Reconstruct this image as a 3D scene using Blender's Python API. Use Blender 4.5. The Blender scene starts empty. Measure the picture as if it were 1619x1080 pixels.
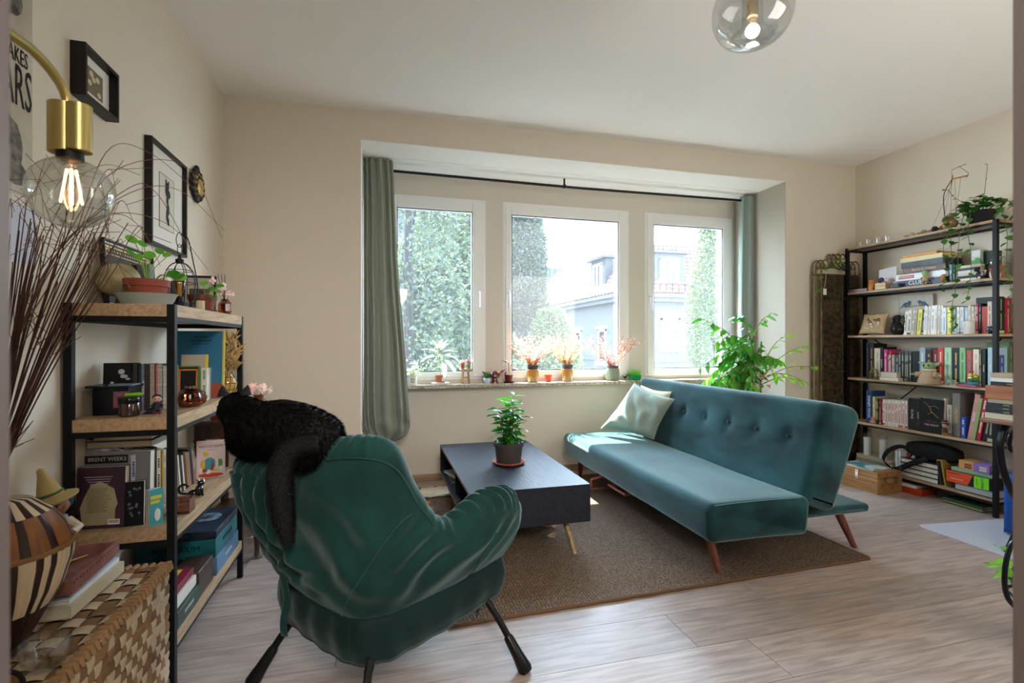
import bpy, bmesh, math, random
from mathutils import Vector, Matrix, noise, Euler
R = math.radians
PI = math.pi
random.seed(7)
sc = bpy.context.scene
col = sc.collection

# ---------------------------------------------------------------- camera
YAW = R(14.82)
cam_d = bpy.data.cameras.new('camera')
cam = bpy.data.objects.new('camera', cam_d)
col.objects.link(cam)
cam_d.sensor_width = 36
cam_d.lens = 36*789.1/1619
cam.location = (0, 0, 1.2)
cam.rotation_euler = (R(90), 0, -YAW)
cam_d.clip_start = .02
cam_d.dof.use_dof = True
cam_d.dof.focus_distance = 2.6
cam_d.dof.aperture_fstop = 5.6
sc.camera = cam

# ---------------------------------------------------------------- sky, sun, added fill lights out of frame, exposure
world = bpy.data.worlds.new('sky')
sc.world = world
world.use_nodes = True
wn = world.node_tree
wn.nodes.clear()
wo = wn.nodes.new('ShaderNodeOutputWorld')
wb = wn.nodes.new('ShaderNodeBackground')
wg = wn.nodes.new('ShaderNodeTexCoord')
ws = wn.nodes.new('ShaderNodeSeparateXYZ')
wr = wn.nodes.new('ShaderNodeValToRGB')
wn.links.new(wg.outputs['Generated'], ws.inputs[0])
wn.links.new(ws.outputs['Z'], wr.inputs[0])
wr.color_ramp.elements[0].position = 0
wr.color_ramp.elements[0].color = (.84, .92, 1, 1)
wr.color_ramp.elements[1].position = .8
wr.color_ramp.elements[1].color = (.56, .75, 1, 1)
wn.links.new(wr.outputs[0], wb.inputs[0])
wb.inputs[1].default_value = 3.4
wn.links.new(wb.outputs[0], wo.inputs[0])

sd = bpy.data.lights.new('sun', 'SUN')
sd.energy = 8
sd.angle = R(.6)
sd.color = (1, .95, .86)
so = bpy.data.objects.new('sun', sd)
col.objects.link(so)
so.location = (0, 10, 12)
so.rotation_euler = Vector((.04, -.45, -1)).to_track_quat('-Z', 'Y').to_euler()

pd = bpy.data.lights.new('window_portal', 'AREA')
pd.shape = 'RECTANGLE'; pd.size = 3.7; pd.size_y = 1.7
po = bpy.data.objects.new('window_portal', pd)
col.objects.link(po)
po.location = (1.75, 4.62, 1.65)
po.rotation_euler = (R(-90), 0, 0)
pd.cycles.is_portal = True

hl = bpy.data.lights.new('hall_fill', 'AREA')  # fill light added in the hallway, where no lamp is seen
hl.shape = 'DISK'; hl.size = .6; hl.energy = 4.0; hl.color = (1, .93, .86)
ho = bpy.data.objects.new('hall_fill', hl)
col.objects.link(ho)
ho.location = (.2, -.75, 2.1)
ho.rotation_euler = (R(68), 0, R(-12))

fl_ = bpy.data.lights.new('room_fill', 'AREA')      # added fill light; the front wall has no window here
fl_.shape = 'RECTANGLE'; fl_.size = 1.6; fl_.size_y = 1.5; fl_.energy = 2.0; fl_.color = (1, .96, .9)
fo_ = bpy.data.objects.new('room_fill', fl_)
col.objects.link(fo_)
fo_.location = (2.6, .37, 1.6)
fo_.rotation_euler = (R(90), 0, 0)

vs = sc.view_settings
vs.view_transform = 'Standard'
vs.look = 'None'
vs.gamma = 1
vs.use_curve_mapping = False
vs.exposure = 3.82
sc.display_settings.display_device = 'sRGB'
sc.cycles.max_bounces = 14
sc.cycles.diffuse_bounces = 7
sc.cycles.transparent_max_bounces = 24
sc.cycles.sample_clamp_indirect = 6

# ---------------------------------------------------------------- materials
def srgb(c):
    if isinstance(c, str):
        c = [int(c[i:i+2], 16)/255 for i in (0, 2, 4)]
    return tuple(((v/12.92) if v <= .04045 else ((v+.055)/1.055)**2.4) for v in c) + (1,)
_m = {}
def mat(c, rough=.6, metal=0, var=0, vs=8, bump=0, bs=60, st=(1, 1, 1), sheen=0, emit=0, c2=None, coat=0, spec=.3, key=None, det=4, contrast=(.35, .65)):
    k = key or (c, rough, metal, var, vs, bump, bs, st, sheen, emit, c2, coat, spec)
    if k in _m: return _m[k]
    m = bpy.data.materials.new('mat_%s' % (key or c))
    m.use_nodes = True
    nt = m.node_tree
    b = nt.nodes['Principled BSDF']
    b.inputs['Base Color'].default_value = srgb(c)
    b.inputs['Roughness'].default_value = rough
    b.inputs['Metallic'].default_value = metal
    b.inputs['Specular IOR Level'].default_value = spec
    if coat: b.inputs['Coat Weight'].default_value = coat
    if sheen:
        b.inputs['Sheen Weight'].default_value = sheen
        b.inputs['Sheen Roughness'].default_value = .4
        b.inputs['Sheen Tint'].default_value = (.75, .95, .95, 1)
    if emit:
        b.inputs['Emission Color'].default_value = srgb(c)
        b.inputs['Emission Strength'].default_value = emit
    if var or c2 or bump:
        tc = nt.nodes.new('ShaderNodeTexCoord')
        mp = nt.nodes.new('ShaderNodeMapping')
        mp.inputs['Scale'].default_value = st
        nt.links.new(tc.outputs['Object'], mp.inputs[0])
    if var or c2:
        n = nt.nodes.new('ShaderNodeTexNoise')
        n.inputs['Scale'].default_value = vs
        n.inputs['Detail'].default_value = det
        nt.links.new(mp.outputs[0], n.inputs['Vector'])
        rp = nt.nodes.new('ShaderNodeValToRGB')
        a = srgb(c)
        if c2:
            d = srgb(c2)
        else:
            d = tuple(min(1, v*(1+var)) for v in a[:3]) + (1,)
            a = tuple(v*(1-var) for v in a[:3]) + (1,)
        rp.color_ramp.elements[0].color = a
        rp.color_ramp.elements[1].color = d
        rp.color_ramp.elements[0].position = contrast[0]
        rp.color_ramp.elements[1].position = contrast[1]
        nt.links.new(n.outputs[0], rp.inputs[0])
        nt.links.new(rp.outputs[0], b.inputs['Base Color'])
    if bump:
        n2 = nt.nodes.new('ShaderNodeTexNoise')
        n2.inputs['Scale'].default_value = bs
        n2.inputs['Detail'].default_value = 5
        nt.links.new(mp.outputs[0], n2.inputs['Vector'])
        bp = nt.nodes.new('ShaderNodeBump')
        bp.inputs['Strength'].default_value = bump
        bp.inputs['Distance'].default_value = .01
        nt.links.new(n2.outputs[0], bp.inputs['Height'])
        nt.links.new(bp.outputs[0], b.inputs['Normal'])
    _m[k] = m
    return m

def glassmat(c='ffffff', refl=.12, dust=0, tint=.9, key=None, rough=.02):
    k = key or ('glass', c, refl, dust, tint)
    if k in _m: return _m[k]
    m = bpy.data.materials.new('glass_%s' % c)
    m.use_nodes = True
    nt = m.node_tree
    nt.nodes.clear()
    out = nt.nodes.new('ShaderNodeOutputMaterial')
    tr = nt.nodes.new('ShaderNodeBsdfTransparent')
    tr.inputs[0].default_value = tuple(v*tint for v in srgb(c)[:3]) + (1,)
    gl = nt.nodes.new('ShaderNodeBsdfGlossy')
    gl.inputs['Roughness'].default_value = rough
    lw = nt.nodes.new('ShaderNodeLayerWeight')
    lw.inputs[0].default_value = .35
    ma = nt.nodes.new('ShaderNodeMath'); ma.operation = 'MULTIPLY_ADD'
    ma.inputs[1].default_value = .35; ma.inputs[2].default_value = refl*.4
    nt.links.new(lw.outputs['Facing'], ma.inputs[0])
    mx = nt.nodes.new('ShaderNodeMixShader')
    nt.links.new(ma.outputs[0], mx.inputs[0])
    nt.links.new(tr.outputs[0], mx.inputs[1])
    nt.links.new(gl.outputs[0], mx.inputs[2])
    last = mx
    if dust:
        tl = nt.nodes.new('ShaderNodeBsdfTranslucent')
        tl.inputs[0].default_value = (.9, .93, .95, 1)
        tc = nt.nodes.new('ShaderNodeTexCoord')
        n = nt.nodes.new('ShaderNodeTexNoise'); n.inputs['Scale'].default_value = 60; n.inputs['Detail'].default_value = 8
        nt.links.new(tc.outputs['Object'], n.inputs['Vector'])
        m2 = nt.nodes.new('ShaderNodeMath'); m2.operation = 'MULTIPLY'; m2.inputs[1].default_value = dust*2
        nt.links.new(n.outputs[0], m2.inputs[0])
        mx2 = nt.nodes.new('ShaderNodeMixShader')
        nt.links.new(m2.outputs[0], mx2.inputs[0])
        nt.links.new(mx.outputs[0], mx2.inputs[1])
        nt.links.new(tl.outputs[0], mx2.inputs[2])
        last = mx2
    nt.links.new(last.outputs[0], out.inputs[0])
    _m[k] = m
    return m

def leafmat(c, c2=None, trans=.45, rough=.35, key=None):
    k = key or ('leaf', c, c2, trans)
    if k in _m: return _m[k]
    m = bpy.data.materials.new('leaf_%s' % c)
    m.use_nodes = True
    nt = m.node_tree
    b = nt.nodes['Principled BSDF']
    out = nt.nodes['Material Output']
    b.inputs['Roughness'].default_value = rough
    oi = nt.nodes.new('ShaderNodeObjectInfo')
    tc = nt.nodes.new('ShaderNodeTexCoord')
    n = nt.nodes.new('ShaderNodeTexNoise'); n.inputs['Scale'].default_value = 14
    nt.links.new(tc.outputs['Object'], n.inputs['Vector'])
    ad = nt.nodes.new('ShaderNodeMath'); ad.operation = 'MULTIPLY_ADD'; ad.inputs[1].default_value = .6
    nt.links.new(oi.outputs['Random'], ad.inputs[0])
    nt.links.new(n.outputs[0], ad.inputs[2])
    rp = nt.nodes.new('ShaderNodeValToRGB')
    rp.color_ramp.elements[0].color = srgb(c)
    rp.color_ramp.elements[1].color = srgb(c2 or c)
    rp.color_ramp.elements[0].position = .4
    rp.color_ramp.elements[1].position = 1.0
    nt.links.new(ad.outputs[0], rp.inputs[0])
    nt.links.new(rp.outputs[0], b.inputs['Base Color'])
    tl = nt.nodes.new('ShaderNodeBsdfTranslucent')
    hs = nt.nodes.new('ShaderNodeHueSaturation'); hs.inputs['Value'].default_value = 1.6
    nt.links.new(rp.outputs[0], hs.inputs['Color'])
    nt.links.new(hs.outputs[0], tl.inputs[0])
    mx = nt.nodes.new('ShaderNodeMixShader'); mx.inputs[0].default_value = trans
    nt.links.new(b.outputs[0], mx.inputs[1]); nt.links.new(tl.outputs[0], mx.inputs[2])
    nt.links.new(mx.outputs[0], out.inputs[0])
    _m[k] = m
    return m

def woodmat(c, c2, scale=2.5, axis=1, rough=.5, bump=.15, key=None, rings=14, wear=0, spec=.5):
    """grain running along one axis"""
    k = key or ('wood', c, c2, scale, axis, rough)
    if k in _m: return _m[k]
    m = bpy.data.materials.new('wood_%s' % c)
    m.use_nodes = True
    nt = m.node_tree
    b = nt.nodes['Principled BSDF']
    b.inputs['Roughness'].default_value = rough
    b.inputs['Specular IOR Level'].default_value = spec
    tc = nt.nodes.new('ShaderNodeTexCoord')
    oi = nt.nodes.new('ShaderNodeObjectInfo')
    mp = nt.nodes.new('ShaderNodeMapping')
    s = [rings, rings, rings]; s[axis] = rings*.09
    mp.inputs['Scale'].default_value = s
    ml = nt.nodes.new('ShaderNodeVectorMath'); ml.operation = 'SCALE'; ml.inputs[3].default_value = 37
    nt.links.new(oi.outputs['Location'], ml.inputs[0])
    nt.links.new(tc.outputs['Object'], mp.inputs['Vector'])
    nt.links.new(ml.outputs[0], mp.inputs['Location'])
    n = nt.nodes.new('ShaderNodeTexNoise'); n.inputs['Scale'].default_value = scale; n.inputs['Detail'].default_value = 7; n.inputs['Distortion'].default_value = .6
    nt.links.new(mp.outputs[0], n.inputs['Vector'])
    rp = nt.nodes.new('ShaderNodeValToRGB')
    rp.color_ramp.elements[0].color = srgb(c2); rp.color_ramp.elements[0].position = .32
    rp.color_ramp.elements[1].color = srgb(c); rp.color_ramp.elements[1].position = .62
    nt.links.new(n.outputs[0], rp.inputs[0])
    hs = nt.nodes.new('ShaderNodeHueSaturation')
    mr = nt.nodes.new('ShaderNodeMapRange'); mr.inputs[3].default_value = .88; mr.inputs[4].default_value = 1.1
    nt.links.new(oi.outputs['Random'], mr.inputs[0])
    nt.links.new(mr.outputs[0], hs.inputs['Value'])
    nt.links.new(rp.outputs[0], hs.inputs['Color'])
    nt.links.new(hs.outputs[0], b.inputs['Base Color'])
    bp = nt.nodes.new('ShaderNodeBump'); bp.inputs['Strength'].default_value = bump; bp.inputs['Distance'].default_value = .003
    nt.links.new(n.outputs[0], bp.inputs['Height'])
    nt.links.new(bp.outputs[0], b.inputs['Normal'])
    _m[k] = m
    return m

# ---------------------------------------------------------------- mesh helpers
class MB:
    def __init__(s):
        s.v = []; s.f = []; s.mi = []; s.m = 0; s.T = None
    def add(s, vs, fs):
        o = len(s.v)
        if s.T is not None:
            vs = [s.T @ Vector(p) for p in vs]
        s.v.extend([tuple(p) for p in vs])
        for f in fs:
            s.f.append([i+o for i in f]); s.mi.append(s.m)
        return s
    def bx(s, x0, x1, y0, y1, z0, z1):
        v = [(x, y, z) for z in (z0, z1) for y in (y0, y1) for x in (x0, x1)]
        return s.add(v, [(0, 2, 3, 1), (4, 5, 7, 6), (0, 1, 5, 4), (2, 6, 7, 3), (0, 4, 6, 2), (1, 3, 7, 5)])
    def lathe(s, prof, n=24, c=(0, 0, 0), cap=True, rib=0, nr=0, sq=1):
        v = []; f = []
        for (r, z) in prof:
            for i in range(n):
                a = 2*PI*i/n
                rr = r*(1+rib*math.cos(a*nr)) if rib else r
                v.append((c[0]+rr*math.cos(a), c[1]+rr*math.sin(a)*sq, c[2]+z))
        for j in range(len(prof)-1):
            for i in range(n):
                k = (i+1) % n
                f.append((j*n+i, j*n+k, (j+1)*n+k, (j+1)*n+i))
        if cap:
            f.append(tuple(reversed(range(n))))
            f.append(tuple((len(prof)-1)*n+i for i in range(n)))
        return s.add(v, f)
    def ell(s, c, r, nu=14, nv=9, fn=None):
        if not hasattr(r, '__len__'): r = (r, r, r)
        v = [(c[0], c[1], c[2]-r[2])]
        for j in range(1, nv):
            t = PI*j/nv
            for i in range(nu):
                a = 2*PI*i/nu
                v.append((c[0]+r[0]*math.sin(t)*math.cos(a), c[1]+r[1]*math.sin(t)*math.sin(a), c[2]-r[2]*math.cos(t)))
        v.append((c[0], c[1], c[2]+r[2]))
        f = [(0, 1+(i+1) % nu, 1+i) for i in range(nu)]
        for j in range(nv-2):
            for i in range(nu):
                k = (i+1) % nu
                f.append((1+j*nu+i, 1+j*nu+k, 1+(j+1)*nu+k, 1+(j+1)*nu+i))
        l = len(v)-1; b = 1+(nv-2)*nu
        f += [(b+i, b+(i+1) % nu, l) for i in range(nu)]
        return s.add(v, f)
    def tube(s, pts, r, n=8, cap=True):
        pts = [Vector(p) for p in pts]
        if not hasattr(r, '__len__'): r = [r]*len(pts)
        v = []; f = []
        t0 = (pts[1]-pts[0]).normalized()
        up = Vector((0, 0, 1)) if abs(t0.z) < .9 else Vector((1, 0, 0))
        u = t0.cross(up).normalized()
        for k, p in enumerate(pts):
            if k == 0: t = t0
            elif k == len(pts)-1: t = (pts[k]-pts[k-1]).normalized()
            else: t = ((pts[k+1]-p).normalized()+(p-pts[k-1]).normalized()).normalized()
            u = (u-t*u.dot(t))
            u = u.normalized() if u.length > 1e-6 else t.orthogonal().normalized()
            w = t.cross(u)
            for i in range(n):
                a = 2*PI*i/n
                v.append(p+(u*math.cos(a)+w*math.sin(a))*r[k])
        for j in range(len(pts)-1):
            for i in range(n):
                k = (i+1) % n
                f.append((j*n+i, j*n+k, (j+1)*n+k, (j+1)*n+i))
        if cap:
            f.append(tuple(reversed(range(n)))); f.append(tuple((len(pts)-1)*n+i for i in range(n)))
        return s.add(v, f)
    def grid(s, fn, nu, nv, wu=False, wv=False):
        v = [fn(i/(nu if wu else nu-1), j/(nv if wv else nv-1)) for j in range(nv) for i in range(nu)]
        f = []
        for j in range(nv if wv else nv-1):
            for i in range(nu if wu else nu-1):
                f.append((j*nu+i, j*nu+(i+1) % nu, ((j+1) % nv)*nu+(i+1) % nu, ((j+1) % nv)*nu+i))
        return s.add(v, f)
    def prism(s, poly, z0, z1):
        n = len(poly)
        v = [(x, y, z0) for x, y in poly]+[(x, y, z1) for x, y in poly]
        f = [tuple(reversed(range(n))), tuple(range(n, 2*n))]+[(i, (i+1) % n, n+(i+1) % n, n+i) for i in range(n)]
        return s.add(v, f)
    def mesh(s, name, mats, smooth=True, ang=35):
        me = bpy.data.meshes.new(name)
        me.from_pydata(s.v, [], s.f)
        if not isinstance(mats, (list, tuple)): mats = [mats]
        for m in mats: me.materials.append(m)
        me.polygons.foreach_set('material_index', s.mi)
        if smooth:
            me.polygons.foreach_set('use_smooth', [True]*len(s.f))
            me.set_sharp_from_angle(angle=R(ang))
        me.update()
        return me

def obj(name, mb, mats=None, parent=None, loc=(0, 0, 0), rot=(0, 0, 0), bevel=0, seg=2, sub=0, smooth=True, ang=35, label=None, solid=0):
    me = mb if isinstance(mb, bpy.types.Mesh) else mb.mesh(name, mats, smooth, ang)
    o = bpy.data.objects.new(name, me)
    col.objects.link(o)
    o.location = loc; o.rotation_euler = rot
    if parent: o.parent = parent
    if solid:
        d = o.modifiers.new('solid', 'SOLIDIFY'); d.thickness = solid; d.offset = 0
    if bevel:
        b = o.modifiers.new('bevel', 'BEVEL'); b.width = bevel; b.segments = seg; b.limit_method = 'ANGLE'; b.angle_limit = R(40)
        b.harden_normals = False
    if sub:
        d = o.modifiers.new('sub', 'SUBSURF'); d.levels = sub; d.render_levels = sub
    if label: o['label'] = label
    return o
def tag(o, label, cat, group=None, kind=None):
    if label: o['label'] = label
    if cat: o['category'] = cat
    if group: o['group'] = group
    if kind: o['kind'] = kind
    return o
def thing(name, label, cat, loc=(0, 0, 0), rz=0, group=None):
    o = bpy.data.objects.new(name, None)
    col.objects.link(o)
    o.empty_display_size = .05
    o.location = loc; o.rotation_euler = (0, 0, rz)
    return tag(o, label, cat, group)
def struct(name, mb, mats, parent=None, **k):
    o = obj(name, mb, mats, parent, **k)
    if not parent: o['kind'] = 'structure'
    return o
def copy_tree(o, parent=None):
    c = o.copy(); col.objects.link(c)
    if parent: c.parent = parent
    for ch in list(o.children): copy_tree(ch, c)
    return c
def box(w, d, h, z=0):
    return MB().bx(-w/2, w/2, -d/2, d/2, z, z+h)
def bxo(name, x0, x1, y0, y1, z0, z1, m, parent=None, **k):
    return obj(name, MB().bx(x0, x1, y0, y1, z0, z1), m, parent, **k)
_tc = {}
def text(s, size, m, parent, loc, rot, name='lettering', align='CENTER', ex=.0003, sx=1):
    k = (s, size, align, sx)
    if k not in _tc:
        cu = bpy.data.curves.new('text', 'FONT')
        cu.body = s; cu.size = size; cu.align_x = align; cu.align_y = 'CENTER'; cu.extrude = ex
        cu.resolution_u = 2
        t = bpy.data.objects.new('text', cu)
        col.objects.link(t)
        dg = bpy.context.evaluated_depsgraph_get()
        me = bpy.data.meshes.new_from_object(t.evaluated_get(dg))
        bpy.data.objects.remove(t)
        if sx != 1:
            for v in me.vertices: v.co.x *= sx
        me.materials.clear()
        _tc[k] = me
    me = _tc[k].copy()
    me.materials.append(m)
    o = bpy.data.objects.new(name, me)
    col.objects.link(o)
    o.parent = parent; o.location = loc; o.rotation_euler = rot
    return o
def n3(p, sc_=1.0, o=0):
    return noise.noise(Vector(p)*sc_+Vector((o, o*1.7, -o)))
def lerp(a, b, t): return a+(b-a)*t
def vl(a, b, t): return tuple(lerp(x, y, t) for x, y in zip(a, b))
def interp(xs, ys, x):
    if x <= xs[0]: return ys[0]
    for i in range(len(xs)-1):
        if x <= xs[i+1]:
            t = (x-xs[i])/(xs[i+1]-xs[i])
            if hasattr(ys[0], '__len__'): return vl(ys[i], ys[i+1], t)
            return lerp(ys[i], ys[i+1], t)
    return ys[-1]
def catmull(pts, n):
    P = [Vector(p) for p in pts]; out = []
    Q = [P[0]*2-P[1]]+P+[P[-1]*2-P[-2]]
    for k in range(n):
        t = k/(n-1)*(len(P)-1); i = min(int(t), len(P)-2); f = t-i
        a, b, c, d = Q[i:i+4]
        out.append(.5*((2*b)+(c-a)*f+(2*a-5*b+4*c-d)*f*f+(3*b-a-3*c+d)*f**3))
    return out
# leaf mesh: blade along +Y, normal +Z
def leafmesh(L, W, m, droop=.25, fold=.25, n=5, tip=1.0, wave=0):
    mb = MB()
    v = []; f = []
    for i in range(n+1):
        t = i/n
        w = W/2*math.sin(PI*min(1, t**.8*1.0))**(.75)*(1 if t < 1 else 0)
        if t == 0: w = W*.03
        y = L*t; z = -droop*L*t*t
        wv = wave*W*math.sin(t*9)
        v += [(-w, y, z+fold*w+wv), (0, y, z), (w, y, z+fold*w-wv)]
    for i in range(n):
        a = i*3
        f += [(a, a+1, a+4, a+3), (a+1, a+2, a+5, a+4)]
    mb.add(v, f)
    return mb.mesh('leaf', m)
def put_leaf(parent, me, p, d, roll=0, s=1, name='leaf', up=(0, 0, 1)):
    d = Vector(d).normalized()
    u = Vector(up)
    x = d.cross(u)
    if x.length < 1e-3: x = Vector((1, 0, 0))
    x.normalize(); z = x.cross(d)
    M = Matrix((x, d, z)).transposed() @ Matrix.Rotation(roll, 3, 'Y')
    o = bpy.data.objects.new(name, me)
    col.objects.link(o)
    o.parent = parent
    o.matrix_local = Matrix.Translation(p) @ M.to_4x4() @ Matrix.Scale(s, 4)
    return o
def leafstuff(mb, p, d, L, W, up=(0, 0, 1), droop=.2):
    d = Vector(d).normalized(); u = Vector(up)
    x = d.cross(u)
    if x.length < 1e-3: x = Vector((1, 0, 0))
    x.normalize(); z = x.cross(d); p = Vector(p)
    mb.add([p, p+d*L*.5+x*W/2+z*W*.1, p+d*L-z*L*droop, p+d*L*.5-x*W/2+z*W*.1], [(0, 1, 2), (0, 2, 3)])
def rnd(a, b): return random.uniform(a, b)
def rdir(zmin=-1, zmax=1):
    a = rnd(0, 2*PI); z = rnd(zmin, zmax); r = math.sqrt(max(0, 1-z*z))
    return Vector((r*math.cos(a), r*math.sin(a), z))

# ---------------------------------------------------------------- palette
WALL = mat('d8cebe', .9, bump=.04, bs=90, key='wall paint')
WALLW = mat('e6e2db', .85, bump=.03, bs=90, key='white paint')
CEIL = mat('f0edea', .85, key='ceiling paint')
PVC = mat('ecebea', .35, key='pvc')
BLK = mat('0b0c0f', .5, spec=.25, key='black steel')
OAK = woodmat('b89a76', '98795a', 2.2, 1, .55, key='oak long', rings=34)
OAKX = woodmat('c2a683', '8f714e', 2.2, 0, .55, key='oak cross')
FLR = woodmat('b09f95', '93827a', 1.6, 0, .36, .08, key='laminate', rings=30, spec=.2)
PAGE = mat('d8d0bd', .8, var=.12, vs=3, st=(120, 120, 1), key='pages')
WHT = mat('e8e6e2', .6, key='white')
SOIL = mat('2b211b', .95, bump=.6, bs=80, key='soil')
TERRA = mat('a2583f', .75, var=.1, key='terracotta')
BRASS = mat('b9a566', .3, 1, key='brass')
GLASS = glassmat('fbfdfd', .12, tint=.99, key='clear glass')
STEEL = mat('9a9a9a', .3, 1, key='steel')
# ================================================================ THE ROOM
XL, XR, YB, YN, YF, ZC, ZN = -1.003, 4.287, 3.681, 4.348, .36, 2.837, 2.63
NL, NR = -.132, 3.501
fl = struct('floor', MB().bx(XL-.15, XR+.15, -1.4, YN+.1, -.08, -.006), mat('4a3f38', .9, key='underlay'))
k = 0
y = 1.707-.24*7
row = 0
offs = [.35, 1.21, .62, 1.6, .9, .1]
while y < YN:
    y1 = y+.24
    x = XL-.01-1.4+{1: 0}.get(0, 0)
    x = 1.21-1.9*3+((row-7) % 5)*.53*(1 if (row-7) else 0) if row != 7 else 1.21-1.9*3
    while x < XR:
        a, b = max(x, XL), min(x+1.9, XR)
        if b-a > .02:
            ya, yb = max(y, .0), min(y1, YN)
            if not (yb < YF+.01):
                g = .0011
                o = obj('plank', MB().bx(a+g-(a+b)/2, b-g-(a+b)/2, ya+g-(ya+yb)/2, yb-g-(ya+yb)/2, -.008, 0), FLR, fl, loc=((a+b)/2, (ya+yb)/2, 0), smooth=False)
        x += 1.9
    y = y1; row += 1
bxo('hall_floor', -.9, 1.5, -1.4, .01, -.006, 0, FLR, fl)

struct('wall_left', MB().bx(XL-.12, XL, YF-.16, YB+.12, 0, ZC+.02), WALL)
struct('wall_right', MB().bx(XR, XR+.12, YF-.16, YB+.12, 0, ZC+.02), WALL)
mb = MB()
mb.bx(XL, NL, YB, YN+.12, 0, ZC+.02); mb.bx(NR, XR, YB, YN+.12, 0, ZC+.02); mb.bx(NL, NR, YB, YN+.12, ZN, ZC+.02)
struct('wall_back', mb, WALL)
# window wall with three openings
WIN = [(.035, .908, .10, .10, .138, .787), (1.066, 2.310, 0, 0, 1.143, 2.196), (2.481, 3.470, 0, 0, 2.571, 3.352)]
ZW0, ZW1 = .868, 2.452
mb = MB()
mb.bx(NL, NR, YN, YN+.12, 0, ZW0); mb.bx(NL, NR, YN, YN+.12, ZW1, ZN)
xs = [NL]+[v for w in WIN for v in w[:2]]+[NR]
for i in range(0, 8, 2): mb.bx(xs[i], xs[i+1], YN, YN+.12, ZW0, ZW1)
struct('wall_window', mb, mat('d6cfc4', .9, key='window wall paint'))
# reveal of the niche, painted white, with the blind track seam
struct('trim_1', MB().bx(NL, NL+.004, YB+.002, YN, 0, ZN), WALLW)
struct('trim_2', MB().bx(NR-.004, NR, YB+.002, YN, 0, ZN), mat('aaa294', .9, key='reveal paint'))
mb = MB(); mb.bx(NL+.004, NR-.004, YB+.002, YB+.30, ZN-.004, ZN); mb.bx(NL+.004, NR-.004, YB+.304, YN, ZN-.006, ZN)
struct('trim_3', mb, WALLW)
# wall with the doorway the picture is taken from
JL, JR = -.212, .625
mb = MB()
mb.bx(XL, JL-.02, YF-.16, YF, 0, ZC); mb.bx(JR+.02, XR, YF-.16, YF, 0, ZC); mb.bx(JL-.02, JR+.02, YF-.16, YF, 2.08, ZC)
struct('wall_front', mb, WALL)
JM = mat('625a59', .5, key='door frame paint')
dr = thing('door_1', None, None); dr['kind'] = 'structure'
for a, b in ((JL-.02, JL), (JR, JR+.02)): obj('jamb', MB().bx(a, b, YF-.18, YF+.002, 0, 2.08), JM, dr)
obj('lintel', MB().bx(JL-.02, JR+.02, YF-.18, YF+.002, 2.08, 2.1), JM, dr)
mb = MB(); mb.bx(-.9, -.85, -1.4, .19, 0, 2.6); mb.bx(1.5, 1.55, -1.4, .19, 0, 2.6); mb.bx(-.9, 1.55, -1.45, -1.4, 0, 2.6); mb.bx(-.9, 1.55, -1.45, .2, 2.6, 2.65)
struct('wall_hall', mb, WALL)
# ceiling, with the soft cove against the walls
mb = MB(); mb.bx(XL-.12, XR+.12, YF-.16, YN+.12, ZC, ZC+.1)
struct('ceiling', mb, CEIL)
def cove(name, a, b, inward, m):
    mb = MB(); A = Vector(a); B = Vector(b); n = Vector(inward); r = .05
    vs = []
    for P in (A, B):
        for i in range(7):
            t = PI/2*i/6
            vs.append(P+n*(r*(1-math.sin(t)))+Vector((0, 0, -r*(1-math.cos(t)))))
    mb.add(vs, [(i, i+1, 8+i, 7+i) for i in range(6)])
    struct(name, mb, m)
#cove('trim_4', (XL, YB, ZC-.0001), (XR, YB, ZC-.0001), (0, -1, 0), CEIL)
# baseboards
BB = woodmat('b59c80', '94795c', 2, 0, .5, key='baseboard')
def bb(name, *a): struct(name, MB().bx(*a), BB, bevel=.003)
bb('baseboard_left', XL, XL+.014, YF, YB, 0, .058)
bb('baseboard_right', XR-.014, XR, YF, YB, 0, .058)
struct('baseboard_back', MB().bx(XL+.014, NL, YB-.014, YB, 0, .058).bx(NR, XR-.014, YB-.014, YB, 0, .058), BB)
bb('baseboard_window', NL+.02, NR-.02, YN-.014, YN, 0, .058)

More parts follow.
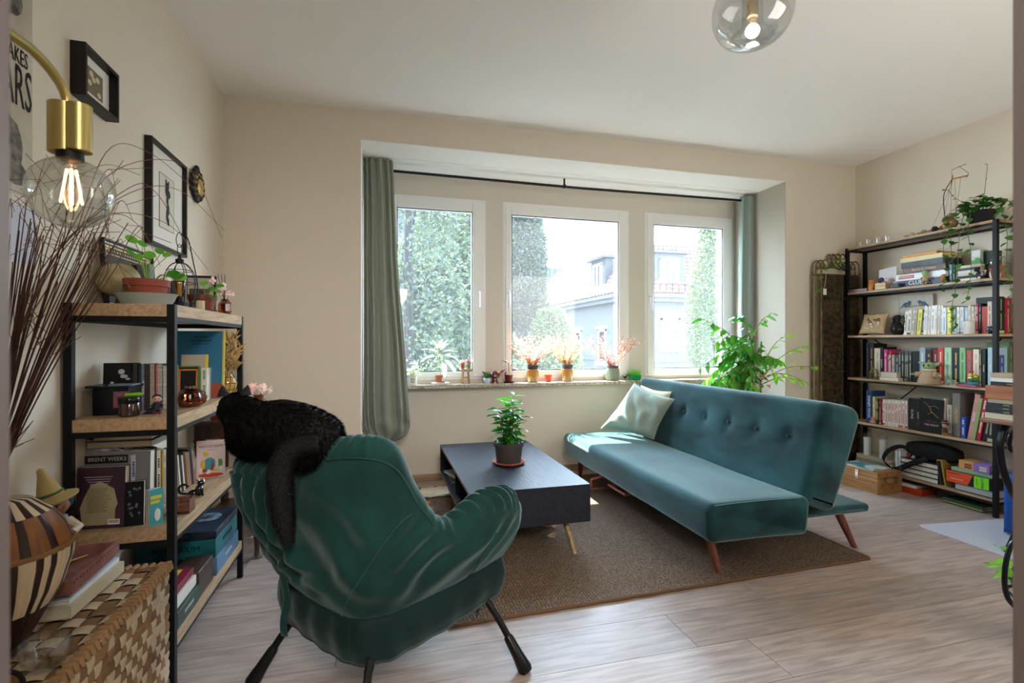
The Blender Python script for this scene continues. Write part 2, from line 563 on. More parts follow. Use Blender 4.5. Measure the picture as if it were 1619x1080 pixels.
# windows
DK = mat('30343a', .5, key='gasket')
PANE = glassmat('eef4f6', .08, dust=.008, tint=.97, key='dusty pane')
def window(i, x0, x1, g0, g1, hx):
    w = thing('window_%d' % i, None, None); w['kind'] = 'structure'
    y0, y1 = YN-.004, YN+.07
    z0, z1, gz0, gz1 = ZW0, ZW1, .937, 2.34
    f = .034
    mb = MB()
    mb.bx(x0, x0+f, y0, y1, z0, z1); mb.bx(x1-f, x1, y0, y1, z0, z1); mb.bx(x0+f, x1-f, y0, y1, z1-f, z1); mb.bx(x0+f, x1-f, y0, y1, z0, z0+f)
    obj('outer_frame', mb, PVC, w, bevel=.004)
    a, b = x0+.022, x1-.022
    ys = y0-.014
    mb = MB()
    mb.bx(a, g0, ys, y1-.01, z0+.022, z1-.022); mb.bx(g1, b, ys, y1-.01, z0+.022, z1-.022); mb.bx(g0, g1, ys, y1-.01, gz1, z1-.022); mb.bx(g0, g1, ys, y1-.01, z0+.022, gz0)
    s = obj('sash', mb, PVC, w, bevel=.005)
    mb = MB(); q = .007
    mb.bx(g0, g0+q, ys+.006, ys+.012, gz0, gz1); mb.bx(g1-q, g1, ys+.006, ys+.012, gz0, gz1); mb.bx(g0+q, g1-q, ys+.006, ys+.012, gz1-q, gz1); mb.bx(g0+q, g1-q, ys+.006, ys+.012, gz0, gz0+q)
    obj('gasket', mb, DK, s)
    obj('pane', MB().bx(g0, g1, YN+.048, YN+.052, gz0, gz1), PANE, s, smooth=False)
    mb = MB(); mb.bx(hx-.014, hx+.014, ys-.008, ys, 1.57, 1.66); mb.tube([(hx, ys, 1.635), (hx, ys-.045, 1.635), (hx, ys-.05, 1.62), (hx, ys-.05, 1.50)], [.008, .008, .009, .009], 8)
    obj('handle', mb, PVC, s, bevel=.002)
    mb = MB(); mb.lathe([(.007, 0), (.007, .06)], 8, (b+.004 if hx < (a+b)/2 else a-.004, ys+.003, z1-.12)); mb.lathe([(.007, 0), (.007, .06)], 8, (b+.004 if hx < (a+b)/2 else a-.004, ys+.003, z0+.06))
    obj('hinge', mb, PVC, w)
window(1, .035, .908, .138, .787, .850)
window(2, 1.066, 2.310, 1.143, 2.196, 1.105)
window(3, 2.481, 3.470, 2.571, 3.352, 2.525)
# stone sill
struct('trim_5', MB().bx(NL+.005, NR-.005, 4.20, YN-.002, .805, .835), mat('8a7a68', .35, var=.5, vs=40, c2='d0c6b8', key='marble'), bevel=.004)

# ================================================================ OUTSIDE
GZ = -4.2
tag(obj('ground', MB().bx(-30, 60, 4.7, 80, GZ-.2, GZ), mat('3a3b39', .9, var=.2, key='paving')), 'pale paved yard far below the windows', 'ground', kind='structure')
TL = leafmat('0e1614', '465030', .3, .7, key='tree leaf')
BARK = mat('15120f', .9, key='bark')
def tree(x, y, r, ztop, label, n, zbot=-3.0, dens=1.0, lf=.078):
    t = thing('columnar_tree', label, 'tree', (x, y, GZ), group='trees outside the windows')
    mb = MB(); H = ztop-zbot; n = int(n*1.9)
    lo = max(zbot, -1.2)
    for i in range(n):
        a = rnd(0, 2*PI); u = random.random()**.8
        z = lerp(lo, ztop, u)
        tt = (z-zbot)/H
        prof = min(1, (1-tt)*3.2+.12)**.6*min(1, tt*3+.3)
        lump = 1+.28*n3((math.cos(a)*1.3, math.sin(a)*1.3, z*1.1), 1.3, x)
        rr = r*prof*lump*(random.random()**.33)
        p = (rr*math.cos(a), rr*math.sin(a), z-GZ)
        d = Vector((math.cos(a), math.sin(a), rnd(-.6, .8)))+rdir()*.8
        leafstuff(mb, p, d, lf*rnd(.7, 1.4), lf*.62*rnd(.8, 1.2), up=rdir())
    # sparse lower part, below sight
    for i in range(n//6):
        a = rnd(0, 2*PI); z = rnd(zbot, lo) if lo > zbot else zbot
        leafstuff(mb, (r*.9*math.cos(a), r*.9*math.sin(a), z-GZ), rdir(), lf*3, lf*2, up=rdir())
    o = obj('foliage', mb, TL, t, smooth=False); o['kind'] = 'stuff'
    mb = MB(); mb.tube([(0, 0, 0), (.03, 0, 2.5), (-.03, .02, 4.5), (0, 0, (ztop-GZ)*.8)], [.14, .11, .08, .02], 8)
    for i in range(16):
        a = rnd(0, 2*PI); z = rnd(2.2, (ztop-GZ)*.75)
        mb.tube([(0, 0, z), (r*.35*math.cos(a), r*.35*math.sin(a), z+.5), (r*.6*math.cos(a), r*.6*math.sin(a), z+1.1)], [.035, .02, .008], 5)
    obj('trunk', mb, BARK, t)
tree(.38, 6.7, .62, 8.4, 'broad leafy tree nearest the left edge of the left window', 6500)  # tree set here and made tall to block sun through the left window
tree(1.0, 9.0, .72, 4.3, 'tall columnar tree in the middle of the left window', 9000)
tree(1.72, 9.2, .42, 4.6, 'narrow columnar tree at the right edge of the left window', 5000)
tree(2.62, 9.0, .42, 4.5, 'narrow columnar tree at the left edge of the middle window', 8000)
tree(.62, 7.8, .95, 2.5, 'bushy low tree in front of the columnar trees, left window', 6000, dens=1)
tree(2.95, 8.4, .62, 1.75, 'rounded bushy tree beside the columnar tree in the middle window', 6500)
tree(1.9, 7.9, .6, 1.3, 'low bushy tree seen across the bottom of the left and middle windows', 3500)
tree(7.15, 9.4, .62, 4.4, 'columnar tree at the right edge of the right window', 9000)
tree(1.2, 12.5, 1.5, 3.9, 'large dark tree behind the columnar trees, left window', 6000, lf=.16)

# white house with tiled mansard roof
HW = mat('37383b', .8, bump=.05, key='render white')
TILE = mat('3a2420', .7, vs=3, key='roof tile', c2='553c34')
SLATE = mat('15171c', .6, key='slate')
HG = mat('10161c', .15, key='house glass')
hs = thing('town_house', 'white rendered house with a red tiled mansard roof and dormers', 'building', (7.25, 14, GZ))
def hz(z): return z-GZ
ev = hz(2.62)
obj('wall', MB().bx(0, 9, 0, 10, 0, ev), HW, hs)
obj('cornice', MB().bx(-.22, 9.2, -.22, 10.2, ev-.18, ev-.05).bx(-.32, 9.3, -.32, 10.3, ev-.05, ev+.06).bx(-.04, 9.04, -.04, 10.04, hz(.55), hz(.62)), HW, hs)
rz1 = hz(4.55); inn = 1.15
mb = MB(); a = (-.3, -.3, ev+.06); 
v = [(-.3, -.3, ev+.06), (9.3, -.3, ev+.06), (9.3, 10.3, ev+.06), (-.3, 10.3, ev+.06), (inn, inn, rz1), (9-inn, inn, rz1), (9-inn, 10-inn, rz1), (inn, 10-inn, rz1)]
mb.add(v, [(0, 1, 5, 4), (1, 2, 6, 5), (2, 3, 7, 6), (3, 0, 4, 7), (4, 5, 6, 7)])
rf = obj('roof', mb, mat('2b1a16', .8, key='roof base'), hs, smooth=False)
mb = MB()
def tiles(A, B, C, D, nu, nv):
    A, B, C, D = map(Vector, (A, B, C, D))
    nrm = (B-A).cross(D-A).normalized()
    for j in range(nv):
        for i in range(nu):
            u0, u1 = i/nu, (i+.88)/nu
            v0, v1 = j/nv, min(1, (j+1.12)/nv)
            P = lambda u, v_: (A.lerp(B, u)).lerp(D.lerp(C, u), v_)
            p0, p1, p2, p3 = P(u0, v0)+nrm*.05, P(u1, v0)+nrm*.05, P(u1, v1)+nrm*.012, P(u0, v1)+nrm*.012
            pm, pn = (p0+p1)/2+nrm*.05, (p2+p3)/2+nrm*.05
            q0, q1 = p0-nrm*.05, p1-nrm*.05
            mb.add([p0, pm, p1, p2, pn, p3, q0, q1], [(0, 1, 4, 5), (1, 2, 3, 4), (6, 7, 2, 1, 0)])
tiles(v[0], v[1], v[5], v[4], 42, 13)
tiles(v[3], v[0], v[4], v[7], 44, 13)
o = obj('roof_tile', mb, TILE, rf, smooth=False); o['kind'] = 'stuff'
def hwin(x, z0, w, h, face='f', muntin=True):
    mb = MB(); t = .07
    def q(a, b, c0, c1, d0, d1):
        if face == 'f': mb.bx(x+a, x+b, c0, c1, d0, d1)
        else: mb.bx(c0, c1, x+a, x+b, d0, d1)
    q(0, t, -.03, .03, z0, z0+h); q(w-t, w, -.03, .03, z0, z0+h); q(0, w, -.03, .03, z0+h-t, z0+h); q(-.06, w+.06, -.1, .03, z0-.06, z0+t)
    if muntin:
        q(w/2-.03, w/2+.03, -.02, .03, z0, z0+h)
        for k_ in (1/3, 2/3): q(0, w, -.02, .03, z0+h*k_-.02, z0+h*k_+.02)
    q(-.12, w+.12, -.06, .0, z0+h+.03, z0+h+.12)
    f = obj('window', mb, WHT, hs)
    mb = MB()
    if face == 'f': mb.bx(x+.04, x+w-.04, -.012, -.006, z0+.04, z0+h-.04)
    else: mb.bx(-.012, -.006, x+.04, x+w-.04, z0+.04, z0+h-.04)
    obj('pane', mb, HG, f)
for xx in (1.30, 3.4): hwin(xx, hz(.95), .68, .98)
for xx in (1.30, 3.4): hwin(xx, hz(-1.6), .68, 1.2)
for yy in (1.2, 3.3, 5.6): hwin(yy, hz(.45), .6, 1.15, 's', False)
# dormers
def dormer(x, face):
    mb = MB()
    z0, z1 = hz(2.92), hz(3.98)
    def q(m_, a, b, c0, c1, d0, d1):
        if face == 'f': m_.bx(x+a, x+b, c0, c1, d0, d1)
        else: m_.bx(c0, c1, x+a, x+b, d0, d1)
    q(mb, 0, 1.15, -.02, 1.2, z0, z1); q(mb, -.12, 1.27, -.14, 1.2, z1, z1+.08)
    d = obj('dormer', mb, SLATE, hs)
    mb = MB(); q(mb, .3, .85, -.06, -.02, z0+.12, z1-.2); obj('dormer_pane', mb, HG, d)
    mb = MB(); q(mb, .26, .32, -.09, -.02, z0+.1, z1-.15); q(mb, .83, .89, -.09, -.02, z0+.1, z1-.15); q(mb, .55, .60, -.09, -.02, z0+.1, z1-.15); q(mb, .26, .89, -.09, -.02, z1-.2, z1-.14); obj('dormer_frame', mb, WHT, d)
dormer(1.0, 'f'); dormer(1.2, 's')
obj('drainpipe', MB().tube([(-.1, -.1, ev), (-.1, -.1, .5)], .05, 8), SLATE, hs)

# far white hall with a dark curved roof
bh = thing('low_hall', 'long white building with a grey curved roof beyond the house', 'building', (9, 42, GZ))
obj('wall', MB().bx(-2, 16, 0, 12, 0, hz(6.9)), HW, bh)
def fr(u, v_):
    x = lerp(-2, 16, u); z = hz(6.9)+.35*math.cos(u*5.5+.4)
    return (x, -.2+v_*12.4, z+.15+(0 if v_ < .5 else 0))
mb = MB()
for s_ in range(36):
    u0, u1 = s_/36, (s_+.9)/36
    za, zb = fr(u0, 0)[2], fr(u1, 0)[2]
    x0, x1 = fr(u0, 0)[0], fr(u1, 0)[0]
    mb.add([(x0, -.3, hz(6.5)), (x1, -.3, hz(6.5)), (x1, -.3, zb+1), (x0, -.3, za+1), (x0, 12.4, hz(6.5)), (x1, 12.4, hz(6.5)), (x1, 12.4, zb+1), (x0, 12.4, za+1)], [(0, 1, 2, 3), (1, 5, 6, 2), (5, 4, 7, 6), (4, 0, 3, 7), (3, 2, 6, 7)])
obj('roof_panel', mb, mat('1a1e23', .6, key='zinc'), bh, smooth=False)['kind'] = 'stuff'
gb = thing('grey_block', 'grey apartment block with banded storeys behind the left trees', 'building', (-6, 24, GZ))
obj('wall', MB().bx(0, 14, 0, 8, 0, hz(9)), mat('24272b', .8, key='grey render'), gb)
for s_ in range(5): obj('balcony_band', MB().bx(-.1, 14.1, -.5, 0, hz(-1+2.1*s_), hz(-.5+2.1*s_)), HW, gb)
for s_ in range(4):
    for j in range(6): obj('window', MB().bx(1+2.1*j, 2.3+2.1*j, -.03, .02, hz(-.2+2.1*s_), hz(.9+2.1*s_)), HG, gb)

# ================================================================ CURTAINS
CUR = mat('8d9285', .85, var=.14, vs=260, bump=.35, bs=500, sheen=.2, key='sage linen', det=2)
CURR = mat('8d9a94', .85, var=.12, vs=260, bump=.35, bs=500, sheen=.2, key='sage linen right', det=2)
ct = thing('curtain', 'sage green linen curtain gathered and tied up at the left of the window', 'curtain', (0, 4.05, 0), group='sage green curtains')
Zs = [2.62, 2.3, 1.9, 1.5, 1.1, .8, .62, .52, .455, .415, .40]
Ws = [.215, .225, .24, .27, .305, .325, .335, .33, .26, .13, .04]
Cx = [-.012, -.005, .005, .02, .035, .045, .052, .06, .07, .05, .03]
Dp = [.085, .09, .1, .11, .13, .15, .17, .18, .16, .10, .04]
def cf(u, v_):
    z = lerp(2.62, .40, v_)
    if v_ > .9: z = lerp(.622, .40, ((v_-.9)/.1))
    zr = list(reversed(Zs))
    g = lambda L: interp(zr, list(reversed(L)), z)
    a = 2*PI*u
    w, d, cx = g(Ws)/2, g(Dp)/2, g(Cx)
    nf = 13
    am = .30*min(1, .4+v_)
    ph = .8*n3((u*3, v_*2, 0), 1.5)
    fo = 1+.42*math.cos(nf*a+ph*2.2+.5*math.sin(z*1.3))*min(1, max(.45, 1.3-v_*.5))+.14*n3((math.cos(a), math.sin(a), z*1.6), 1.8, 3)
    sq = lambda c: math.copysign(abs(c)**.75, c)
    x = cx+w*sq(math.cos(a))*(.88+.12*fo)
    y = d*math.sin(a)*fo*1.15
    if z < .6: y += .02*math.sin(a*4+z*30)
    return (x, y, z)
obj('cloth', MB().grid(cf, 260, 70, wu=True), CUR, ct, ang=180)
mb = MB()
for i in range(9):
    a0 = rnd(0, 6)
    mb.tube([(.03+.05*math.cos(a0), .03*math.sin(a0), .50), (.035+.02*math.cos(a0), .02*math.sin(a0), .43), (.04+.02*math.cos(a0+1), .02*math.sin(a0+1), .37), (.05+.025*math.cos(a0), .02, .345)], [.02, .018, .014, .008], 7)
obj('knot', mb, CUR, ct)
c2 = thing('curtain', 'sage green linen curtain hanging straight at the right of the window', 'curtain', (3.49, 4.1, 0), group='sage green curtains')
def cf2(u, v_):
    z = lerp(2.60, .10, v_); a = 2*PI*u
    w = lerp(.105, .135, v_); d = .045
    fo = 1+.35*math.cos(7*a+.6*n3((u*3, v_*2, 0), 1.5))
    return (math.copysign(abs(math.cos(a))**.75, math.cos(a))*w*(.93+.07*fo)-.012, d*math.sin(a)*fo, z)
obj('cloth', MB().grid(cf2, 120, 40, wu=True), CURR, c2, ang=180)
cr = thing('curtain_rod', 'thin black curtain rod spanning the window niche', 'curtain rod', (0, 4.1, 2.56))
mb = MB(); mb.tube([(NL+.005, 0, .005), (1.7, 0, -.008), (NR-.005, 0, .005)], .011, 10); obj('rod', mb, BLK, cr)
obj('bracket', MB().bx(1.55, 1.565, -.004, .004, .0, .07).bx(1.545, 1.57, -.014, .014, -.018, .008), BLK, cr)
for x in (NL+.008, NR-.016): obj('end_plate', MB().bx(x, x+.008, -.03, .03, -.03, .03), BLK, cr)

# ================================================================ RUG
rg = thing('jute_rug', 'large flat brown woven jute rug under the coffee table and sofa', 'rug', (0, 0, 0))
m = bpy.data.materials.new('jute'); m.use_nodes = True; nt = m.node_tree; b = nt.nodes['Principled BSDF']; b.inputs['Roughness'].default_value = .95; b.inputs['Specular IOR Level'].default_value = .1
tc = nt.nodes.new('ShaderNodeTexCoord'); mp = nt.nodes.new('ShaderNodeMapping'); nt.links.new(tc.outputs['Object'], mp.inputs[0])
w1 = nt.nodes.new('ShaderNodeTexWave'); w1.inputs['Scale'].default_value = 21; w1.bands_direction = 'X'; w1.inputs['Distortion'].default_value = 7; w1.inputs['Detail'].default_value = 2; w1.inputs['Detail Scale'].default_value = 6
w2 = nt.nodes.new('ShaderNodeTexWave'); w2.inputs['Scale'].default_value = 34; w2.bands_direction = 'Y'; w2.inputs['Distortion'].default_value = 5; w2.inputs['Detail'].default_value = 2
for w in (w1, w2): nt.links.new(mp.outputs[0], w.inputs[0])
mu = nt.nodes.new('ShaderNodeMath'); mu.operation = 'MULTIPLY'; nt.links.new(w1.outputs[1], mu.inputs[0]); nt.links.new(w2.outputs[1], mu.inputs[1])
rp = nt.nodes.new('ShaderNodeValToRGB'); rp.color_ramp.elements[0].color = srgb('57453a'); rp.color_ramp.elements[1].color = srgb('b39c84'); rp.color_ramp.elements[1].position = .75
nt.links.new(mu.outputs[0], rp.inputs[0]); nt.links.new(rp.outputs[0], b.inputs['Base Color'])
bp = nt.nodes.new('ShaderNodeBump'); bp.inputs['Strength'].default_value = .9; bp.inputs['Distance'].default_value = .008; nt.links.new(mu.outputs[0], bp.inputs['Height']); nt.links.new(bp.outputs[0], b.inputs['Normal'])
RUGM = m
rc = [(.285, 2.085), (2.60, 2.150), (2.56, 4.14), (.245, 4.10)]
obj('woven_field', MB().prism(rc, .001, .013), RUGM, rg)
mb = MB()
for i in range(4):
    p, q = rc[i], rc[(i+1) % 4]
    pts = [vl((p[0], p[1], .008), (q[0], q[1], .008), t/40) for t in range(41)]
    mb.tube([(a+.0015*math.sin(k_*1.7), b_+.0015*math.cos(k_*2.1), c) for k_, (a, b_, c) in enumerate(pts)], .0085, 6)
obj('edge_binding', mb, mat('6b4f38', .95, bump=.7, bs=160, key='binding'), rg)

# ================================================================ SOFA
VEL = mat('0b2529', .8, c2='255255', vs=4.5, bump=.12, bs=300, st=(1, .55, 1.3), sheen=.6, key='velvet sofa', det=10, spec=.15, contrast=(.34, .72))
def rpoly(poly, r, n=5):
    out = []; N = len(poly)
    for i in range(N):
        p = Vector(poly[i]); a = Vector(poly[i-1]); b_ = Vector(poly[(i+1) % N])
        da, db = (a-p).normalized(), (b_-p).normalized()
        rr = r[i] if hasattr(r, '__len__') else r
        ang = da.angle(db); L = rr/math.tan(ang/2); c = p+(da+db).normalized()*(rr/math.sin(ang/2))
        s_, e_ = p+da*L, p+db*L
        for k_ in range(n+1):
            t = k_/n
            q = (s_-c).lerp(e_-c, t).normalized()*rr+c
            out.append(q)
    return out
def slab(poly, y0, y1, r, er=.04, ny=40, nper=4, fn=None):
    """rounded cross-section (x,z) extruded along y with rounded ends"""
    P = rpoly(poly, r)
    # densify
    D = []
    for i, p in enumerate(P):
        q = P[(i+1) % len(P)]; L = (q-p).length
        k_ = max(1, int(L/.03))
        for j in range(k_): D.append(p.lerp(q, j/k_))
    c = sum(D, Vector((0, 0)))/len(D)
    st = []
    for i in range(nper+1):
        t = PI/2*(1-i/nper); st.append((y0+er*(1-math.sin(t)), er*(1-math.cos(t))))
    for i in range(1, ny): st.append((lerp(y0+er, y1-er, i/ny), 0))
    st += [(y0+y1-a, b_) for a, b_ in reversed(st[:nper+1])]
    mb = MB(); v = []
    n = len(D)
    ar = sum(D[i].x*D[(i+1) % n].y-D[(i+1) % n].x*D[i].y for i in range(n))
    NRM = []
    for i in range(n):
        tg = (D[(i+1) % n]-D[i-1]).normalized(); NRM.append(Vector((tg.y, -tg.x))*(1 if ar > 0 else -1))
    for (yy, ins) in st:
        for i_, p in enumerate(D):
            q = p-NRM[i_]*ins
            co = Vector((q.x, yy, q.y))
            if fn: co = fn(co)
            v.append(co)
    f = [(j*n+i, (j+1)*n+i, (j+1)*n+(i+1) % n, j*n+(i+1) % n) for j in range(len(st)-1) for i in range(n)]
    f.append(tuple(range(n))); f.append(tuple(reversed([(len(st)-1)*n+i for i in range(n)])))
    mb.add(v, f)
    return mb
so_ = thing('sofa_bed', 'dark green velvet sofa bed with buttoned backrest and wooden legs', 'sofa', (0, 0, 0))
def fseat(p):
    q = Vector(p)
    q.z += .006*n3(p, 3)
    if p.z < .3: q.z += .0
    return q
S0, S1 = 2.085, 4.08
obj('seat', slab([(1.545, .215), (2.13, .205), (2.15, .40), (1.53, .41)], S0, S1, (.04, .03, .035, .05), .035, fn=fseat), VEL, so_, ang=180)
BT = [(y_, .6675) for y_ in (2.32, 2.57, 2.82, 3.07, 3.32, 3.57, 3.82)]
def fxz(z): return 2.125+.145*(z-.36)/.51
def fback(p):
    q = Vector(p)
    for (by, bz) in BT:
        d = math.hypot(p.y-by, (p.z-bz))
        if p.x < fxz(p.z)+.06:
            q.x += .022*math.exp(-(d/.035)**2)+.008*math.exp(-(d/.1)**2)
    q.x += .006*n3(p, 2.5, 5)
    return q
obj('backrest', slab([(2.33, .285), (2.535, .835), (2.275, .885), (2.125, .355)], 2.11, 4.07, (.04, .07, .05, .04), .05, ny=90, fn=fback), VEL, so_, ang=180)
for by, bz in BT:
    mb = MB(); mb.ell((fxz(bz)+.012, by, bz), (.008, .0125, .0125), 12, 8); obj('button', mb, VEL, so_)
obj('rear_platform', slab([(2.14, .235), (2.675, .235), (2.68, .285), (2.13, .29)], 2.2, 4.05, .022, .03, fn=None), VEL, so_, ang=180)
mb = MB(); pts = [(1.575, S0+.012, .40)]+[(x_, S0+.010, .405-.006*abs((x_-1.8)/.3)**2) for x_ in (1.6, 1.7, 1.8, 1.9, 2.0)]+[(2.09, S0+.012, .40)]
mb.tube(pts, .0018, 5); obj('seam', mb, mat('6f9896', .7, key='pale seam'), so_)
REDW = woodmat('7c4030', '4e2318', 3, 2, .35, key='mahogany leg')
for p0, p1 in (((1.655, 2.27, .225), (1.678, 2.20, .013)), ((1.655, 3.96, .225), (1.69, 4.06, .013)), ((2.60, 2.37, .24), (2.672, 2.30, 0)), ((2.60, 3.9, .24), (2.67, 3.98, 0))):
    obj('leg', MB().tube([p0, vl(p0, p1, .5), p1], [.026, .021, .015], 14), REDW, so_)
mb = MB(); mb.tube([(1.72, 2.4, .19), (1.72, 3.9, .19)], .012, 8); mb.tube([(2.05, 2.4, .19), (2.05, 3.9, .19)], .012, 8); mb.tube([(1.72, 3.5, .19), (1.60, 3.62, .12), (1.62, 3.66, .03), (1.95, 3.66, .03)], .009, 8); mb.tube([(1.72, 3.1, .17), (1.62, 3.1, .15), (1.62, 3.35, .15), (1.72, 3.35, .17)], .010, 8)
obj('under_frame', mb, mat('a4584a', .4, key='copper tube'), so_)

def pillow(name, label, cs, th, m, group='throw pillows', edge=None):
    A, B, C, D = [Vector(c) for c in cs]
    ce = (A+B+C+D)/4
    o0 = thing(name, label, 'pillow', ce, group=group)
    nrm = (B-A).cross(D-A).normalized()
    mb = MB(); N = 30; V = []; F = []
    for sgn in (1, -1):
        o = len(V)
        for j in range(N+1):
            for i in range(N+1):
                u, v_ = i/N, j/N
                uu, vv = u*2-1, v_*2-1
                pu = 1-.10*(1-abs(vv)**2)*abs(uu)**3; pv = 1-.10*(1-abs(uu)**2)*abs(vv)**3
                u2, v2 = (uu*pu+1)/2, (vv*pv+1)/2
                p = (A.lerp(B, u2)).lerp(D.lerp(C, u2), v2)
                h = th*(max(0, 1-uu**4)*max(0, 1-vv**4))**.55
                h *= 1+.25*n3((u*2.2, v_*2.2, sgn), 1.6, 2)
                h += .012*math.sin((uu+vv*.6)*9+3*n3((u, v_, 0), 3))*max(0, 1-uu*uu)*max(0, 1-vv*vv)
                V.append(p+nrm*h*sgn-ce)
        for j in range(N):
            for i in range(N):
                q = (o+j*(N+1)+i, o+j*(N+1)+i+1, o+(j+1)*(N+1)+i+1, o+(j+1)*(N+1)+i)
                F.append(q if sgn > 0 else tuple(reversed(q)))
    mb.add(V, F)
    obj('cover', mb, m, o0, ang=180)
    mb = MB(); ring = []
    for (P, Q) in ((A, B), (B, C), (C, D), (D, A)):
        for t in range(10):
            tt = t/10; p = P.lerp(Q, tt); mid = (A+B+C+D)/4; ring.append(p+(mid-p)*.10*(1-abs(2*tt-1)**2)-ce)
    ring.append(ring[0]); mb.tube(ring, .004, 6); obj('piping', mb, edge or m, o0)
    return o0
PIL = mat('98a293', .8, var=.05, bump=.2, bs=300, sheen=.2, key='pale green cotton')
pillow('throw_pillow', 'pale green cotton pillow leaning at the far end of the sofa', [(1.80, 3.87, .47), (2.045, 3.45, .445), (2.17, 3.36, .76), (2.045, 3.75, .855)], .06, PIL)
pillow('throw_pillow', 'cream pillow peeking out behind the pale green pillow', [(2.00, 3.95, .46), (2.10, 3.56, .47), (2.235, 3.50, .80), (2.17, 3.86, .82)], .045, mat('d2c3a0', .8, key='cream cotton'))

# ================================================================ COFFEE TABLE
NAVY = woodmat('20222d', '101119', 3, 1, .48, .6, key='black ash', rings=26, spec=.35)
ctb = thing('coffee_table', 'black wood-grain coffee table with open side shelf on tapered legs', 'coffee table', (0, 0, 0))
x0, x1, y0, y1, z0, z1, t = .452, 1.143, 2.597, 3.887, .19, .40, .016
obj('table_top', MB().bx(x0, x1, y0, y1, z1-t, z1), NAVY, ctb, bevel=.0015)
obj('bottom_panel', MB().bx(x0, x1, y0, y1, z0, z0+t), NAVY, ctb, bevel=.0015)
obj('end_panel', MB().bx(x0, x1, y0, y0+t, z0+t, z1-t), NAVY, ctb)
obj('end_panel', MB().bx(x0, x1, y1-t, y1, z0+t, z1-t), NAVY, ctb)
obj('side_panel', MB().bx(x1-t, x1, y0+t, y1-t, z0+t, z1-t), NAVY, ctb)
obj('divider', MB().bx(x0+.02, x1-t, 3.22, 3.22+t, z0+t, z1-t), NAVY, ctb)
mb = MB(); e = .0012
for a in ((z1-t, z1), (z0, z0+t)): mb.bx(x0-e, x0, y0, y1, a[0], a[1])
obj('edge_strip', mb, mat('7d6350', .6, key='raw edge'), ctb)
LW = woodmat('a88a5e', '7d6240', 3, 2, .4, key='tapered leg')
for (lx, ly, fx, fy) in ((1.03, 2.72, 1.052, 2.60), (.57, 2.72, .545, 2.60), (.57, 3.76, .535, 3.85), (1.03, 3.76, 1.06, 3.85)):
    obj('leg', MB().tube([(lx, ly, z0), vl((lx, ly, z0), (fx, fy, .013), .5), (fx, fy, .013)], [.02, .016, .011], 12), LW, ctb)
mg = thing('magazine', 'dark magazine lying in the coffee table shelf', 'magazine', (.58, 3.62, z0+t))
obj('pages', MB().bx(-.09, .11, -.13, .13, 0, .012), PAGE, mg); obj('cover', MB().bx(-.093, .11, -.132, .132, .012, .014), mat('3b4350', .3, key='mag'), mg)
mg = thing('magazine', 'folded grey magazine on top of the dark one in the coffee table', 'magazine', (.56, 3.66, z0+t+.014), .3)
obj('pages', MB().bx(-.07, .09, -.1, .1, 0, .014), PAGE, mg); obj('cover', MB().bx(-.073, .09, -.102, .102, .014, .016), mat('9aa3ac', .3, key='mag2'), mg)
# ================================================================ ARMCHAIR (local frame: x to its right, y forward)
ARM = mat('0c2927', .85, c2='174541', vs=3.5, bump=.1, bs=260, sheen=.26, key='velvet armchair', det=6, spec=.2, contrast=(.3, .7))
def camw(r, d): return (d*math.sin(YAW)+r*math.cos(YAW), d*math.cos(YAW)-r*math.sin(YAW))
cx, cy = camw(-.434, 1.856)
ex = Vector(camw(.776, -.632)); arz = math.atan2(ex.y, ex.x)
ac = thing('armchair', 'green velvet slouch armchair seen from behind on black angled legs', 'armchair', (cx, cy, 0), arz)
SB = [(.25, .31), (.26, .17), (.265, .02), (.26, -.12), (.25, -.22), (.195, -.295), (.10, -.315), (-.02, -.32), (-.15, -.315), (-.265, -.295), (-.305, -.2), (-.30, -.05), (-.295, .12), (-.28, .31)]
ST = [(.345, .31, .655), (.365, .17, .66), (.355, -.04, .62), (.35, -.17, .745), (.35, -.265, .885), (.30, -.345, .925), (.13, -.385, .895), (0, -.40, .835), (-.12, -.425, .815), (-.28, -.455, .815), (-.375, -.36, .815), (-.385, -.17, .74), (-.37, .0, .63), (-.355, .30, .655)]
NS = 200
def sp(L, u):
    n = len(L); t = u*(n-1); i = min(int(t), n-2); f = t-i
    a, b_, c, d = L[max(i-1, 0)], L[i], L[i+1], L[min(i+2, n-1)]
    return tuple(.5*((2*q)+(r_-p)*f+(2*p-5*q+4*r_-s_)*f*f+(3*q-p-3*r_+s_)*f**3) for p, q, r_, s_ in zip(a, b_, c, d))
BZ = .36
ROLL = [(0, 0), (.25, 55), (.5, 105), (.75, 150), (1, 185)]
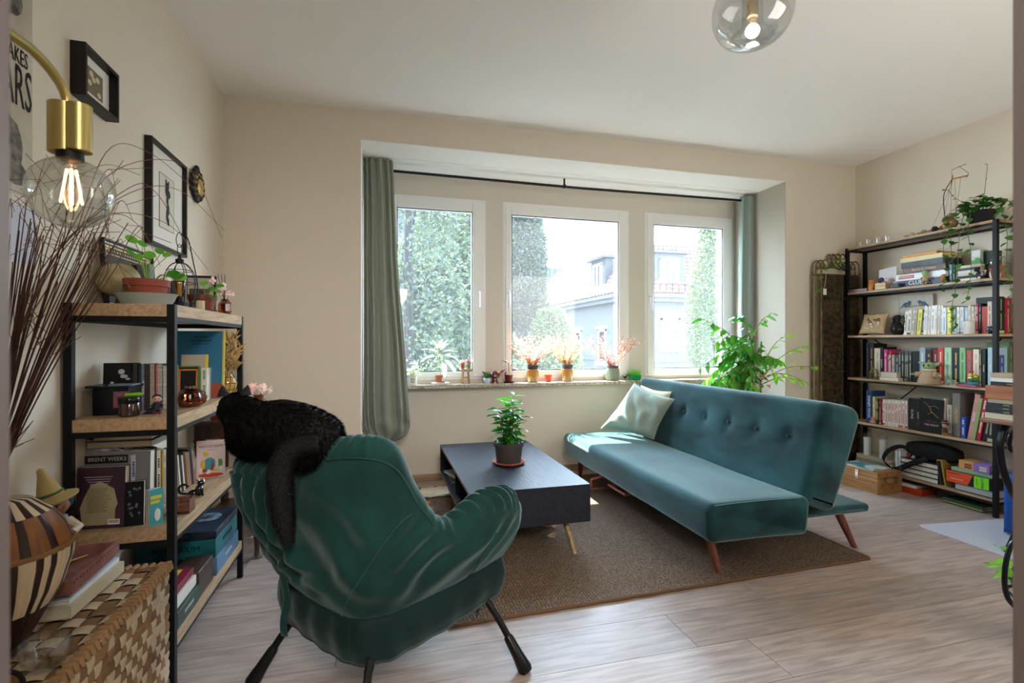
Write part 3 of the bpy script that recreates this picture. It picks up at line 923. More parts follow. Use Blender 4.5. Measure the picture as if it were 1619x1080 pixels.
def shell(u, v_):
    b_ = sp(SB, u); t = sp(ST, u)
    out = Vector((b_[0], b_[1]*1.0, 0)).normalized()
    rr = .052+.022*math.exp(-((u-.02)/.06)**2)+.022*math.exp(-((u-.98)/.06)**2)
    if v_ <= .55:
        k_ = v_/.55
        z = lerp(BZ, t[2]-rr, k_)
        p = Vector((lerp(b_[0], t[0], k_), lerp(b_[1], t[1], k_), z))
        p += out*(.030*math.sin(PI*k_)**.8)
        # folds: long pulled creases across the back, gathers under the arms
        bk = math.exp(-((u-.5)/.2)**2)
        p += out*(.020*bk*math.sin(p.z*40+p.x*24+6*n3(p, 3.0)))*math.sin(PI*k_)*(1-k_)
        p += out*(.010*math.exp(-((u-.56)/.12)**2)*math.sin(p.z*62-p.x*30+5*n3(p, 5)))*math.sin(PI*min(1, k_*1.6))*(1 if k_ < .62 else 0)
        lft = math.exp(-((u-.66)/.10)**2)
        p += out*(.017*lft*math.sin(u*190+p.z*14+4*n3(p, 5))*k_)
        rgt = math.exp(-((u-.18)/.13)**2)
        p += out*(.015*rgt*math.sin((p.z*55-p.y*40)+5*n3(p, 4)))*k_*(1-k_)*3.4
        p += out*(.016*n3(p, 4.2, 2)+.008*n3(p, 11, 4))*math.sin(PI*k_)
        # piped seam
    elif v_ <= .8:
        a = (v_-.55)/.25*PI
        c = Vector((t[0], t[1], t[2]-rr))-out*rr
        g = .014*math.sin(u*300+4*n3((u*8, v_*4, 0), 2))*(math.exp(-((u-.08)/.09)**2)+.6*math.exp(-((u-.68)/.12)**2)+.35*math.exp(-((u-.42)/.05)**2))
        r2 = rr+g*math.sin(a)**.5 if a > 0 and a < PI else rr
        p = c+out*math.cos(a)*r2+Vector((0, 0, math.sin(a)*r2*1.05))
        p += out*.006*n3((u*20, v_*5, 0), 1)
    else:
        k_ = (v_-.8)/.2
        c = Vector((t[0], t[1], t[2]-rr))-out*2*rr
        e_ = Vector((b_[0]*.72, b_[1]*.72, .40))
        p = c.lerp(e_, k_)+out*(.03*math.sin(PI*k_))
    return p
obj('padded_shell', MB().grid(shell, NS, 110), ARM, ac, ang=180)
# closing cushions at the arm fronts
for sgn, u in ((1, 0), (-1, 1)):
    mb = MB(); ring = [shell(u, j/63) for j in range(64)]
    c = sum(ring, Vector())/len(ring)+Vector((0, .035, 0))
    V = [c]+[c.lerp(p, .7)+Vector((0, .03, 0)) for p in ring]+ring
    F = []
    for i in range(63):
        F += [(0, 1+i, 2+i), (1+i, 65+i, 66+i, 2+i)]
    mb.add(V, F); obj('arm_front', mb, ARM, ac, ang=180)
# lower band
def band(u, v_):
    b_ = sp(SB, u); o_ = Vector((b_[0], b_[1], 0)).normalized()
    z = lerp(.365, .218, v_)
    return Vector((b_[0], b_[1], z))+o_*(.012*math.sin(PI*min(1, v_*1.1))+.003*math.sin(u*90)+.004*n3((u*9, v_*2, 0), 2)-.012*v_**4)
obj('seat_band', MB().grid(band, NS, 10), mat('081d1d', .75, c2='0e2b2b', vs=2.5, sheen=.2, bump=.1, bs=260, key='velvet band', spec=.2), ac, ang=180, solid=.012)
# seams
def seam(us, vs_, off=.003):
    pts = []
    for k_ in range(40):
        t = k_/39; u = interp([0, 1], us, t); v_ = interp([0, 1], vs_, t)
        b_ = sp(SB, u); o_ = Vector((b_[0], b_[1], 0)).normalized(); pts.append(shell(u, v_)+o_*off)
    return pts
PV = mat('163f3c', .6, sheen=.2, key='piping velvet')
for q_ in (seam((.43, .26), (.0, .47)), seam((.2, .44), (.55, .55), .004), seam((.12, .09), (.05, .4), .002), [band(.4, t/9)+Vector((.003, -.003, 0)) for t in range(10)]): obj('piping', MB().tube(q_, .0026, 6), PV, ac)
# seat
obj('seat_cushion', slab([(-.235, .26), (.235, .26), (.235, .44), (-.235, .44)], -.28, .36, .05, .05, ny=16), ARM, ac, ang=180)
obj('under_panel', MB().bx(-.23, .23, -.28, .3, .245, .262), BLK, ac)
# back pocket flap, ties
def flap(u, v_):
    q = band(.60+.0*u, 0); return Vector((-.165+.035*u+.004*v_, -.343-.010*math.sin(PI*u)-.006*math.sin(v_*9), .47-.255*v_))
obj('strap_flap', MB().grid(flap, 6, 14), ARM, ac, ang=180, solid=.006)
mb = MB()
for (x, y, l) in ((-.22, -.2, .05), (.20, -.26, .06), (.215, -.25, .08), (.22, .22, .09), (.235, .20, .06)):
    mb.tube([(x, y, .25), (x+.008, y-.006, .25-l*.5), (x-.002, y-.01, .25-l)], [.003, .004, .002], 5)
obj('tie', mb, BLK, ac)
BOOT = mat('101012', .3, key='black plastic boot')
for (a, b_) in (((.20, .22), (.40, .27)), ((-.21, -.20), (-.295, -.385)), ((.20, -.24), (.31, -.37)), ((-.21, .24), (-.33, .33))):
    p0 = Vector((a[0], a[1], .27)); p2 = Vector((b_[0], b_[1], .014)); p1 = p0.lerp(p2, .45)+Vector((0, 0, .02))
    L = catmull([p0, p1, p2], 9)
    l_ = obj('leg', MB().tube(L, .0125, 10), BLK, ac)
    d = (p2-p1); q0 = p1.lerp(p2, .38)
    obj('boot', MB().tube([q0, q0.lerp(p2, .08), q0.lerp(p2, .6), p2+Vector((0, 0, -.002)), p2+Vector((d.x*.06, d.y*.06, -.012))], [.015, .018, .021, .027, .022], 12), BOOT, l_)

# ================================================================ CAT
FURM = mat('040405', .5, bump=.6, bs=200, key='black fur', spec=.3)
def meta(els, res=.012, thr=.6):
    mbd = bpy.data.metaballs.new('body'); mbd.resolution = res; mbd.render_resolution = res; mbd.threshold = thr
    o = bpy.data.objects.new('body_meta', mbd); col.objects.link(o)
    for (c, r) in els:
        e = mbd.elements.new(); e.type = 'ELLIPSOID'; e.co = c
        if hasattr(r, '__len__'): e.size_x, e.size_y, e.size_z = r; e.radius = 1
        else: e.size_x = e.size_y = e.size_z = r; e.radius = 1
    dg = bpy.context.evaluated_depsgraph_get()
    me = bpy.data.meshes.new_from_object(o.evaluated_get(dg))
    bpy.data.objects.remove(o)
    return me
def orient(x, y, z=0): return Vector((x, y, z))
cw = thing('cat', 'black cat loafing along the top of the green armchair, tail hanging down', 'cat', (cx, cy, .80), arz)
# coordinates below in the armchair frame, z measured from .80
K = 1.55
els = []
def E_(x, y, z, r):
    els.append(((x, y, z-.80), tuple(q*K for q in r) if hasattr(r, '__len__') else r*K))
for i in range(9):    # trunk
    t = i/8
    E_(lerp(-.20, .09, t), lerp(-.425, -.365, t), lerp(.905, .905, t)+.02*math.sin(PI*t), (.072, .072+.012*math.sin(PI*t), .076+.008*math.sin(PI*t)))
E_(.10, -.37, .895, (.070, .08, .075)); E_(.06, -.40, .88, (.07, .05, .065))        # rump and thigh
E_(-.235, -.43, .925, (.062, .062, .075)); E_(-.26, -.435, .95, (.052, .052, .05))     # shoulder, neck
E_(-.21, -.42, .87, (.07, .06, .06)); E_(-.245, -.44, .87, (.042, .045, .045)); E_(-.20, -.415, .965, (.060, .045, .035)); E_(-.24, -.43, .975, (.045, .04, .035)); E_(.04, -.385, .94, (.06, .055, .045))     # chest, paws
E_(-.295, -.445, .985, (.052, .050, .047)); E_(-.328, -.45, .955, (.036, .034, .034)); E_(-.348, -.453, .945, (.026, .024, .022)); E_(-.31, -.47, .958, .026); E_(-.30, -.42, .958, .026)     # head, muzzle
me = meta(els, .010)
me.materials.clear(); me.materials.append(FURM)
me.polygons.foreach_set('use_smooth', [True]*len(me.polygons))
for v in me.vertices:
    v.co += v.normal*(.004*n3(v.co, 22)+.003*n3(v.co, 60))
body = obj('body', me, parent=cw)
tl = catmull([(.17, -.40, .905), (.13, -.455, .895), (.09, -.475, .83), (.075, -.465, .75), (.06, -.45, .68), (.05, -.43, .605)], 22)
tr_ = [interp([0, .2, .5, .8, 1], [.030, .032, .034, .026, .008], i/21) for i in range(22)]
tm = MB().tube([p-Vector((0, 0, .80)) for p in tl], tr_, 14)
obj('tail', tm, FURM, cw)
def ear(x, y, z, tx, ty):
    mb = MB()
    b0 = Vector((x, y, z-.80)); tip = b0+Vector((tx, ty, .036))
    N = 12; V = []
    for j in range(6):
        t = j/5; r = .022*(1-t)**.8+.001
        c = b0.lerp(tip, t)
        for i in range(N):
            a = 2*PI*i/N; V.append(c+Vector((math.cos(a)*r*.55, math.sin(a)*r, 0)))
    mb.add(V, [(j*N+i, j*N+(i+1) % N, (j+1)*N+(i+1) % N, (j+1)*N+i) for j in range(5) for i in range(N)])
    obj('ear', mb, FURM, cw)
    obj('inner_ear', MB().add([b0+Vector((-.0125, -.012, .006)), b0+Vector((-.0125, .012, .006)), b0.lerp(tip, .85)+Vector((-.003, 0, 0))], [(0, 1, 2)]), mat('120d0d', .8, key='inner ear'), cw)
ear(-.300, -.475, 1.016, .004, -.008); ear(-.275, -.42, 1.016, .006, .008)
for sy in (-1, 1):
    e = obj('eye', MB().ell((-.336, -.452+sy*.030, .184), (.008, .007, .007), 10, 8), mat('dfe6b0', .1, key='cat eye'), cw)
    obj('pupil', MB().ell((-.343, -.452+sy*.033, .184), (.002, .0018, .006), 8, 6), mat('050505', .1, key='pupil'), e)
obj('nose', MB().ell((-.371, -.453, .156), (.004, .006, .004), 8, 6), mat('1a1315', .3, key='cat nose'), cw)
# coat: short hair tufts over the body
mb = MB()
random.seed(3)
polys = list(me.polygons)
for i in range(20000):
    p = random.choice(polys); vs_ = [me.vertices[j] for j in p.vertices]
    w = [random.random() for _ in vs_]; sw = sum(w)
    c = sum((v.co*q for v, q in zip(vs_, w)), Vector())/sw
    nn = p.normal
    if c.x < -.31: continue
    ln = rnd(.012, .022)
    d = (nn*.55+Vector((.75, -.05, -.35))).normalized()
    s_ = d.cross(nn).normalized()*.0011
    mb.add([c-s_, c+s_, c+d*ln], [(0, 1, 2)])
for i in range(7000):
    k_ = random.random(); j = min(int(k_*21), 20); f = k_*21-j
    c = tl[j].lerp(tl[j+1], f)-Vector((0, 0, .80)); r = lerp(tr_[j], tr_[j+1], f)
    a = rnd(0, 2*PI); tn = (tl[j+1]-tl[j]).normalized(); u_ = tn.orthogonal().normalized(); w_ = tn.cross(u_)
    nn = u_*math.cos(a)+w_*math.sin(a)
    c = c+nn*r*.97; d = (nn*.6+tn).normalized(); s_ = d.cross(nn).normalized()*.0013
    mb.add([c-s_, c+s_, c+d*rnd(.012, .022)], [(0, 1, 2)])
obj('coat', mb, FURM, cw, smooth=False)['kind'] = 'stuff'
mb = MB()
for i in range(8):
    s_ = 1 if i % 2 else -1
    mb.tube([(-.352, -.453+s_*.014, .160), (-.355, -.453+s_*.03, .163+.003*i), (-.345, -.453+s_*.055, .155+.004*i)], .0003, 3)
obj('whiskers', mb, mat('cfcfcf', .4, key='whisker'), cw)
random.seed(21)

# ================================================================ PLANTS
def pot_prof(r0, r1, h, rim=.0, rh=.0, th=.004):
    """open pot: outer wall, rim, inner wall, floor"""
    if rim:
        P = [(0, 0), (r0, 0), (r1-rim, h-rh), (r1, h-rh), (r1+.001, h), (r1-th, h), (r1-th-.002, h-.02), (0, h-.02)]
    else:
        P = [(0, 0), (r0, 0), ((r0+r1)/2, h*.5), (r1, h), (r1-th, h), (r1-th-.001, h-.015), (0, h-.015)]
    return P
def soil(parent, r, z): obj('soil', MB().lathe([(0, z-.01), (r, z-.01), (r, z-.002), (r*.5, z+.003), (0, z+.004)], 18, cap=False), SOIL, parent)

# big potted plant on the coffee table
t = thing('potted_plant', 'bushy glossy-leaved plant in a dark plastic pot on the coffee table', 'plant', (.815, 3.165, .40))
obj('saucer', MB().lathe([(0, 0), (.085, 0), (.105, .012), (.107, .02), (.100, .02), (.085, .008), (0, .008)], 40, cap=False), TERRA, t)
pt = MB().lathe([(0, .009), (.077, .009), (.080, .014), (.092, .118), (.099, .120), (.101, .145), (.096, .145), (.093, .125), (0, .125)], 48, cap=False)
p_ = obj('pot', pt, mat('463f3f', .55, key='grey plastic pot'), t)
soil(p_, .09, .13)
LFB = leafmat('14551c', '3f9a2a', .3, .22, key='glossy leaf')
LFT = leafmat('4aa02c', '86d23f', .5, .25, key='young leaf')
lm1 = leafmesh(.112, .056, LFB, .3, .22, 6, wave=.05); lm2 = leafmesh(.125, .058, LFT, .3, .22, 6, wave=.05)
mb = MB()
for si in range(8):
    a0 = 2*PI*si/8+.3; top = (.035*math.cos(a0), .035*math.sin(a0), .39 if si else .45)
    base = (.03*math.cos(a0), .03*math.sin(a0), .125)
    if si > 2: top = (.065*math.cos(a0), .065*math.sin(a0), .30 if si % 2 else .35)
    P = catmull([base, vl(base, top, .5), top], 10); mb.tube(P, [.004-.0003*k_ for k_ in range(10)], 6)
    nl = 20 if si < 3 else 19
    for k_ in range(nl):
        t_ = k_/(nl-1); q = interp([i/9 for i in range(10)], [tuple(p) for p in P], .12+.88*t_)
        a = k_*2.4+si
        upz = lerp(-.1, .55, t_)
        put_leaf(t, lm2 if t_ > .86 and si < 3 else lm1, q, (math.cos(a), math.sin(a), upz+rnd(-.3, .2)), rnd(-.4, .4), rnd(.55, .95)*(1.05 if t_ > .8 else .85))
obj('stem', mb, mat('4d6a2c', .6, key='green stem'), t)

# ficus in the corner of the window niche
t = thing('ficus_tree', 'tall leafy ficus plant behind the sofa in the right window corner', 'plant', (3.06, 3.59, 0))
fp = obj('pot', MB().lathe(pot_prof(.13, .17, .30, .01, .05, .008), 36, cap=False), mat('d8d5cf', .5, key='white floor pot'), t); soil(fp, .15, .28)
FLM = leafmat('1e6a1a', '63a832', .4, .15, key='ficus leaf'); FLY = leafmat('6aa92c', '9bc94a', .5, .3, key='ficus pale leaf')
fm = leafmesh(.098, .044, FLM, .35, .15, 5, wave=.08); fy = leafmesh(.075, .034, FLY, .3, .15, 5)
mb = MB()
trunks = [[(-.02, 0, .27), (-.03, .01, .6), (.03, 0, .85), (.02, .02, 1.15), (.05, 0, 1.3)], [(.03, .01, .27), (.06, 0, .6), (.10, .01, .8), (.09, 0, .98), (.12, .02, 1.2)], [(0, -.02, .27), (-.05, -.02, .6), (-.08, 0, .85), (-.12, .0, 1.05)]]
for T_ in trunks: mb.tube(catmull(T_, 14), [.014-.0006*i for i in range(14)], 7)
brs = []
def br(p, q, n_, m_, dr=.5):
    mid = vl(p, q, .5); mid = (mid[0], mid[1], mid[2]+.05)
    P = catmull([p, mid, q], 12); mb.tube(P, [.005-.0003*i for i in range(12)], 5)
    for k_ in range(n_):
        u = .25+.75*k_/(n_-1); j = min(int(u*11), 10); q_ = P[j].lerp(P[j+1], u*11-j)
        d = (P[j+1]-P[j]).normalized(); s_ = d.cross(Vector((0, 0, 1))).normalized()*(1 if k_ % 2 else -1)
        put_leaf(t, m_, q_, d*.7+s_*rnd(.2, .9)+Vector((0, 0, -dr*rnd(.5, 1.5))), rnd(-.7, .7), rnd(.75, 1.15))
for k_ in range(19):
    a = rnd(PI*.7, PI*1.5); p = (rnd(-.08, .05), 0, rnd(.85, 1.2)); L = rnd(.25, .5)
    br(p, (p[0]+L*math.cos(a), p[1]+L*.7*math.sin(a), p[2]+rnd(-.25, .12)), 11, fm)
br((-.05, 0, 1.1), (-.52, -.06, 1.38), 12, fm); br((0, 0, 1.2), (-.22, -.1, 1.42), 9, fm); br((0, 0, 1.2), (.1, -.1, 1.43), 8, fm)
for (q, n_) in (((.50, -.05, 1.16), 9), ((.36, .0, 1.02), 8), ((.62, -.05, .98), 7), ((.42, -.1, .86), 7), ((.30, -.05, 1.25), 6), ((.55, 0, .85), 6), ((.2, -.05, .9), 5)):
    br((.10, 0, rnd(.8, 1.0)), q, n_, fy, .3)
obj('stem', mb, mat('8a6a4a', .8, var=.3, vs=20, key='ficus bark'), t)
mb = MB()
for i in range(230):
    a = rnd(PI*.6, PI*1.5); rr = rnd(.03, .40)*rnd(.5, 1)
    leafstuff(mb, (rr*math.cos(a), rr*.6*math.sin(a), rnd(.72, 1.28)-rr*.3), Vector((math.cos(a), math.sin(a)*.6, rnd(-1.4, -.2))), rnd(.055, .085), rnd(.026, .036), up=rdir(), droop=.35)
obj('leaf_mass', mb, FLM, t, smooth=False)['kind'] = 'stuff'
mb = MB()
for i in range(14): leafstuff(mb, (rnd(.02, .14), rnd(-.04, .04), rnd(.75, 1.02)), rdir(), .07, .04, droop=.5)
obj('dry_leaves', mb, mat('b98a5c', .8, key='dry leaf'), t, smooth=False, solid=.0006)

# ---- window sill
SZ = .835
def succ(parent, n, h, spread, mats, ll, z0, w=.35, stemc='a4673f', lead=0):
    """branching small shrub: stems plus many tiny leaves as one part"""
    mb = MB(); fb = MB(); fb2 = MB()
    for i in range(n):
        a = rnd(0, 2*PI); sr = spread*rnd(.3, 1); hh = h*rnd(.6, 1)
        P = catmull([(.01*math.cos(a), .01*math.sin(a), z0), (sr*.45*math.cos(a), sr*.45*math.sin(a), z0+hh*.45), (sr*math.cos(a+.3), sr*math.sin(a+.3), z0+hh)], 7)
        mb.tube(P, [.0032-.0003*k_ for k_ in range(7)], 5)
        for k_ in range(22):
            u = rnd(.25, 1); j = min(int(u*6), 5); q = P[j].lerp(P[j+1], u*6-j)
            if random.random() < .5:
                q2 = q+rdir(0, 1)*rnd(.01, .03); mb.tube([q, q2], .0012, 3, cap=False)
            else: q2 = q
            leafstuff(fb if random.random() < .6 else fb2, q2, rdir(-.3, 1), ll*rnd(.6, 1.3), ll*w*2, up=rdir())
    obj('stem', mb, mat(stemc, .7, key='st'+stemc), parent)
    obj('leaf_spray', fb, mats[0], parent, smooth=False)['kind'] = 'stuff'
    obj('blossom', fb2, mats[1], parent, smooth=False)['kind'] = 'stuff'
LPK = leafmat('b5786a', 'd8a498', .5, .4, key='pink leaf'); LWH = leafmat('c4b4a4', 'e0cfc6', .5, .4, key='white blossom'); LGY = leafmat('7c8a3c', 'a8ac60', .5, .4, key='yellow green leaf')
# mug
t = thing('mug', 'white mug with a black ornament holding a small plant at the left of the sill', 'mug', (.262, 4.27, SZ))
m_ = obj('body', MB().lathe([(0, 0), (.038, 0), (.041, .01), (.041, .085), (.037, .085), (.036, .07), (0, .07)], 28, cap=False), mat('dcd8cc', .35, key='mug'), t); soil(m_, .035, .075)
obj('handle', MB().tube([(-.04, 0, .07), (-.062, -.005, .06), (-.064, -.005, .035), (-.04, 0, .02)], .005, 8), mat('2b3038', .4, key='mug handle'), t)
mb = MB()
for i in range(5): mb.ell((.012*math.sin(i*1.25), -.0405, .04+.014*math.cos(i*1.25)), (.005, .0015, .005), 8, 6)
obj('ornament', mb, BLK, t)
succ(t, 7, .07, .05, (leafmat('c9cf9c', 'eef0d6', .5, key='pale cup leaf'), LWH), .02, .07, .3, '8a9a5a')
# large variegated plant
t = thing('potted_plant', 'pale large-leaved plant in a small terracotta pot on a white saucer, left window', 'plant', (.50, 4.275, SZ))
obj('saucer', MB().lathe([(0, 0), (.07, 0), (.078, .015), (.075, .017), (0, .012)], 32, cap=False), WHT, t)
pp = obj('pot', MB().lathe([(0, .013), (.036, .013), (.044, .06), (.047, .06), (.048, .075), (.044, .075), (.043, .065), (0, .065)], 30, cap=False), mat('b9705a', .7, key='salmon pot'), t); soil(pp, .042, .067)
obj('price_label', MB().bx(.006, .034, -.0485, -.0465, .03, .06), WHT, pp)
LV = leafmat('8a9a5c', 'b9c09a', .55, .35, key='variegated leaf')
lv = leafmesh(.125, .055, LV, .35, .2, 6, wave=.06)
mb = MB(); P = catmull([(0, 0, .06), (0, 0, .14), (-.015, 0, .22), (-.02, 0, .28)], 10); mb.tube(P, .003, 6)
for (x, y, z, dx, dy, dz, s_) in ((-.02, 0, .28, -.2, -.3, .9, .8), (-.02, 0, .28, .4, 0, .9, .8), (-.02, 0, .27, -.9, -.3, .5, .9), (-.02, 0, .27, .9, -.2, .3, 1), (0, 0, .25, .9, .1, -.1, 1.15), (-.01, 0, .24, -.9, .1, 0, .9), (0, 0, .22, .8, -.5, -.6, 1.1), (0, 0, .21, .3, -.6, -1, 1.1), (-.01, 0, .26, -.5, -.5, .6, .7), (-.02, 0, .29, .2, .2, 1, .7), (-.02, 0, .28, .7, .3, .9, .7), (0, 0, .2, 1, .1, -.4, 1)):
    put_leaf(t, lv, (x+dx*.04, y+dy*.04, z+dz*.02), (dx, dy, dz), rnd(-.5, .5), s_)
    mb.tube([(x, y, z), (x+dx*.04, y+dy*.04, z+dz*.02)], .0015, 4)
P2 = catmull([(0, 0, .14), (-.1, 0, .14), (-.2, .01, .10), (-.23, .01, .06)], 10); mb.tube(P2, .002, 5)
obj('stem', mb, mat('b7c07c', .6, key='pale stem'), t)
put_leaf(t, lv, (-.19, 0, .17), (-.6, -.4, .3), .3, .8)
fb = MB()
for i in range(70):
    q = P2[random.randrange(10)]; leafstuff(fb, q+Vector((rnd(-.02, .04), rnd(-.02, .02), rnd(0, .10))), rdir(), .025, .014, up=rdir())
obj('leaf_spray', fb, LV, t, smooth=False)['kind'] = 'stuff'
# little stool with two mini pots
t = thing('plant_stool', 'tiny round wooden stool carrying two mini pots on the sill', 'stool', (.715, 4.27, SZ))
SW = woodmat('c49a68', '9c7444', 3, 2, .5, key='stool wood')
obj('seat', MB().lathe([(0, .118), (.052, .118), (.054, .124), (.052, .13), (0, .13)], 28, cap=False), SW, t)
for k_ in range(4):
    a = PI/4+k_*PI/2; obj('leg', MB().tube([(.03*math.cos(a), .03*math.sin(a), .119), (.043*math.cos(a), .043*math.sin(a), 0)], .006, 8), SW, t)
mb = MB()
for k_ in range(4):
    a, b_ = PI/4+k_*PI/2, PI/4+(k_+1)*PI/2; mb.tube([(.037*math.cos(a), .037*math.sin(a), .055), (.037*math.cos(b_), .037*math.sin(b_), .055)], .004, 6)
obj('stretcher', mb, SW, t)
for dx, c, lb in ((-.026, 'b9654a', 'mini terracotta pot with a pale succulent on the tiny stool, left'), (.026, '7f9a5e', 'mini green pot with a pink heather sprig on the tiny stool, right')):
    q = thing('mini_pot', lb, 'plant', (.715+dx, 4.268, SZ+.13), group='mini pots on the stool')
    po_ = obj('pot', MB().lathe(pot_prof(.014, .02, .034), 20, cap=False), mat(c, .6), q)
    succ(q, 6, .06 if dx > 0 else .035, .02, (LPK, LWH), .014, .025, .3, 'a87a5a')
# blue bowl with jade, mushroom
t = thing('potted_plant', 'small green plant in a blue and white bowl beside the brown mushroom', 'plant', (.905, 4.265, SZ))
b1 = obj('bowl', MB().lathe([(0, 0), (.02, 0), (.034, .02), (.036, .036), (.030, .048), (.026, .048), (.026, .04), (0, .04)], 28, cap=False), mat('8fa0b4', .25, c2='e4e8ee', vs=30, key='blue white glaze'), t); soil(b1, .025, .042)
LJ = leafmat('2f5c2a', '6f9a55', .2, .4, key='jade leaf')
succ(t, 8, .04, .03, (LJ, LJ), .022, .04, .35, '5a6a3a')
t = thing('mushroom_ornament', 'glossy brown ceramic mushroom standing on the sill', 'ornament', (.975, 4.275, SZ))
GB = mat('6b2a17', .12, coat=1, var=.2, key='brown glaze')
obj('foot', MB().lathe([(0, 0), (.032, 0), (.030, .015), (.022, .035), (.024, .055), (0, .056)], 28, cap=False), GB, t)
obj('cap', MB().lathe([(0, .05), (.035, .05), (.046, .06), (.044, .085), (.03, .103), (0, .11)], 32, cap=False), GB, t)
# coleus
t = thing('potted_plant', 'coleus with burgundy and cream leaves in a dark red pot on the sill', 'plant', (1.10, 4.275, SZ))
obj('saucer', MB().lathe([(0, 0), (.042, 0), (.046, .012), (0, .010)], 24, cap=False), BLK, t)
b1 = obj('pot', MB().lathe([(0, .01), (.028, .01), (.036, .07), (.033, .07), (.032, .06), (0, .06)], 24, cap=False), mat('6a2323', .4, key='dark red pot'), t); soil(b1, .03, .06)
CL = leafmesh(.075, .05, leafmat('7a2038', 'a8485c', .4, .4, key='coleus leaf'), .4, .1, 6, wave=.1); CL2 = leafmesh(.07, .045, leafmat('b4c07a', 'e6a0a0', .5, .4, key='coleus pale'), .4, .1, 6, wave=.1)
mb = MB(); mb.tube([(0, 0, .06), (.003, 0, .12), (0, 0, .18)], .003, 5)
for (dx, dz, z, m__, s_) in ((-1, -.2, .12, CL, 1.1), (-.8, .3, .15, CL2, .8), (-.9, .6, .18, CL, .7), (.9, .1, .13, CL, 1), (.6, .2, .15, CL, .8), (.2, -.9, .10, CL2, .9), (-.4, .9, .18, CL2, .6), (.5, .9, .18, CL2, .6), (-.6, -.6, .11, CL, .8)):
    put_leaf(t, m__, (dx*.02, -.005, z), (dx, rnd(-.5, -.1), dz), rnd(-.3, .3), s_)
obj('stem', mb, mat('6a4a3a', .6, key='coleus stem'), t)
# ochre glazed pots with heather-like shrubs
OC = mat('b07a35', .2, coat=.8, c2='c99a55', vs=6, key='ochre glaze'); GR = mat('4a4a4e', .5, key='grey band'); GL2 = mat('c9b28a', .2, coat=.8, c2='a88a5a', vs=25, key='speckled foot')
def ochre(x, lb, mats, n):
    t = thing('potted_plant', lb, 'plant', (x, 4.28, SZ), group='ochre glazed pots')
    obj('foot', MB().lathe([(0, 0), (.038, 0), (.046, .012), (.050, .04), (.0500, .045)], 36, cap=False), GL2, t)
    obj('pot', MB().lathe([(.0502, .043), (.0555, .055), (.0555, .112), (.052, .116), (.046, .116), (.045, .1), (0, .1)], 36, cap=False), OC, t)
    b1 = obj('inner_pot', MB().lathe([(.047, .112), (.050, .118), (.050, .135), (.056, .138), (.057, .155), (.052, .155), (.05, .145), (0, .145)], 32, cap=False), GR, t); soil(b1, .049, .148)
    succ(t, n, .29, .27, mats, .019, .14, .3, 'b4815a')
ochre(1.325, 'pink blossomed shrub in an ochre glazed pot, first of two ochre pots from the left', (LPK, LWH), 44)
ochre(1.655, 'yellow-green leggy plant in an ochre glazed pot, right of the little red pot', (LGY, LWH), 44)
t = thing('flower_pot', 'empty small orange-red plastic pot between the two ochre pots', 'pot', (1.468, 4.27, SZ))
obj('body', MB().lathe([(0, 0), (.023, 0), (.031, .05), (.034, .052), (.034, .064), (.031, .064), (.029, .05), (.021, .004), (0, .004)], 28, cap=False, rib=.0), mat('d4583c', .5, key='orange plastic'), t)
# green textured pot
t = thing('potted_plant', 'reddish leggy shrub in a sage pot with chevron relief on the sill', 'plant', (2.105, 4.28, SZ))
def chev(u, v_):
    a = 2*PI*u; z = .012+.105*v_; r = interp([0, .15, .5, .8, 1], [.055, .064, .066, .062, .055], v_)
    r += .0022*math.sin((v_*9+abs(((u*10) % 1)-.5)*2.2)*2*PI)
    return (r*math.cos(a), r*math.sin(a), z)
obj('pot', MB().grid(chev, 160, 60, wu=True), mat('8a9483', .6, key='sage ceramic'), t, ang=180)
obj('foot', MB().lathe([(0, 0), (.05, 0), (.0555, .014)], 32, cap=False), mat('8a9483', .6, key='sage ceramic'), t)
b1 = obj('rim', MB().lathe([(.050, .112), (.0555, .116), (.0565, .140), (.052, .140), (.05, .12), (0, .12)], 32, cap=False), GR, t); soil(b1, .05, .125)
succ(t, 30, .30, .26, (LPK, LWH), .014, .125, .3, 'a85f3f')
t = thing('figurine', 'tiny dark dinosaur-like metal figurine beside the grass box', 'figurine', (2.222, 4.25, SZ), .2)
mb = MB(); mb.ell((0, 0, .030), (.016, .007, .010)); mb.tube([(.012, 0, .034), (.022, 0, .05), (.03, 0, .054)], [.005, .004, .003], 6); mb.ell((.032, 0, .055), (.008, .004, .004)); mb.tube([(-.012, 0, .03), (-.028, 0, .04), (-.036, 0, .052)], [.005, .003, .001], 6)
for sx in (-.006, .008): mb.tube([(sx, 0, .025), (sx-.004, 0, .012), (sx+.002, 0, 0), (sx+.01, 0, .001)], .002, 5)
obj('body', mb, mat('23262c', .4, .6, key='dark metal'), t)
t = thing('grass_box', 'bright green plastic tray of sprouting grass at the right end of the sill', 'plant', (2.335, 4.275, SZ))
b1 = obj('tray', MB().lathe([(0, 0), (.047, 0), (.050, .005), (.052, .042), (.058, .044), (.058, .048), (.05, .048), (.048, .03), (0, .03)], 4, cap=False), mat('159a55', .35, key='green plastic'), t, rot=(0, 0, PI/4), smooth=False)
for v in b1.data.vertices:
    v.co.x *= 1.15; v.co.y *= 1.15
mb = MB()
for i in range(420):
    p = Vector((rnd(-.045, .045), rnd(-.035, .035), .03)); a = rnd(0, 2*PI); d = Vector((.25*math.cos(a), .25*math.sin(a), 1)); s_ = Vector((.0013, 0, 0)); L = rnd(.04, .075)
    mb.add([p-s_, p+s_, p+d*L*.6+s_, p+d*L*.6-s_, p+d*L+Vector((d.x, d.y, 0))*.02], [(0, 1, 2, 3), (3, 2, 4)])
obj('grass', mb, leafmat('4a8a2c', '8abf5a', .5, key='grass blade'), t, smooth=False)['kind'] = 'stuff'
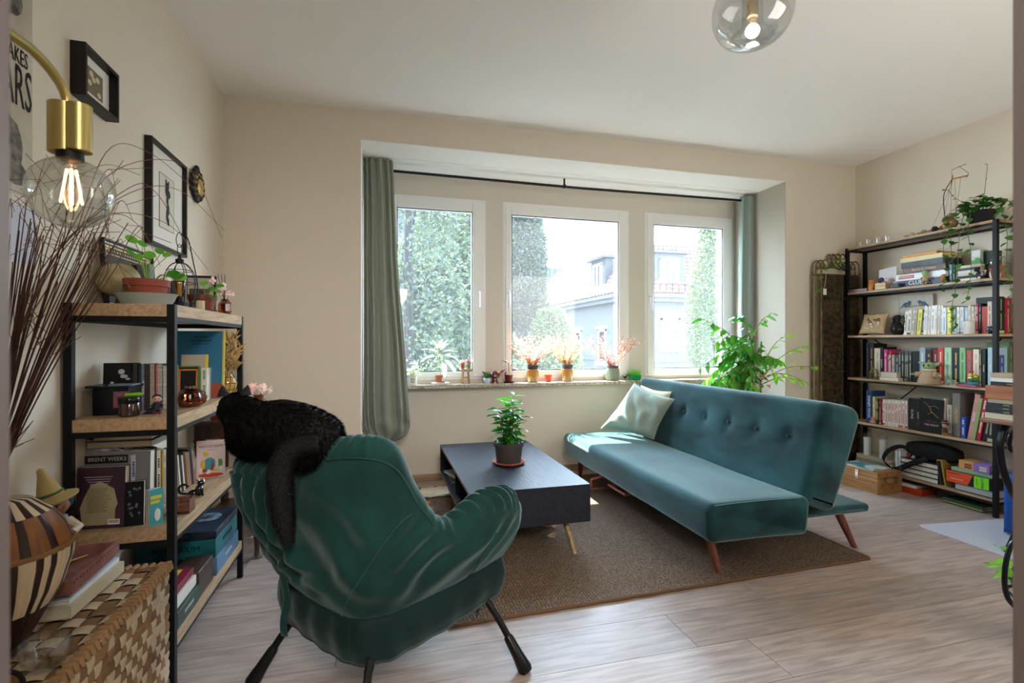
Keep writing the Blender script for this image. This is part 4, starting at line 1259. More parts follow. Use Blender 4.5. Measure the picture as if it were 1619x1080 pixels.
# ================================================================ BOOKS
# local frame: spine faces -Y, thickness along X, height Z, origin at the middle of the spine's foot
def book(w, h, d, c, label, group, loc, rz=0, lean=0, title=None, lie=False, tc='e8e2d0', soft=False, name='book', txt=None, tsize=None, flat=None):
    th = .0012 if soft else .0022
    mb = MB()
    mb.bx(-w/2, -w/2+th, 0, d, 0, h).bx(w/2-th, w/2, 0, d, 0, h).bx(-w/2+th, w/2-th, 0, th, 0, h)
    m = c if isinstance(c, bpy.types.Material) else mat(c, .5, var=.06, vs=12)
    o = obj(name, mb, m, None, loc=loc, smooth=False)
    e = 0 if soft else .003
    obj('pages', MB().bx(-w/2+th, w/2-th, th, d-e, e, h-e), PAGE, o, smooth=False)
    if title:
        for (a, b_, f_, cc) in title:
            tm_ = MB(); z_ = h*(a+.03); zt = h*b_; ww = min(w*f_, .009)
            gap_at = h*random.uniform(.45, .7)
            while z_ < zt:
                L_ = random.uniform(.0035, .0075)
                if not gap_at < z_ < gap_at+.022: tm_.bx(-ww/2, ww/2, -.0006, 0, z_, z_+L_)
                z_ += L_+.0022
            if len(tm_.v) > 24: obj('spine_lettering', tm_, mat(cc, .5), o, smooth=False)
            if random.random() < .4: obj('spine_band', MB().bx(-w/2, w/2, -.0004, 0, h*.02, h*.09), mat(cc, .5), o, smooth=False)
    if txt: text(txt, tsize or w*.55, mat(tc, .5), o, (0, -.001, h*.5), (R(90), R(90), 0), name='spine_lettering')
    if lie:      # lying flat, spine still towards -Y of rz
        o.rotation_euler = Euler((0, R(90), 0)).to_matrix().to_euler()
        o.matrix_basis = Matrix.Translation(loc) @ Matrix.Rotation(rz, 4, 'Z') @ Matrix.Translation((-h/2, 0, w/2)) @ Matrix.Rotation(R(90), 4, 'Y')
    else:
        o.matrix_basis = Matrix.Translation(loc) @ Matrix.Rotation(rz, 4, 'Z') @ Matrix.Rotation(lean, 4, 'Y')
    return tag(o, label, 'book', group)
def rigid(name, w, d, h, c, label, cat, loc, rz=0, group=None, lid=True, **k):
    """box with a lid seam: origin at bottom centre"""
    m = c if isinstance(c, bpy.types.Material) else mat(c, .45, var=.05)
    o = obj(name, MB().bx(-w/2, w/2, -d/2, d/2, 0, h), m, None, loc=loc, rot=(0, 0, rz), bevel=min(.002, h*.08), **k)
    return tag(o, label, cat, group)
def frame(name, label, cat, w, h, loc, rz, depth=.02, fw=.012, mw=.0, fc=None, tilt=0, group=None, art=None, matc='e4e0d8'):
    """picture frame facing -Y before rotation; origin bottom centre of the back"""
    t = thing(name, label, cat, loc, rz, group)
    t.rotation_euler = (tilt, 0, rz)
    fc = fc or mat('1c1716', .4, key='dark frame')
    mb = MB(); mb.bx(-w/2, -w/2+fw, -depth, 0, 0, h).bx(w/2-fw, w/2, -depth, 0, 0, h).bx(-w/2+fw, w/2-fw, -depth, 0, 0, fw).bx(-w/2+fw, w/2-fw, -depth, 0, h-fw, h)
    obj('frame', mb, fc, t, bevel=.0015)
    obj('passepartout', MB().bx(-w/2+fw, w/2-fw, -depth*.35, -.001, fw, h-fw), mat(matc, .8), t, smooth=False)
    y = -depth*.35-.0008
    if art: art(t, y)
    return t

# ================================================================ LEFT SHELF UNIT
LX0, LX1, LY0, LY1 = -.995, -.676, 1.937, 2.823
LZ = [1.327, .943, .568, .192]
su = thing('shelf_unit', 'black steel shelf unit with thick oak boards against the left wall', 'shelf', (0, 0, 0))
P_ = .024
for (x, y) in ((LX0, LY0), (LX1-P_, LY0), (LX0, LY1-P_), (LX1-P_, LY1-P_)):
    obj('post', MB().bx(x, x+P_, y, y+P_, 0, LZ[0]-.0 if True else 0), BLK, su, bevel=.001)
for k_, z in enumerate(LZ):
    obj('shelf_board', MB().bx(LX0+(.003 if k_ else .001), LX1-.002, LY0+.004, LY1-.004, z-.042, z) if k_ == 0 else MB().bx(LX0+.004, LX1-.001, LY0+.026, LY1-.026, z-.042, z).bx(LX0+P_, LX1-P_, LY0+.003, LY0+.026, z-.042, z), OAK, su, bevel=.001)
    mb = MB(); q = .014; zz = z-.042
    mb.bx(LX0+P_, LX1-P_, LY0+.004, LY0+.004+q, zz-.020, zz).bx(LX0+P_, LX1-P_, LY1-.004-q, LY1-.004, zz-.020, zz).bx(LX0+.002, LX0+.002+q, LY0+P_, LY1-P_, zz-.020, zz).bx(LX1-.004-q, LX1-.004, LY0+P_, LY1-P_, zz-.016, zz)
    obj('rail', mb, BLK, su)
obj('cross_brace', MB().tube([(LX0+.012, LY0+.02, .90), (LX0+.012, LY1-.02, .60)], .006, 6).tube([(LX0+.012, LY1-.02, .90), (LX0+.012, LY0+.02, .60)], .006, 6), BLK, su)
T = LZ[0]
# ornate framed picture behind the globe
GOLD = mat('b79a58', .4, .6, key='gold print')
def art_orn(t, y):
    obj('print', MB().bx(-.195, .195, y-.0005, y, .015, .235), mat('17130f', .6, key='black print'), t, smooth=False)
    mb = MB()
    for (a, b_, c, d) in ((-.185, .185, .222, .228), (-.185, .185, .196, .199), (-.185, -.18, .02, .225), (.18, .185, .02, .225)): mb.bx(a, b_, y-.001, y-.0005, c, d)
    for k_ in range(18): mb.ell((-.17+.02*k_, y-.001, .211), (.005, .0008, .004), 6, 4)
    for (cx_, cz_) in ((-.165, .205), (.165, .205)):
        for j in range(8): mb.ell((cx_+.012*math.cos(j*PI/4), y-.0015, cz_+.012*math.sin(j*PI/4)), (.006, .001, .004), 6, 4)
    for k_ in range(22): mb.ell((rnd(-.09, .09), y-.0015, rnd(.03, .18)), (rnd(.004, .015), .001, rnd(.004, .012)), 6, 4)
    mb.tube([(-.04, y-.001, .12), (0, y-.001, .185), (.04, y-.001, .12)], .003, 5)
    obj('gold_ornament', mb, GOLD, t)
frame('framed_picture', 'black picture with golden ornament leaning on the wall behind the globe', 'picture', .41, .25, (-.995+.03, 2.325, T+.001), R(90), .018, .008, art=art_orn, tilt=R(-4))
# globe
gm = mat('a89c74', .45, c2='665a40', vs=17, key='old map globe', det=10, contrast=(.42, .75))
t = thing('globe', 'cream antique-style globe at the left end of the shelf top', 'globe', (-.925, 2.135, T))
obj('ball', MB().ell((0, 0, .098), (.068, .068, .062), 36, 24), gm, t)
obj('base', MB().lathe([(0, 0), (.035, 0), (.035, .006), (.012, .012), (.008, .034), (.0, .036)], 24, cap=False), mat('5a3a22', .4, key='dark wood base'), t)
obj('meridian', MB().tube([(.071*math.cos(a_)*.9, .0, .098+.068*math.sin(a_)) for a_ in [R(-70+14*i) for i in range(11)]], .002, 6), BRASS, t)
# tray + terracotta pot with pilea
t = thing('plant_tray', 'grey-green oval tray under the terracotta pot on the shelf top', 'tray', (-.80, 2.045, T))
obj('body', MB().lathe([(0, 0), (.075, 0), (.093, .038), (.096, .042), (.091, .042), (.076, .008), (0, .008)], 48, cap=False, sq=.7), mat('9aa097', .5, key='celadon'), t)
def terracotta(lb, x, y, z, s, grp, nleaf, pilea=True, dark=False):
    t = thing('potted_plant', lb, 'plant', (x, y, z), group=grp)
    m_ = mat('8a4332', .65, var=.12, key='terracotta dark') if not dark else mat('6d3524', .5, var=.1, key='terracotta brown')
    p_ = obj('pot', MB().lathe([(0, 0), (.052*s, 0), (.062*s, .058*s), (.068*s, .058*s), (.070*s, .082*s), (.064*s, .082*s), (.06*s, .07*s), (0, .07*s)], 40, cap=False), m_, t); soil(p_, .06*s, .073*s)
    return t
PIL_L = leafmat('3f8a2a', '7cc04a', .45, .25, key='pilea leaf')
def disc(r, m_, cup=.15):
    mb = MB(); V = [(0, r*.9, 0)]+[(r*math.cos(2*PI*i/14), r*.9+r*math.sin(2*PI*i/14), cup*r) for i in range(14)]
    mb.add(V, [(0, 1+i, 1+(i+1) % 14) for i in range(14)]); return mb.mesh('round_leaf', m_)
t = terracotta('round-leaved plant in a wide terracotta pot standing in the grey tray', -.80, 2.045, T+.009, 1.0, 'terracotta pots on the shelf top', 8)
pl_ = disc(.017, PIL_L)
mb = MB()
for (dx, dz, dy) in ((-.035, .13, 0), (-.012, .12, .01), (.02, .075, -.02), (.06, .085, .0), (.085, .05, -.02), (.105, .03, -.03), (-.01, .07, -.03), (.03, .10, .03), (-.05, .09, .02), (.09, .045, .03)):
    P = catmull([(0, 0, .07), (dx*.4, dy*.4, .075+dz*.6), (dx, dy, .08+dz)] if dz > .06 else [(.02, 0, .075), (dx*.6, dy, .10), (dx, dy, .07+dz*.4)], 7)
    mb.tube(P, .0016, 5)
    put_leaf(t, pl_, P[-1], (dx*6+rnd(-.2, .2), -.6, .5), rnd(-.5, .5), rnd(.8, 1.25))
obj('stem', mb, mat('7aa04a', .5, key='pilea stem'), t)
# cage lamp
t = thing('cage_lamp', 'black wire birdcage table lamp with a looped cable on the shelf top', 'lamp', (-.785, 2.30, T))
mb = MB()
for k_ in range(8):
    a = PI*k_/4
    mb.tube([(.056*math.cos(a), .056*math.sin(a), .02)]+[(.058*math.cos(b_)*math.cos(a), .058*math.cos(b_)*math.sin(a), .11+.085*math.sin(b_)) for b_ in [PI/2*i/7 for i in range(8)]], .0016, 5)
mb.tube([(.058*math.cos(a), .058*math.sin(a), .11) for a in [2*PI*i/28 for i in range(29)]], .0016, 5)
mb.tube([(.045*math.cos(a), .045*math.sin(a), .16) for a in [2*PI*i/28 for i in range(29)]], .0014, 5)
obj('cage', mb, BLK, t)
obj('base', MB().lathe([(0, .0), (.06, 0), (.062, .006), (.058, .012), (.025, .014), (.025, .03), (.014, .034), (.014, .055), (0, .056)], 32, cap=False), BLK, t)
obj('cap', MB().lathe([(0, .19), (.014, .19), (.015, .205), (.006, .21), (.005, .225), (0, .226)], 18, cap=False), BLK, t)
obj('ring', MB().tube([(0, .022*math.cos(a), .245+.022*math.sin(a)) for a in [2*PI*i/24 for i in range(25)]], .0014, 5).tube([(.012*math.cos(a), 0, .285+.03*math.sin(a)) for a in [2*PI*i/24 for i in range(25)]], .0016, 5), BLK, t)
obj('bulb', MB().lathe([(0, .055), (.008, .058), (.010, .07), (.022, .095), (.022, .12), (.012, .14), (0, .145)], 20, cap=False), glassmat('d9b77a', .2, key='amber bulb glass'), t)
obj('cable', MB().tube(catmull([(.005, 0, .31), (.03, 0, .29), (.05, -.005, .2), (.068, -.01, .1), (.064, -.02, .04), (.04, -.05, .004), (.02, -.065, .003)], 26), .0022, 6), BLK, t)
# second terracotta pot, vase, mug, print
t = terracotta('small brown terracotta pot with pilea leaves at the far end of the shelf top', -.765, 2.50, T+.009, .85, 'terracotta pots on the shelf top', 5, dark=True)
obj('saucer', MB().lathe([(0, -.008), (.055, -.008), (.062, .004), (.058, .004), (0, -.003)], 32, cap=False), mat('6d3524', .5, var=.1, key='terracotta brown'), t)
mb = MB()
for (dx, dy, dz) in ((.045, -.03, .03), (.065, -.02, .02), (.055, -.045, -.01), (.02, -.03, .05), (.07, .0, .045)):
    P = catmull([(.01, 0, .06), (dx*.6, dy*.6, .08+dz*.5), (dx, dy, .06+dz)], 6); mb.tube(P, .0014, 5)
    put_leaf(t, pl_, P[-1], (dx*5, -.8, .4), rnd(-.5, .5), rnd(.8, 1.1))
obj('stem', mb, mat('7aa04a', .5, key='pilea stem'), t)
AMB = glassmat('d69a5a', .2, tint=.97, key='amber glass'); AMBD = mat('5f3418', .12, coat=1, key='amber solid')
t = thing('bud_vase', 'faceted amber glass vase with pink blossoms at the far corner of the shelf top', 'vase', (-.728, 2.70, T))
obj('glass', MB().lathe([(0, 0), (.024, 0), (.03, .02), (.030, .055), (.020, .07), (.017, .078), (.015, .078), (.017, .065), (.026, .05), (0, .006)], 10, cap=False), AMB, t, smooth=False)
mb = MB(); pk = MB()
for (dx, dy, dz) in ((-.05, -.01, .17), (.0, -.01, .14), (.025, -.02, .10), (-.02, .01, .12)):
    mb.tube(catmull([(0, 0, .01), (dx*.4, dy, dz*.6), (dx, dy, dz)], 6), .001, 4)
    for j in range(16):
        leafstuff(pk, (dx+rnd(-.008, .008), dy+rnd(-.008, .008), dz+rnd(-.008, .008)), rdir(), .018, .014, up=rdir())
for dx in (-.035, -.02, -.005): mb.tube([(0, 0, .05), (dx, .015, .20)], .0012, 4)
obj('stem', mb, BLK, t); obj('blossom', pk, leafmat('e6b9bb', 'fbe6e4', .4, key='pink petals'), t, smooth=False)['kind'] = 'stuff'
t = thing('mug', 'small cream mug in front of the cage lamp on the shelf top', 'mug', (-.735, 2.36, T))
obj('body', MB().lathe([(0, 0), (.020, 0), (.022, .01), (.022, .044), (.019, .044), (.018, .02), (0, .02)], 24, cap=False), mat('b7a98c', .4, key='cream mug'), t)
obj('handle', MB().tube([(-.02, -.006, .036), (-.034, -.010, .03), (-.034, -.010, .014), (-.02, -.006, .008)], .003, 6), mat('2c4c68', .4, key='blue handle'), t)
def art_bot(t, y):
    obj('print', MB().bx(-.045, .045, y-.0005, y, .035, .135), mat('4c463c', .7, key='dark botanical'), t, smooth=False)
    mb = MB()
    for k_ in range(26):
        a = rnd(-.8, .8); x0_ = rnd(-.035, .035); mb.tube([(x0_, y-.001, .04), (x0_+.03*math.sin(a), y-.001, rnd(.06, .10))], .0007, 4)
    obj('stalks', mb, mat('b9ae95', .7, key='pale stalks'), t)
frame('framed_picture', 'small botanical print in a dark frame leaning at the far end of the shelf top', 'picture', .15, .20, (-.87, 2.80, T+.001), 0, .016, .010, art=art_bot, tilt=R(-5), matc='b5ada0')
book(.02, .19, .12, '8f959a', 'grey paperback standing behind the cage lamp', 'books behind the cage lamp', (-.905, 2.36, T), R(60), txt='ROMAN', tsize=.011)
book(.022, .12, .09, '7a5560', 'mauve book standing behind the cage lamp', 'books behind the cage lamp', (-.87, 2.42, T), R(30))
book(.018, .13, .09, '34333a', 'charcoal book standing behind the cage lamp', 'books behind the cage lamp', (-.85, 2.44, T), R(30))

# ---- second level
Z2 = LZ[1]
t = thing('storage_box', 'black box with a small window, in front of the dark record on the second level', 'box', (-.905, 2.08, Z2))
obj('body', MB().bx(-.055, .055, -.045, .05, 0, .095), mat('0f1116', .35, key='black box'), t, bevel=.002)
obj('lid', MB().bx(-.072, .06, -.055, .055, .095, .103), mat('16181d', .3, key='black lid'), t, bevel=.001)
obj('window_card', MB().bx(.012, .05, -.0475, -.0455, .03, .078).bx(.008, .054, -.0465, -.045, .026, .082), mat('6a5a60', .3, c2='b84a70', vs=40, key='box window'), t)
obj('pen_tray', MB().bx(.0, .07, -.06, .0, .103, .108), mat('6d7f92', .3, key='steel blue'), t)
def plate(name, w, h, th, c, label, cat, loc, rz, tilt, group=None):
    t = thing(name, label, cat, loc, rz, group); t.rotation_euler = (tilt, 0, rz)
    obj('pages', MB().bx(-w/2+.002, w/2-.002, .001, th-.001, .002, h-.002), PAGE, t, smooth=False)
    obj('cover', MB().bx(-w/2, w/2, 0, .001, 0, h).bx(-w/2, w/2, th-.001, th, 0, h).bx(-w/2, -w/2+.0015, 0, th, 0, h), mat(c, .4) if isinstance(c, str) else c, t, smooth=False)
    return t
t = plate('record_sleeve', .11, .178, .012, '0e0e10', 'black album with a white figure print on the second level', 'album', (-.925, 2.15, Z2), R(8), R(-4))
mb = MB()
for (x, z, a, b_) in ((0, .145, .010, .010), (.008, .128, .012, .007), (-.028, .105, .006, .004), (-.012, .095, .016, .004), (.02, .118, .008, .004)): mb.ell((x, -.001, z), (a, .001, b_), 10, 6)
obj('print', mb, mat('c9cfd6', .5, key='white figure'), t)
cds = [('17181c', .013, 'WOOD', .175), ('16181f', .008, None, .175), ('5c6a80', .01, 'NOCTURNE', .172), ('241a1c', .016, None, .17), ('8f8478', .014, None, .172), ('b0605c', .008, None, .17), ('96958f', .014, None, .172), ('b5b3ac', .011, None, .165), ('6f6c66', .012, None, .17), ('423c3c', .012, None, .168), ('8a8176', .012, None, .166)]
yy = 2.175
for i, (c, w, tx, h) in enumerate(cds):
    book(w, h, .12, mat(c, .4, var=.3, vs=30, st=(1, 1, 3), key='cd'+c), ['%s book spine' % n_ for n_ in ('blue-grey', 'black', 'slate', 'dark brown', 'stone', 'red-flecked', 'mottled grey', 'pale grey', 'taupe', 'charcoal', 'beige')][i]+' in the row behind the amber jar, second level', 'books on the second level', (-.868+(yy-2.175)*.87, 2.125+(yy-2.175)*.5, Z2), R(30), txt=tx, tsize=.009)
    yy += w+.001
t = thing('candle_jar', 'brown glass candle jar with a black lid on the second level', 'jar', (-.835, 2.0, Z2))
obj('glass', MB().lathe([(0, 0), (.028, 0), (.031, .004), (.031, .042), (.029, .046), (0, .046)], 36, cap=False), mat('3c241a', .12, coat=1, key='brown jar'), t)
obj('lid', MB().lathe([(0, .046), (.030, .046), (.031, .05), (.031, .062), (.029, .065), (0, .065)], 36, cap=False), mat('0f1012', .25, key='jar lid'), t)
t = thing('lighter', 'bright green stick lighter lying across the brown jar lid', 'lighter', (-.835, 2.0, Z2+.0655), R(6))
obj('body', MB().tube([(-.012, 0, .007), (.03, 0, .009), (.036, 0, .009)], [.0055, .007, .005], 10), mat('7cc21e', .35, key='lime plastic'), t)
obj('nozzle', MB().tube([(-.035, 0, .005), (-.012, 0, .006)], .0028, 8), STEEL, t)
def figure(name, label, loc, rz, s, cols, hat=None, cat='figurine', group=None, pose=0):
    t = thing(name, label, cat, loc, rz, group)
    sk, bd, lg, hr = cols
    mb = MB()
    for sx in (-1, 1): mb.tube([(sx*.012*s, 0, .004*s), (sx*.012*s, 0, .035*s)], [.009*s, .008*s], 8)
    obj('legs', mb, mat(lg, .5), t)
    mb = MB(); mb.lathe([(0, .03*s), (.022*s, .03*s), (.017*s, .06*s), (.014*s, .072*s), (0, .074*s)], 16, cap=False)
    for sx in (-1, 1): mb.tube([(sx*.014*s, 0, .066*s), (sx*.026*s, -.006*s, .052*s), (sx*.020*s, -.016*s, .044*s)], .0055*s, 7)
    obj('body', mb, mat(bd, .6), t)
    obj('head', MB().ell((0, 0, .092*s), (.021*s, .020*s, .021*s), 18, 12), mat(sk, .6), t)
    mb = MB(); mb.ell((0, .004*s, .097*s), (.0235*s, .021*s, .020*s), 16, 10); obj('hair', mb, mat(hr, .7), t)
    mb = MB()
    for sx in (-1, 1): mb.ell((sx*.008*s, -.0195*s, .092*s), (.003*s, .002*s, .003*s), 8, 6)
    obj('eyes', mb, BLK, t)
    if hat: obj('hat', MB().lathe([(0, .108*s), (.034*s, .108*s), (.034*s, .111*s), (.019*s, .112*s), (.021*s, .135*s), (0, .136*s)], 20, cap=False), mat(hat, .6), t)
    return t
t = figure('figurine', 'small figurine with a dark cape beside the brown jar on the second level', (-.755, 2.01, Z2), R(20), .62, ('d0a48a', '20242e', '6b2a34', '1d2230'))
def cape(u, v_): return (lerp(.02, -.05*v_-.0, .3)-.045*v_*u, .01+.01*u, .045*(1-v_)+.002)
obj('cape', MB().grid(cape, 6, 6), mat('1e2333', .6, key='cape'), t, solid=.002)
t = thing('glass_vase', 'squat ribbed amber glass vase on the second level', 'vase', (-.725, 2.235, Z2))
obj('glass', MB().lathe([(0, 0), (.030, 0), (.050, .014), (.057, .035), (.050, .055), (.028, .068), (.019, .072), (.018, .082), (.021, .084), (.016, .084), (.016, .07), (.045, .052), (.05, .03), (0, .006)], 72, cap=False, rib=.035, nr=18), AMB, t)
obj('amber_base', MB().lathe([(0, .002), (.03, .003), (.047, .016), (.046, .02), (0, .018)], 36, cap=False), mat('8a5a22', .15, coat=1, key='amber pool'), t)
t = plate('picture_book', .225, .305, .02, mat('2c6a8c', .3, var=.08, vs=3, key='blue cover'), 'large blue hardback standing upright facing the room, second level', 'book', (-.80, 2.52, Z2), R(3), R(-4))
obj('yellow_edge', MB().bx(.106, .1126, -.001, .021, .001, .305), mat('b7a63c', .4, key='yellow edge'), t)
text('Walt Disney', .011, mat('12222c', .6, key='ink'), t, (.02, -.001, .278), (R(90), 0, 0)); text('Silly Symphonies', .013, mat('12222c', .6, key='ink'), t, (.02, -.001, .262), (R(90), 0, 0)); text('FERDINAND LE TAUREAU', .006, mat('12222c', .6, key='ink'), t, (.02, -.001, .246), (R(90), 0, 0))
obj('red_shape', MB().lathe([(0, 0), (.035, 0), (.035, .0006), (0, .0006)], 24, (0, 0, 0), cap=False), mat('8c3f2c', .4, key='red brown'), t, loc=(.085, -.0008, .036), rot=(R(90), 0, 0))
t = plate('comic_book', .10, .20, .008, 'b3a898', 'cream booklet with a yellow edge leaning on the blue hardback', 'book', (-.79, 2.47, Z2), R(3), R(-5))
obj('yellow_edge', MB().bx(.043, .052, -.001, .009, .0, .2), mat('d8c52e', .4, key='bright yellow'), t)
t = frame('framed_picture', 'small dark picture with red, orange and green borders on the second level', 'picture', .085, .15, (-.80, 2.44, Z2+.001), R(5), .012, .007, fc=mat('3f7a34', .5, key='green frame'), tilt=R(-6), matc='15171a', art=lambda t, y: obj('orange_border', MB().bx(-.034, .034, y-.001, y, .13, .137).bx(.028, .034, y-.001, y, .01, .137).bx(-.036, -.030, y-.001, y, .01, .137), mat('d8782a', .5, key='orange border'), t))
book(.022, .14, .10, 'd5d2c4', 'white and green pocket book next to the framed picture, second level', 'books on the second level', (-.742, 2.45, Z2), R(5), title=[(.1, .9, .5, '5f8a5a')])
t = thing('glass_vase', 'leaded amber glass vase holding dried grasses, far end of the second level', 'vase', (-.715, 2.70, Z2))
vz = [(0, 0), (.022, 0), (.036, .025), (.040, .055), (.028, .085), (.016, .10), (.018, .112)]
obj('glass', MB().lathe(vz, 24, cap=False), mat('a87b3c', .15, coat=1, c2='c9a25a', vs=20, key='honey glass'), t)
mb = MB()
for k_ in range(10):
    a = 2*PI*k_/10; mb.tube([((r_+.0006)*math.cos(a+i*.12), (r_+.0006)*math.sin(a+i*.12), z_) for i, (r_, z_) in enumerate(vz[1:])], .0013, 4)
for zz in (.025, .055, .085): 
    r_ = interp([p[1] for p in vz], [p[0] for p in vz], zz)+.0008; mb.tube([(r_*math.cos(2*PI*i/24), r_*math.sin(2*PI*i/24), zz) for i in range(25)], .0013, 4)
obj('leading', mb, BLK, t)
mb = MB()
for i in range(150):
    a = rnd(0, 2*PI); q = Vector((rnd(-.03, .045), rnd(-.03, .03), rnd(.11, .27))); leafstuff(mb, q, Vector((rnd(-.6, .6), rnd(-.4, .4), 1)), rnd(.03, .06), .007, up=rdir(), droop=.6)
obj('dried_grass', mb, mat('b3925e', .8, var=.25, vs=30, key='dried grass'), t, smooth=False)['kind'] = 'stuff'
mb = MB()
for i in range(9): mb.tube([(0, 0, .09), (rnd(-.02, .03), rnd(-.02, .02), rnd(.18, .25))], .001, 4)
obj('stem', mb, mat('7a5f3a', .8, key='dry stem'), t)

# ---- third level
Z3 = LZ[2]
SHC = mat('4a2f3c', .45, c2='2b1f2e', vs=6, key='curtain cover')
t = plate('paperback', .145, .205, .028, SHC, 'paperback with plum stage curtains and cream back-cover text, third level', 'book', (-.915, 1.985, Z3), R(-4), R(-3))
obj('cream_panel', MB().prism([(-.052, .0), (.045, .0), (.045, .05), (.052, .07), (.04, .12), (.0, .145), (-.03, .135), (-.05, .09), (-.06, .06)], 0, .0006), mat('a59a78', .6, var=.12, key='parchment'), t, loc=(0, -.0003, .012), rot=(R(90), 0, 0))
mb = MB()
for k_ in range(16): mb.bx(-.04, -.04+rnd(.05, .072), -.0016, -.0012, .055+.0052*k_, .0562+.0052*k_)
obj('blurb_lines', mb, mat('5e5236', .6, key='blurb ink'), t, smooth=False)
mb = MB(); mb.bx(.025, .06, -.0016, -.0012, .012, .03); obj('barcode_panel', mb, WHT, t, smooth=False)
mb = MB()
for k_ in range(11): mb.bx(.028+k_*.0027, .0292+k_*.0027, -.0022, -.0017, .017, .028)
obj('barcode', mb, BLK, t, smooth=False)
mb = MB()
for k_ in range(4): mb.bx(-.05+.006*k_, .035-.004*k_, -.0016, -.0012, .172-.008*k_, .1735-.008*k_)
obj('title_lines', mb, mat('c9b8c0', .5, key='pale print'), t, smooth=False)
t = plate('hardback', .20, .245, .035, mat('77767c', .4, var=.1, key='grey cover'), 'grey hardback lettered BRENT WEEKS behind the curtain-cover paperback', 'book', (-.885, 2.03, Z3), R(-2), R(-2))
obj('name_band', MB().bx(-.1, .03, -.0006, 0, .208, .236), mat('17181b', .5, key='black band'), t, smooth=False)
text('BRENT WEEKS', .019, mat('b4aca4', .5, key='name ink'), t, (-.032, -.0012, .222), (R(90), 0, 0), sx=.95)
t = plate('paperback', .055, .15, .02, mat('121316', .35, key='black cover'), 'black paperback with faint grey ornament beside the curtain-cover paperback', 'book', (-.815, 1.985, Z3), R(8), R(-3))
mb = MB()
for k_ in range(14): mb.ell((rnd(-.018, .018), -.001, rnd(.02, .13)), (.004, .0006, .005), 6, 4)
obj('ornament', mb, mat('5a5c62', .5, key='grey ornament'), t)
row3 = [('b9bcc4', .022, .235, '2b4a8a', 'white and blue'), ('26418c', .020, .23, 'c9d6f0', 'royal blue'), ('2a2f44', .016, .225, None, 'navy'), ('d3d5d6', .018, .24, '3a5a9a', 'white'), ('585858', .024, .245, 'b8a36a', 'grey'), ('2c2a28', .018, .25, None, 'black'), ('d8d2bd', .02, .235, '4a4a3a', 'cream'), ('c7a63c', .008, .23, None, 'thin yellow'), ('dddcd8', .016, .235, 'a8a8a8', 'ivory'), ('3a3634', .02, .22, 'a09a88', 'dark'), ('6a6a66', .022, .22, None, 'stone grey')]
yy = 2.075
for i, (c, w, h, tcx, lb) in enumerate(row3):
    w *= .62
    book(w, h, .15, c, '%s hardback spine in the row at the back of the third level' % lb, 'books on the third level', (-.835+(yy-2.075)*.71, 2.03+(yy-2.075)*.71, Z3), R(45), title=[(.12, .88, .45, tcx)] if tcx else None)
    yy += w+.001
for i, (w, h, c) in enumerate(((.028, .20, '8a7f72'), (.02, .2, 'a89b88'))):
    book(w, h, .20, c, ('taupe', 'beige')[i]+' book lying flat on top of the row, third level', 'books on the third level', (-.80, 2.18, Z3+.252+.021*i), R(90), lie=True)
for i, (c, w) in enumerate((('cfc7b6', .008), ('2c2622', .010), ('d8d0c0', .007), ('4b3a30', .012), ('a8643a', .010), ('7f7462', .012), ('16181c', .022), ('9a6a60', .010))):
    book(w, .165-.006*(i % 3), .12, c, '%s record spine leaning left in the row beside the picture book' % ('ivory', 'dark brown', 'cream', 'walnut', 'orange', 'khaki', 'black', 'dusty pink')[i], 'records on the third level', (-.80, 2.36+.022*i, Z3), R(75), lean=R(-7))
t = plate('picture_book', .115, .17, .012, mat('d8c6c4', .4, var=.05, key='pink cover'), 'pale pink picture book titled Les Aristochats on the third level', 'book', (-.76, 2.60, Z3), R(12), R(-5))
text('LES', .006, mat('8a2f3a', .5, key='maroon ink'), t, (0, -.001, .158), (R(90), 0, 0)); text('ARISTOCHATS', .0155, mat('5a2030', .5, key='maroon dark'), t, (0, -.001, .143), (R(90), 0, 0), sx=.98); text('Walt Disney', .006, mat('8a2f3a', .5, key='maroon ink'), t, (0, -.001, .127), (R(90), 0, 0))
for nm, c, pts in (('white_flower', 'dcd6c8', [(-.01, .02, .01, .012)]), ('red_ground', 'b8402c', [(0, .008, .052, .010)]), ('blue_shape', '3f8fae', [(-.005, .06, .026, .028)]), ('yellow_shape', 'd6b23c', [(-.03, .06, .012, .02), (-.02, .105, .012, .012), (.02, .03, .012, .006)]), ('brown_shape', '8a4428', [(.005, .055, .010, .028), (-.025, .03, .012, .010)]), ('white_shape', 'dcd6c8', [(.025, .058, .008, .024), (-.04, .03, .01, .012), (.04, .035, .01, .012)]), ('green_shape', '5f8a62', [(.036, .06, .012, .02)])):
    for k_, (x, z, a, b_) in enumerate(pts): obj(nm, MB().ell((x, -.0012-.0003*k_, z+.004), (a, .0008, b_), 14, 6), mat(c, .5), t)
t = plate('paperback', .045, .125, .018, mat('3f9aa6', .4, c2='5fb5bd', vs=8, key='turquoise cover'), 'small turquoise paperback standing ajar at the front of the third level', 'book', (-.745, 1.975, Z3), R(50), R(0))
obj('spine', MB().bx(-.024, -.0225, -.001, .019, 0, .125), mat('b8ab98', .5, key='tan spine'), t)
mb = MB(); mb.bx(-.018, .018, -.0008, 0, .09, .102).bx(-.018, .012, -.0008, 0, .075, .085); obj('title_print', mb, mat('d8d24a', .5, key='yellow print'), t, smooth=False)
mb = MB(); mb.ell((.004, -.001, .035), (.010, .0008, .022), 10, 6); obj('white_shape', mb, WHT, t)
t = thing('cat_ornament', 'glossy black ceramic cat with a curled tail on the third level', 'ornament', (-.735, 2.30, Z3), R(10))
GBL = mat('0c0d10', .1, coat=1, key='black gloss')
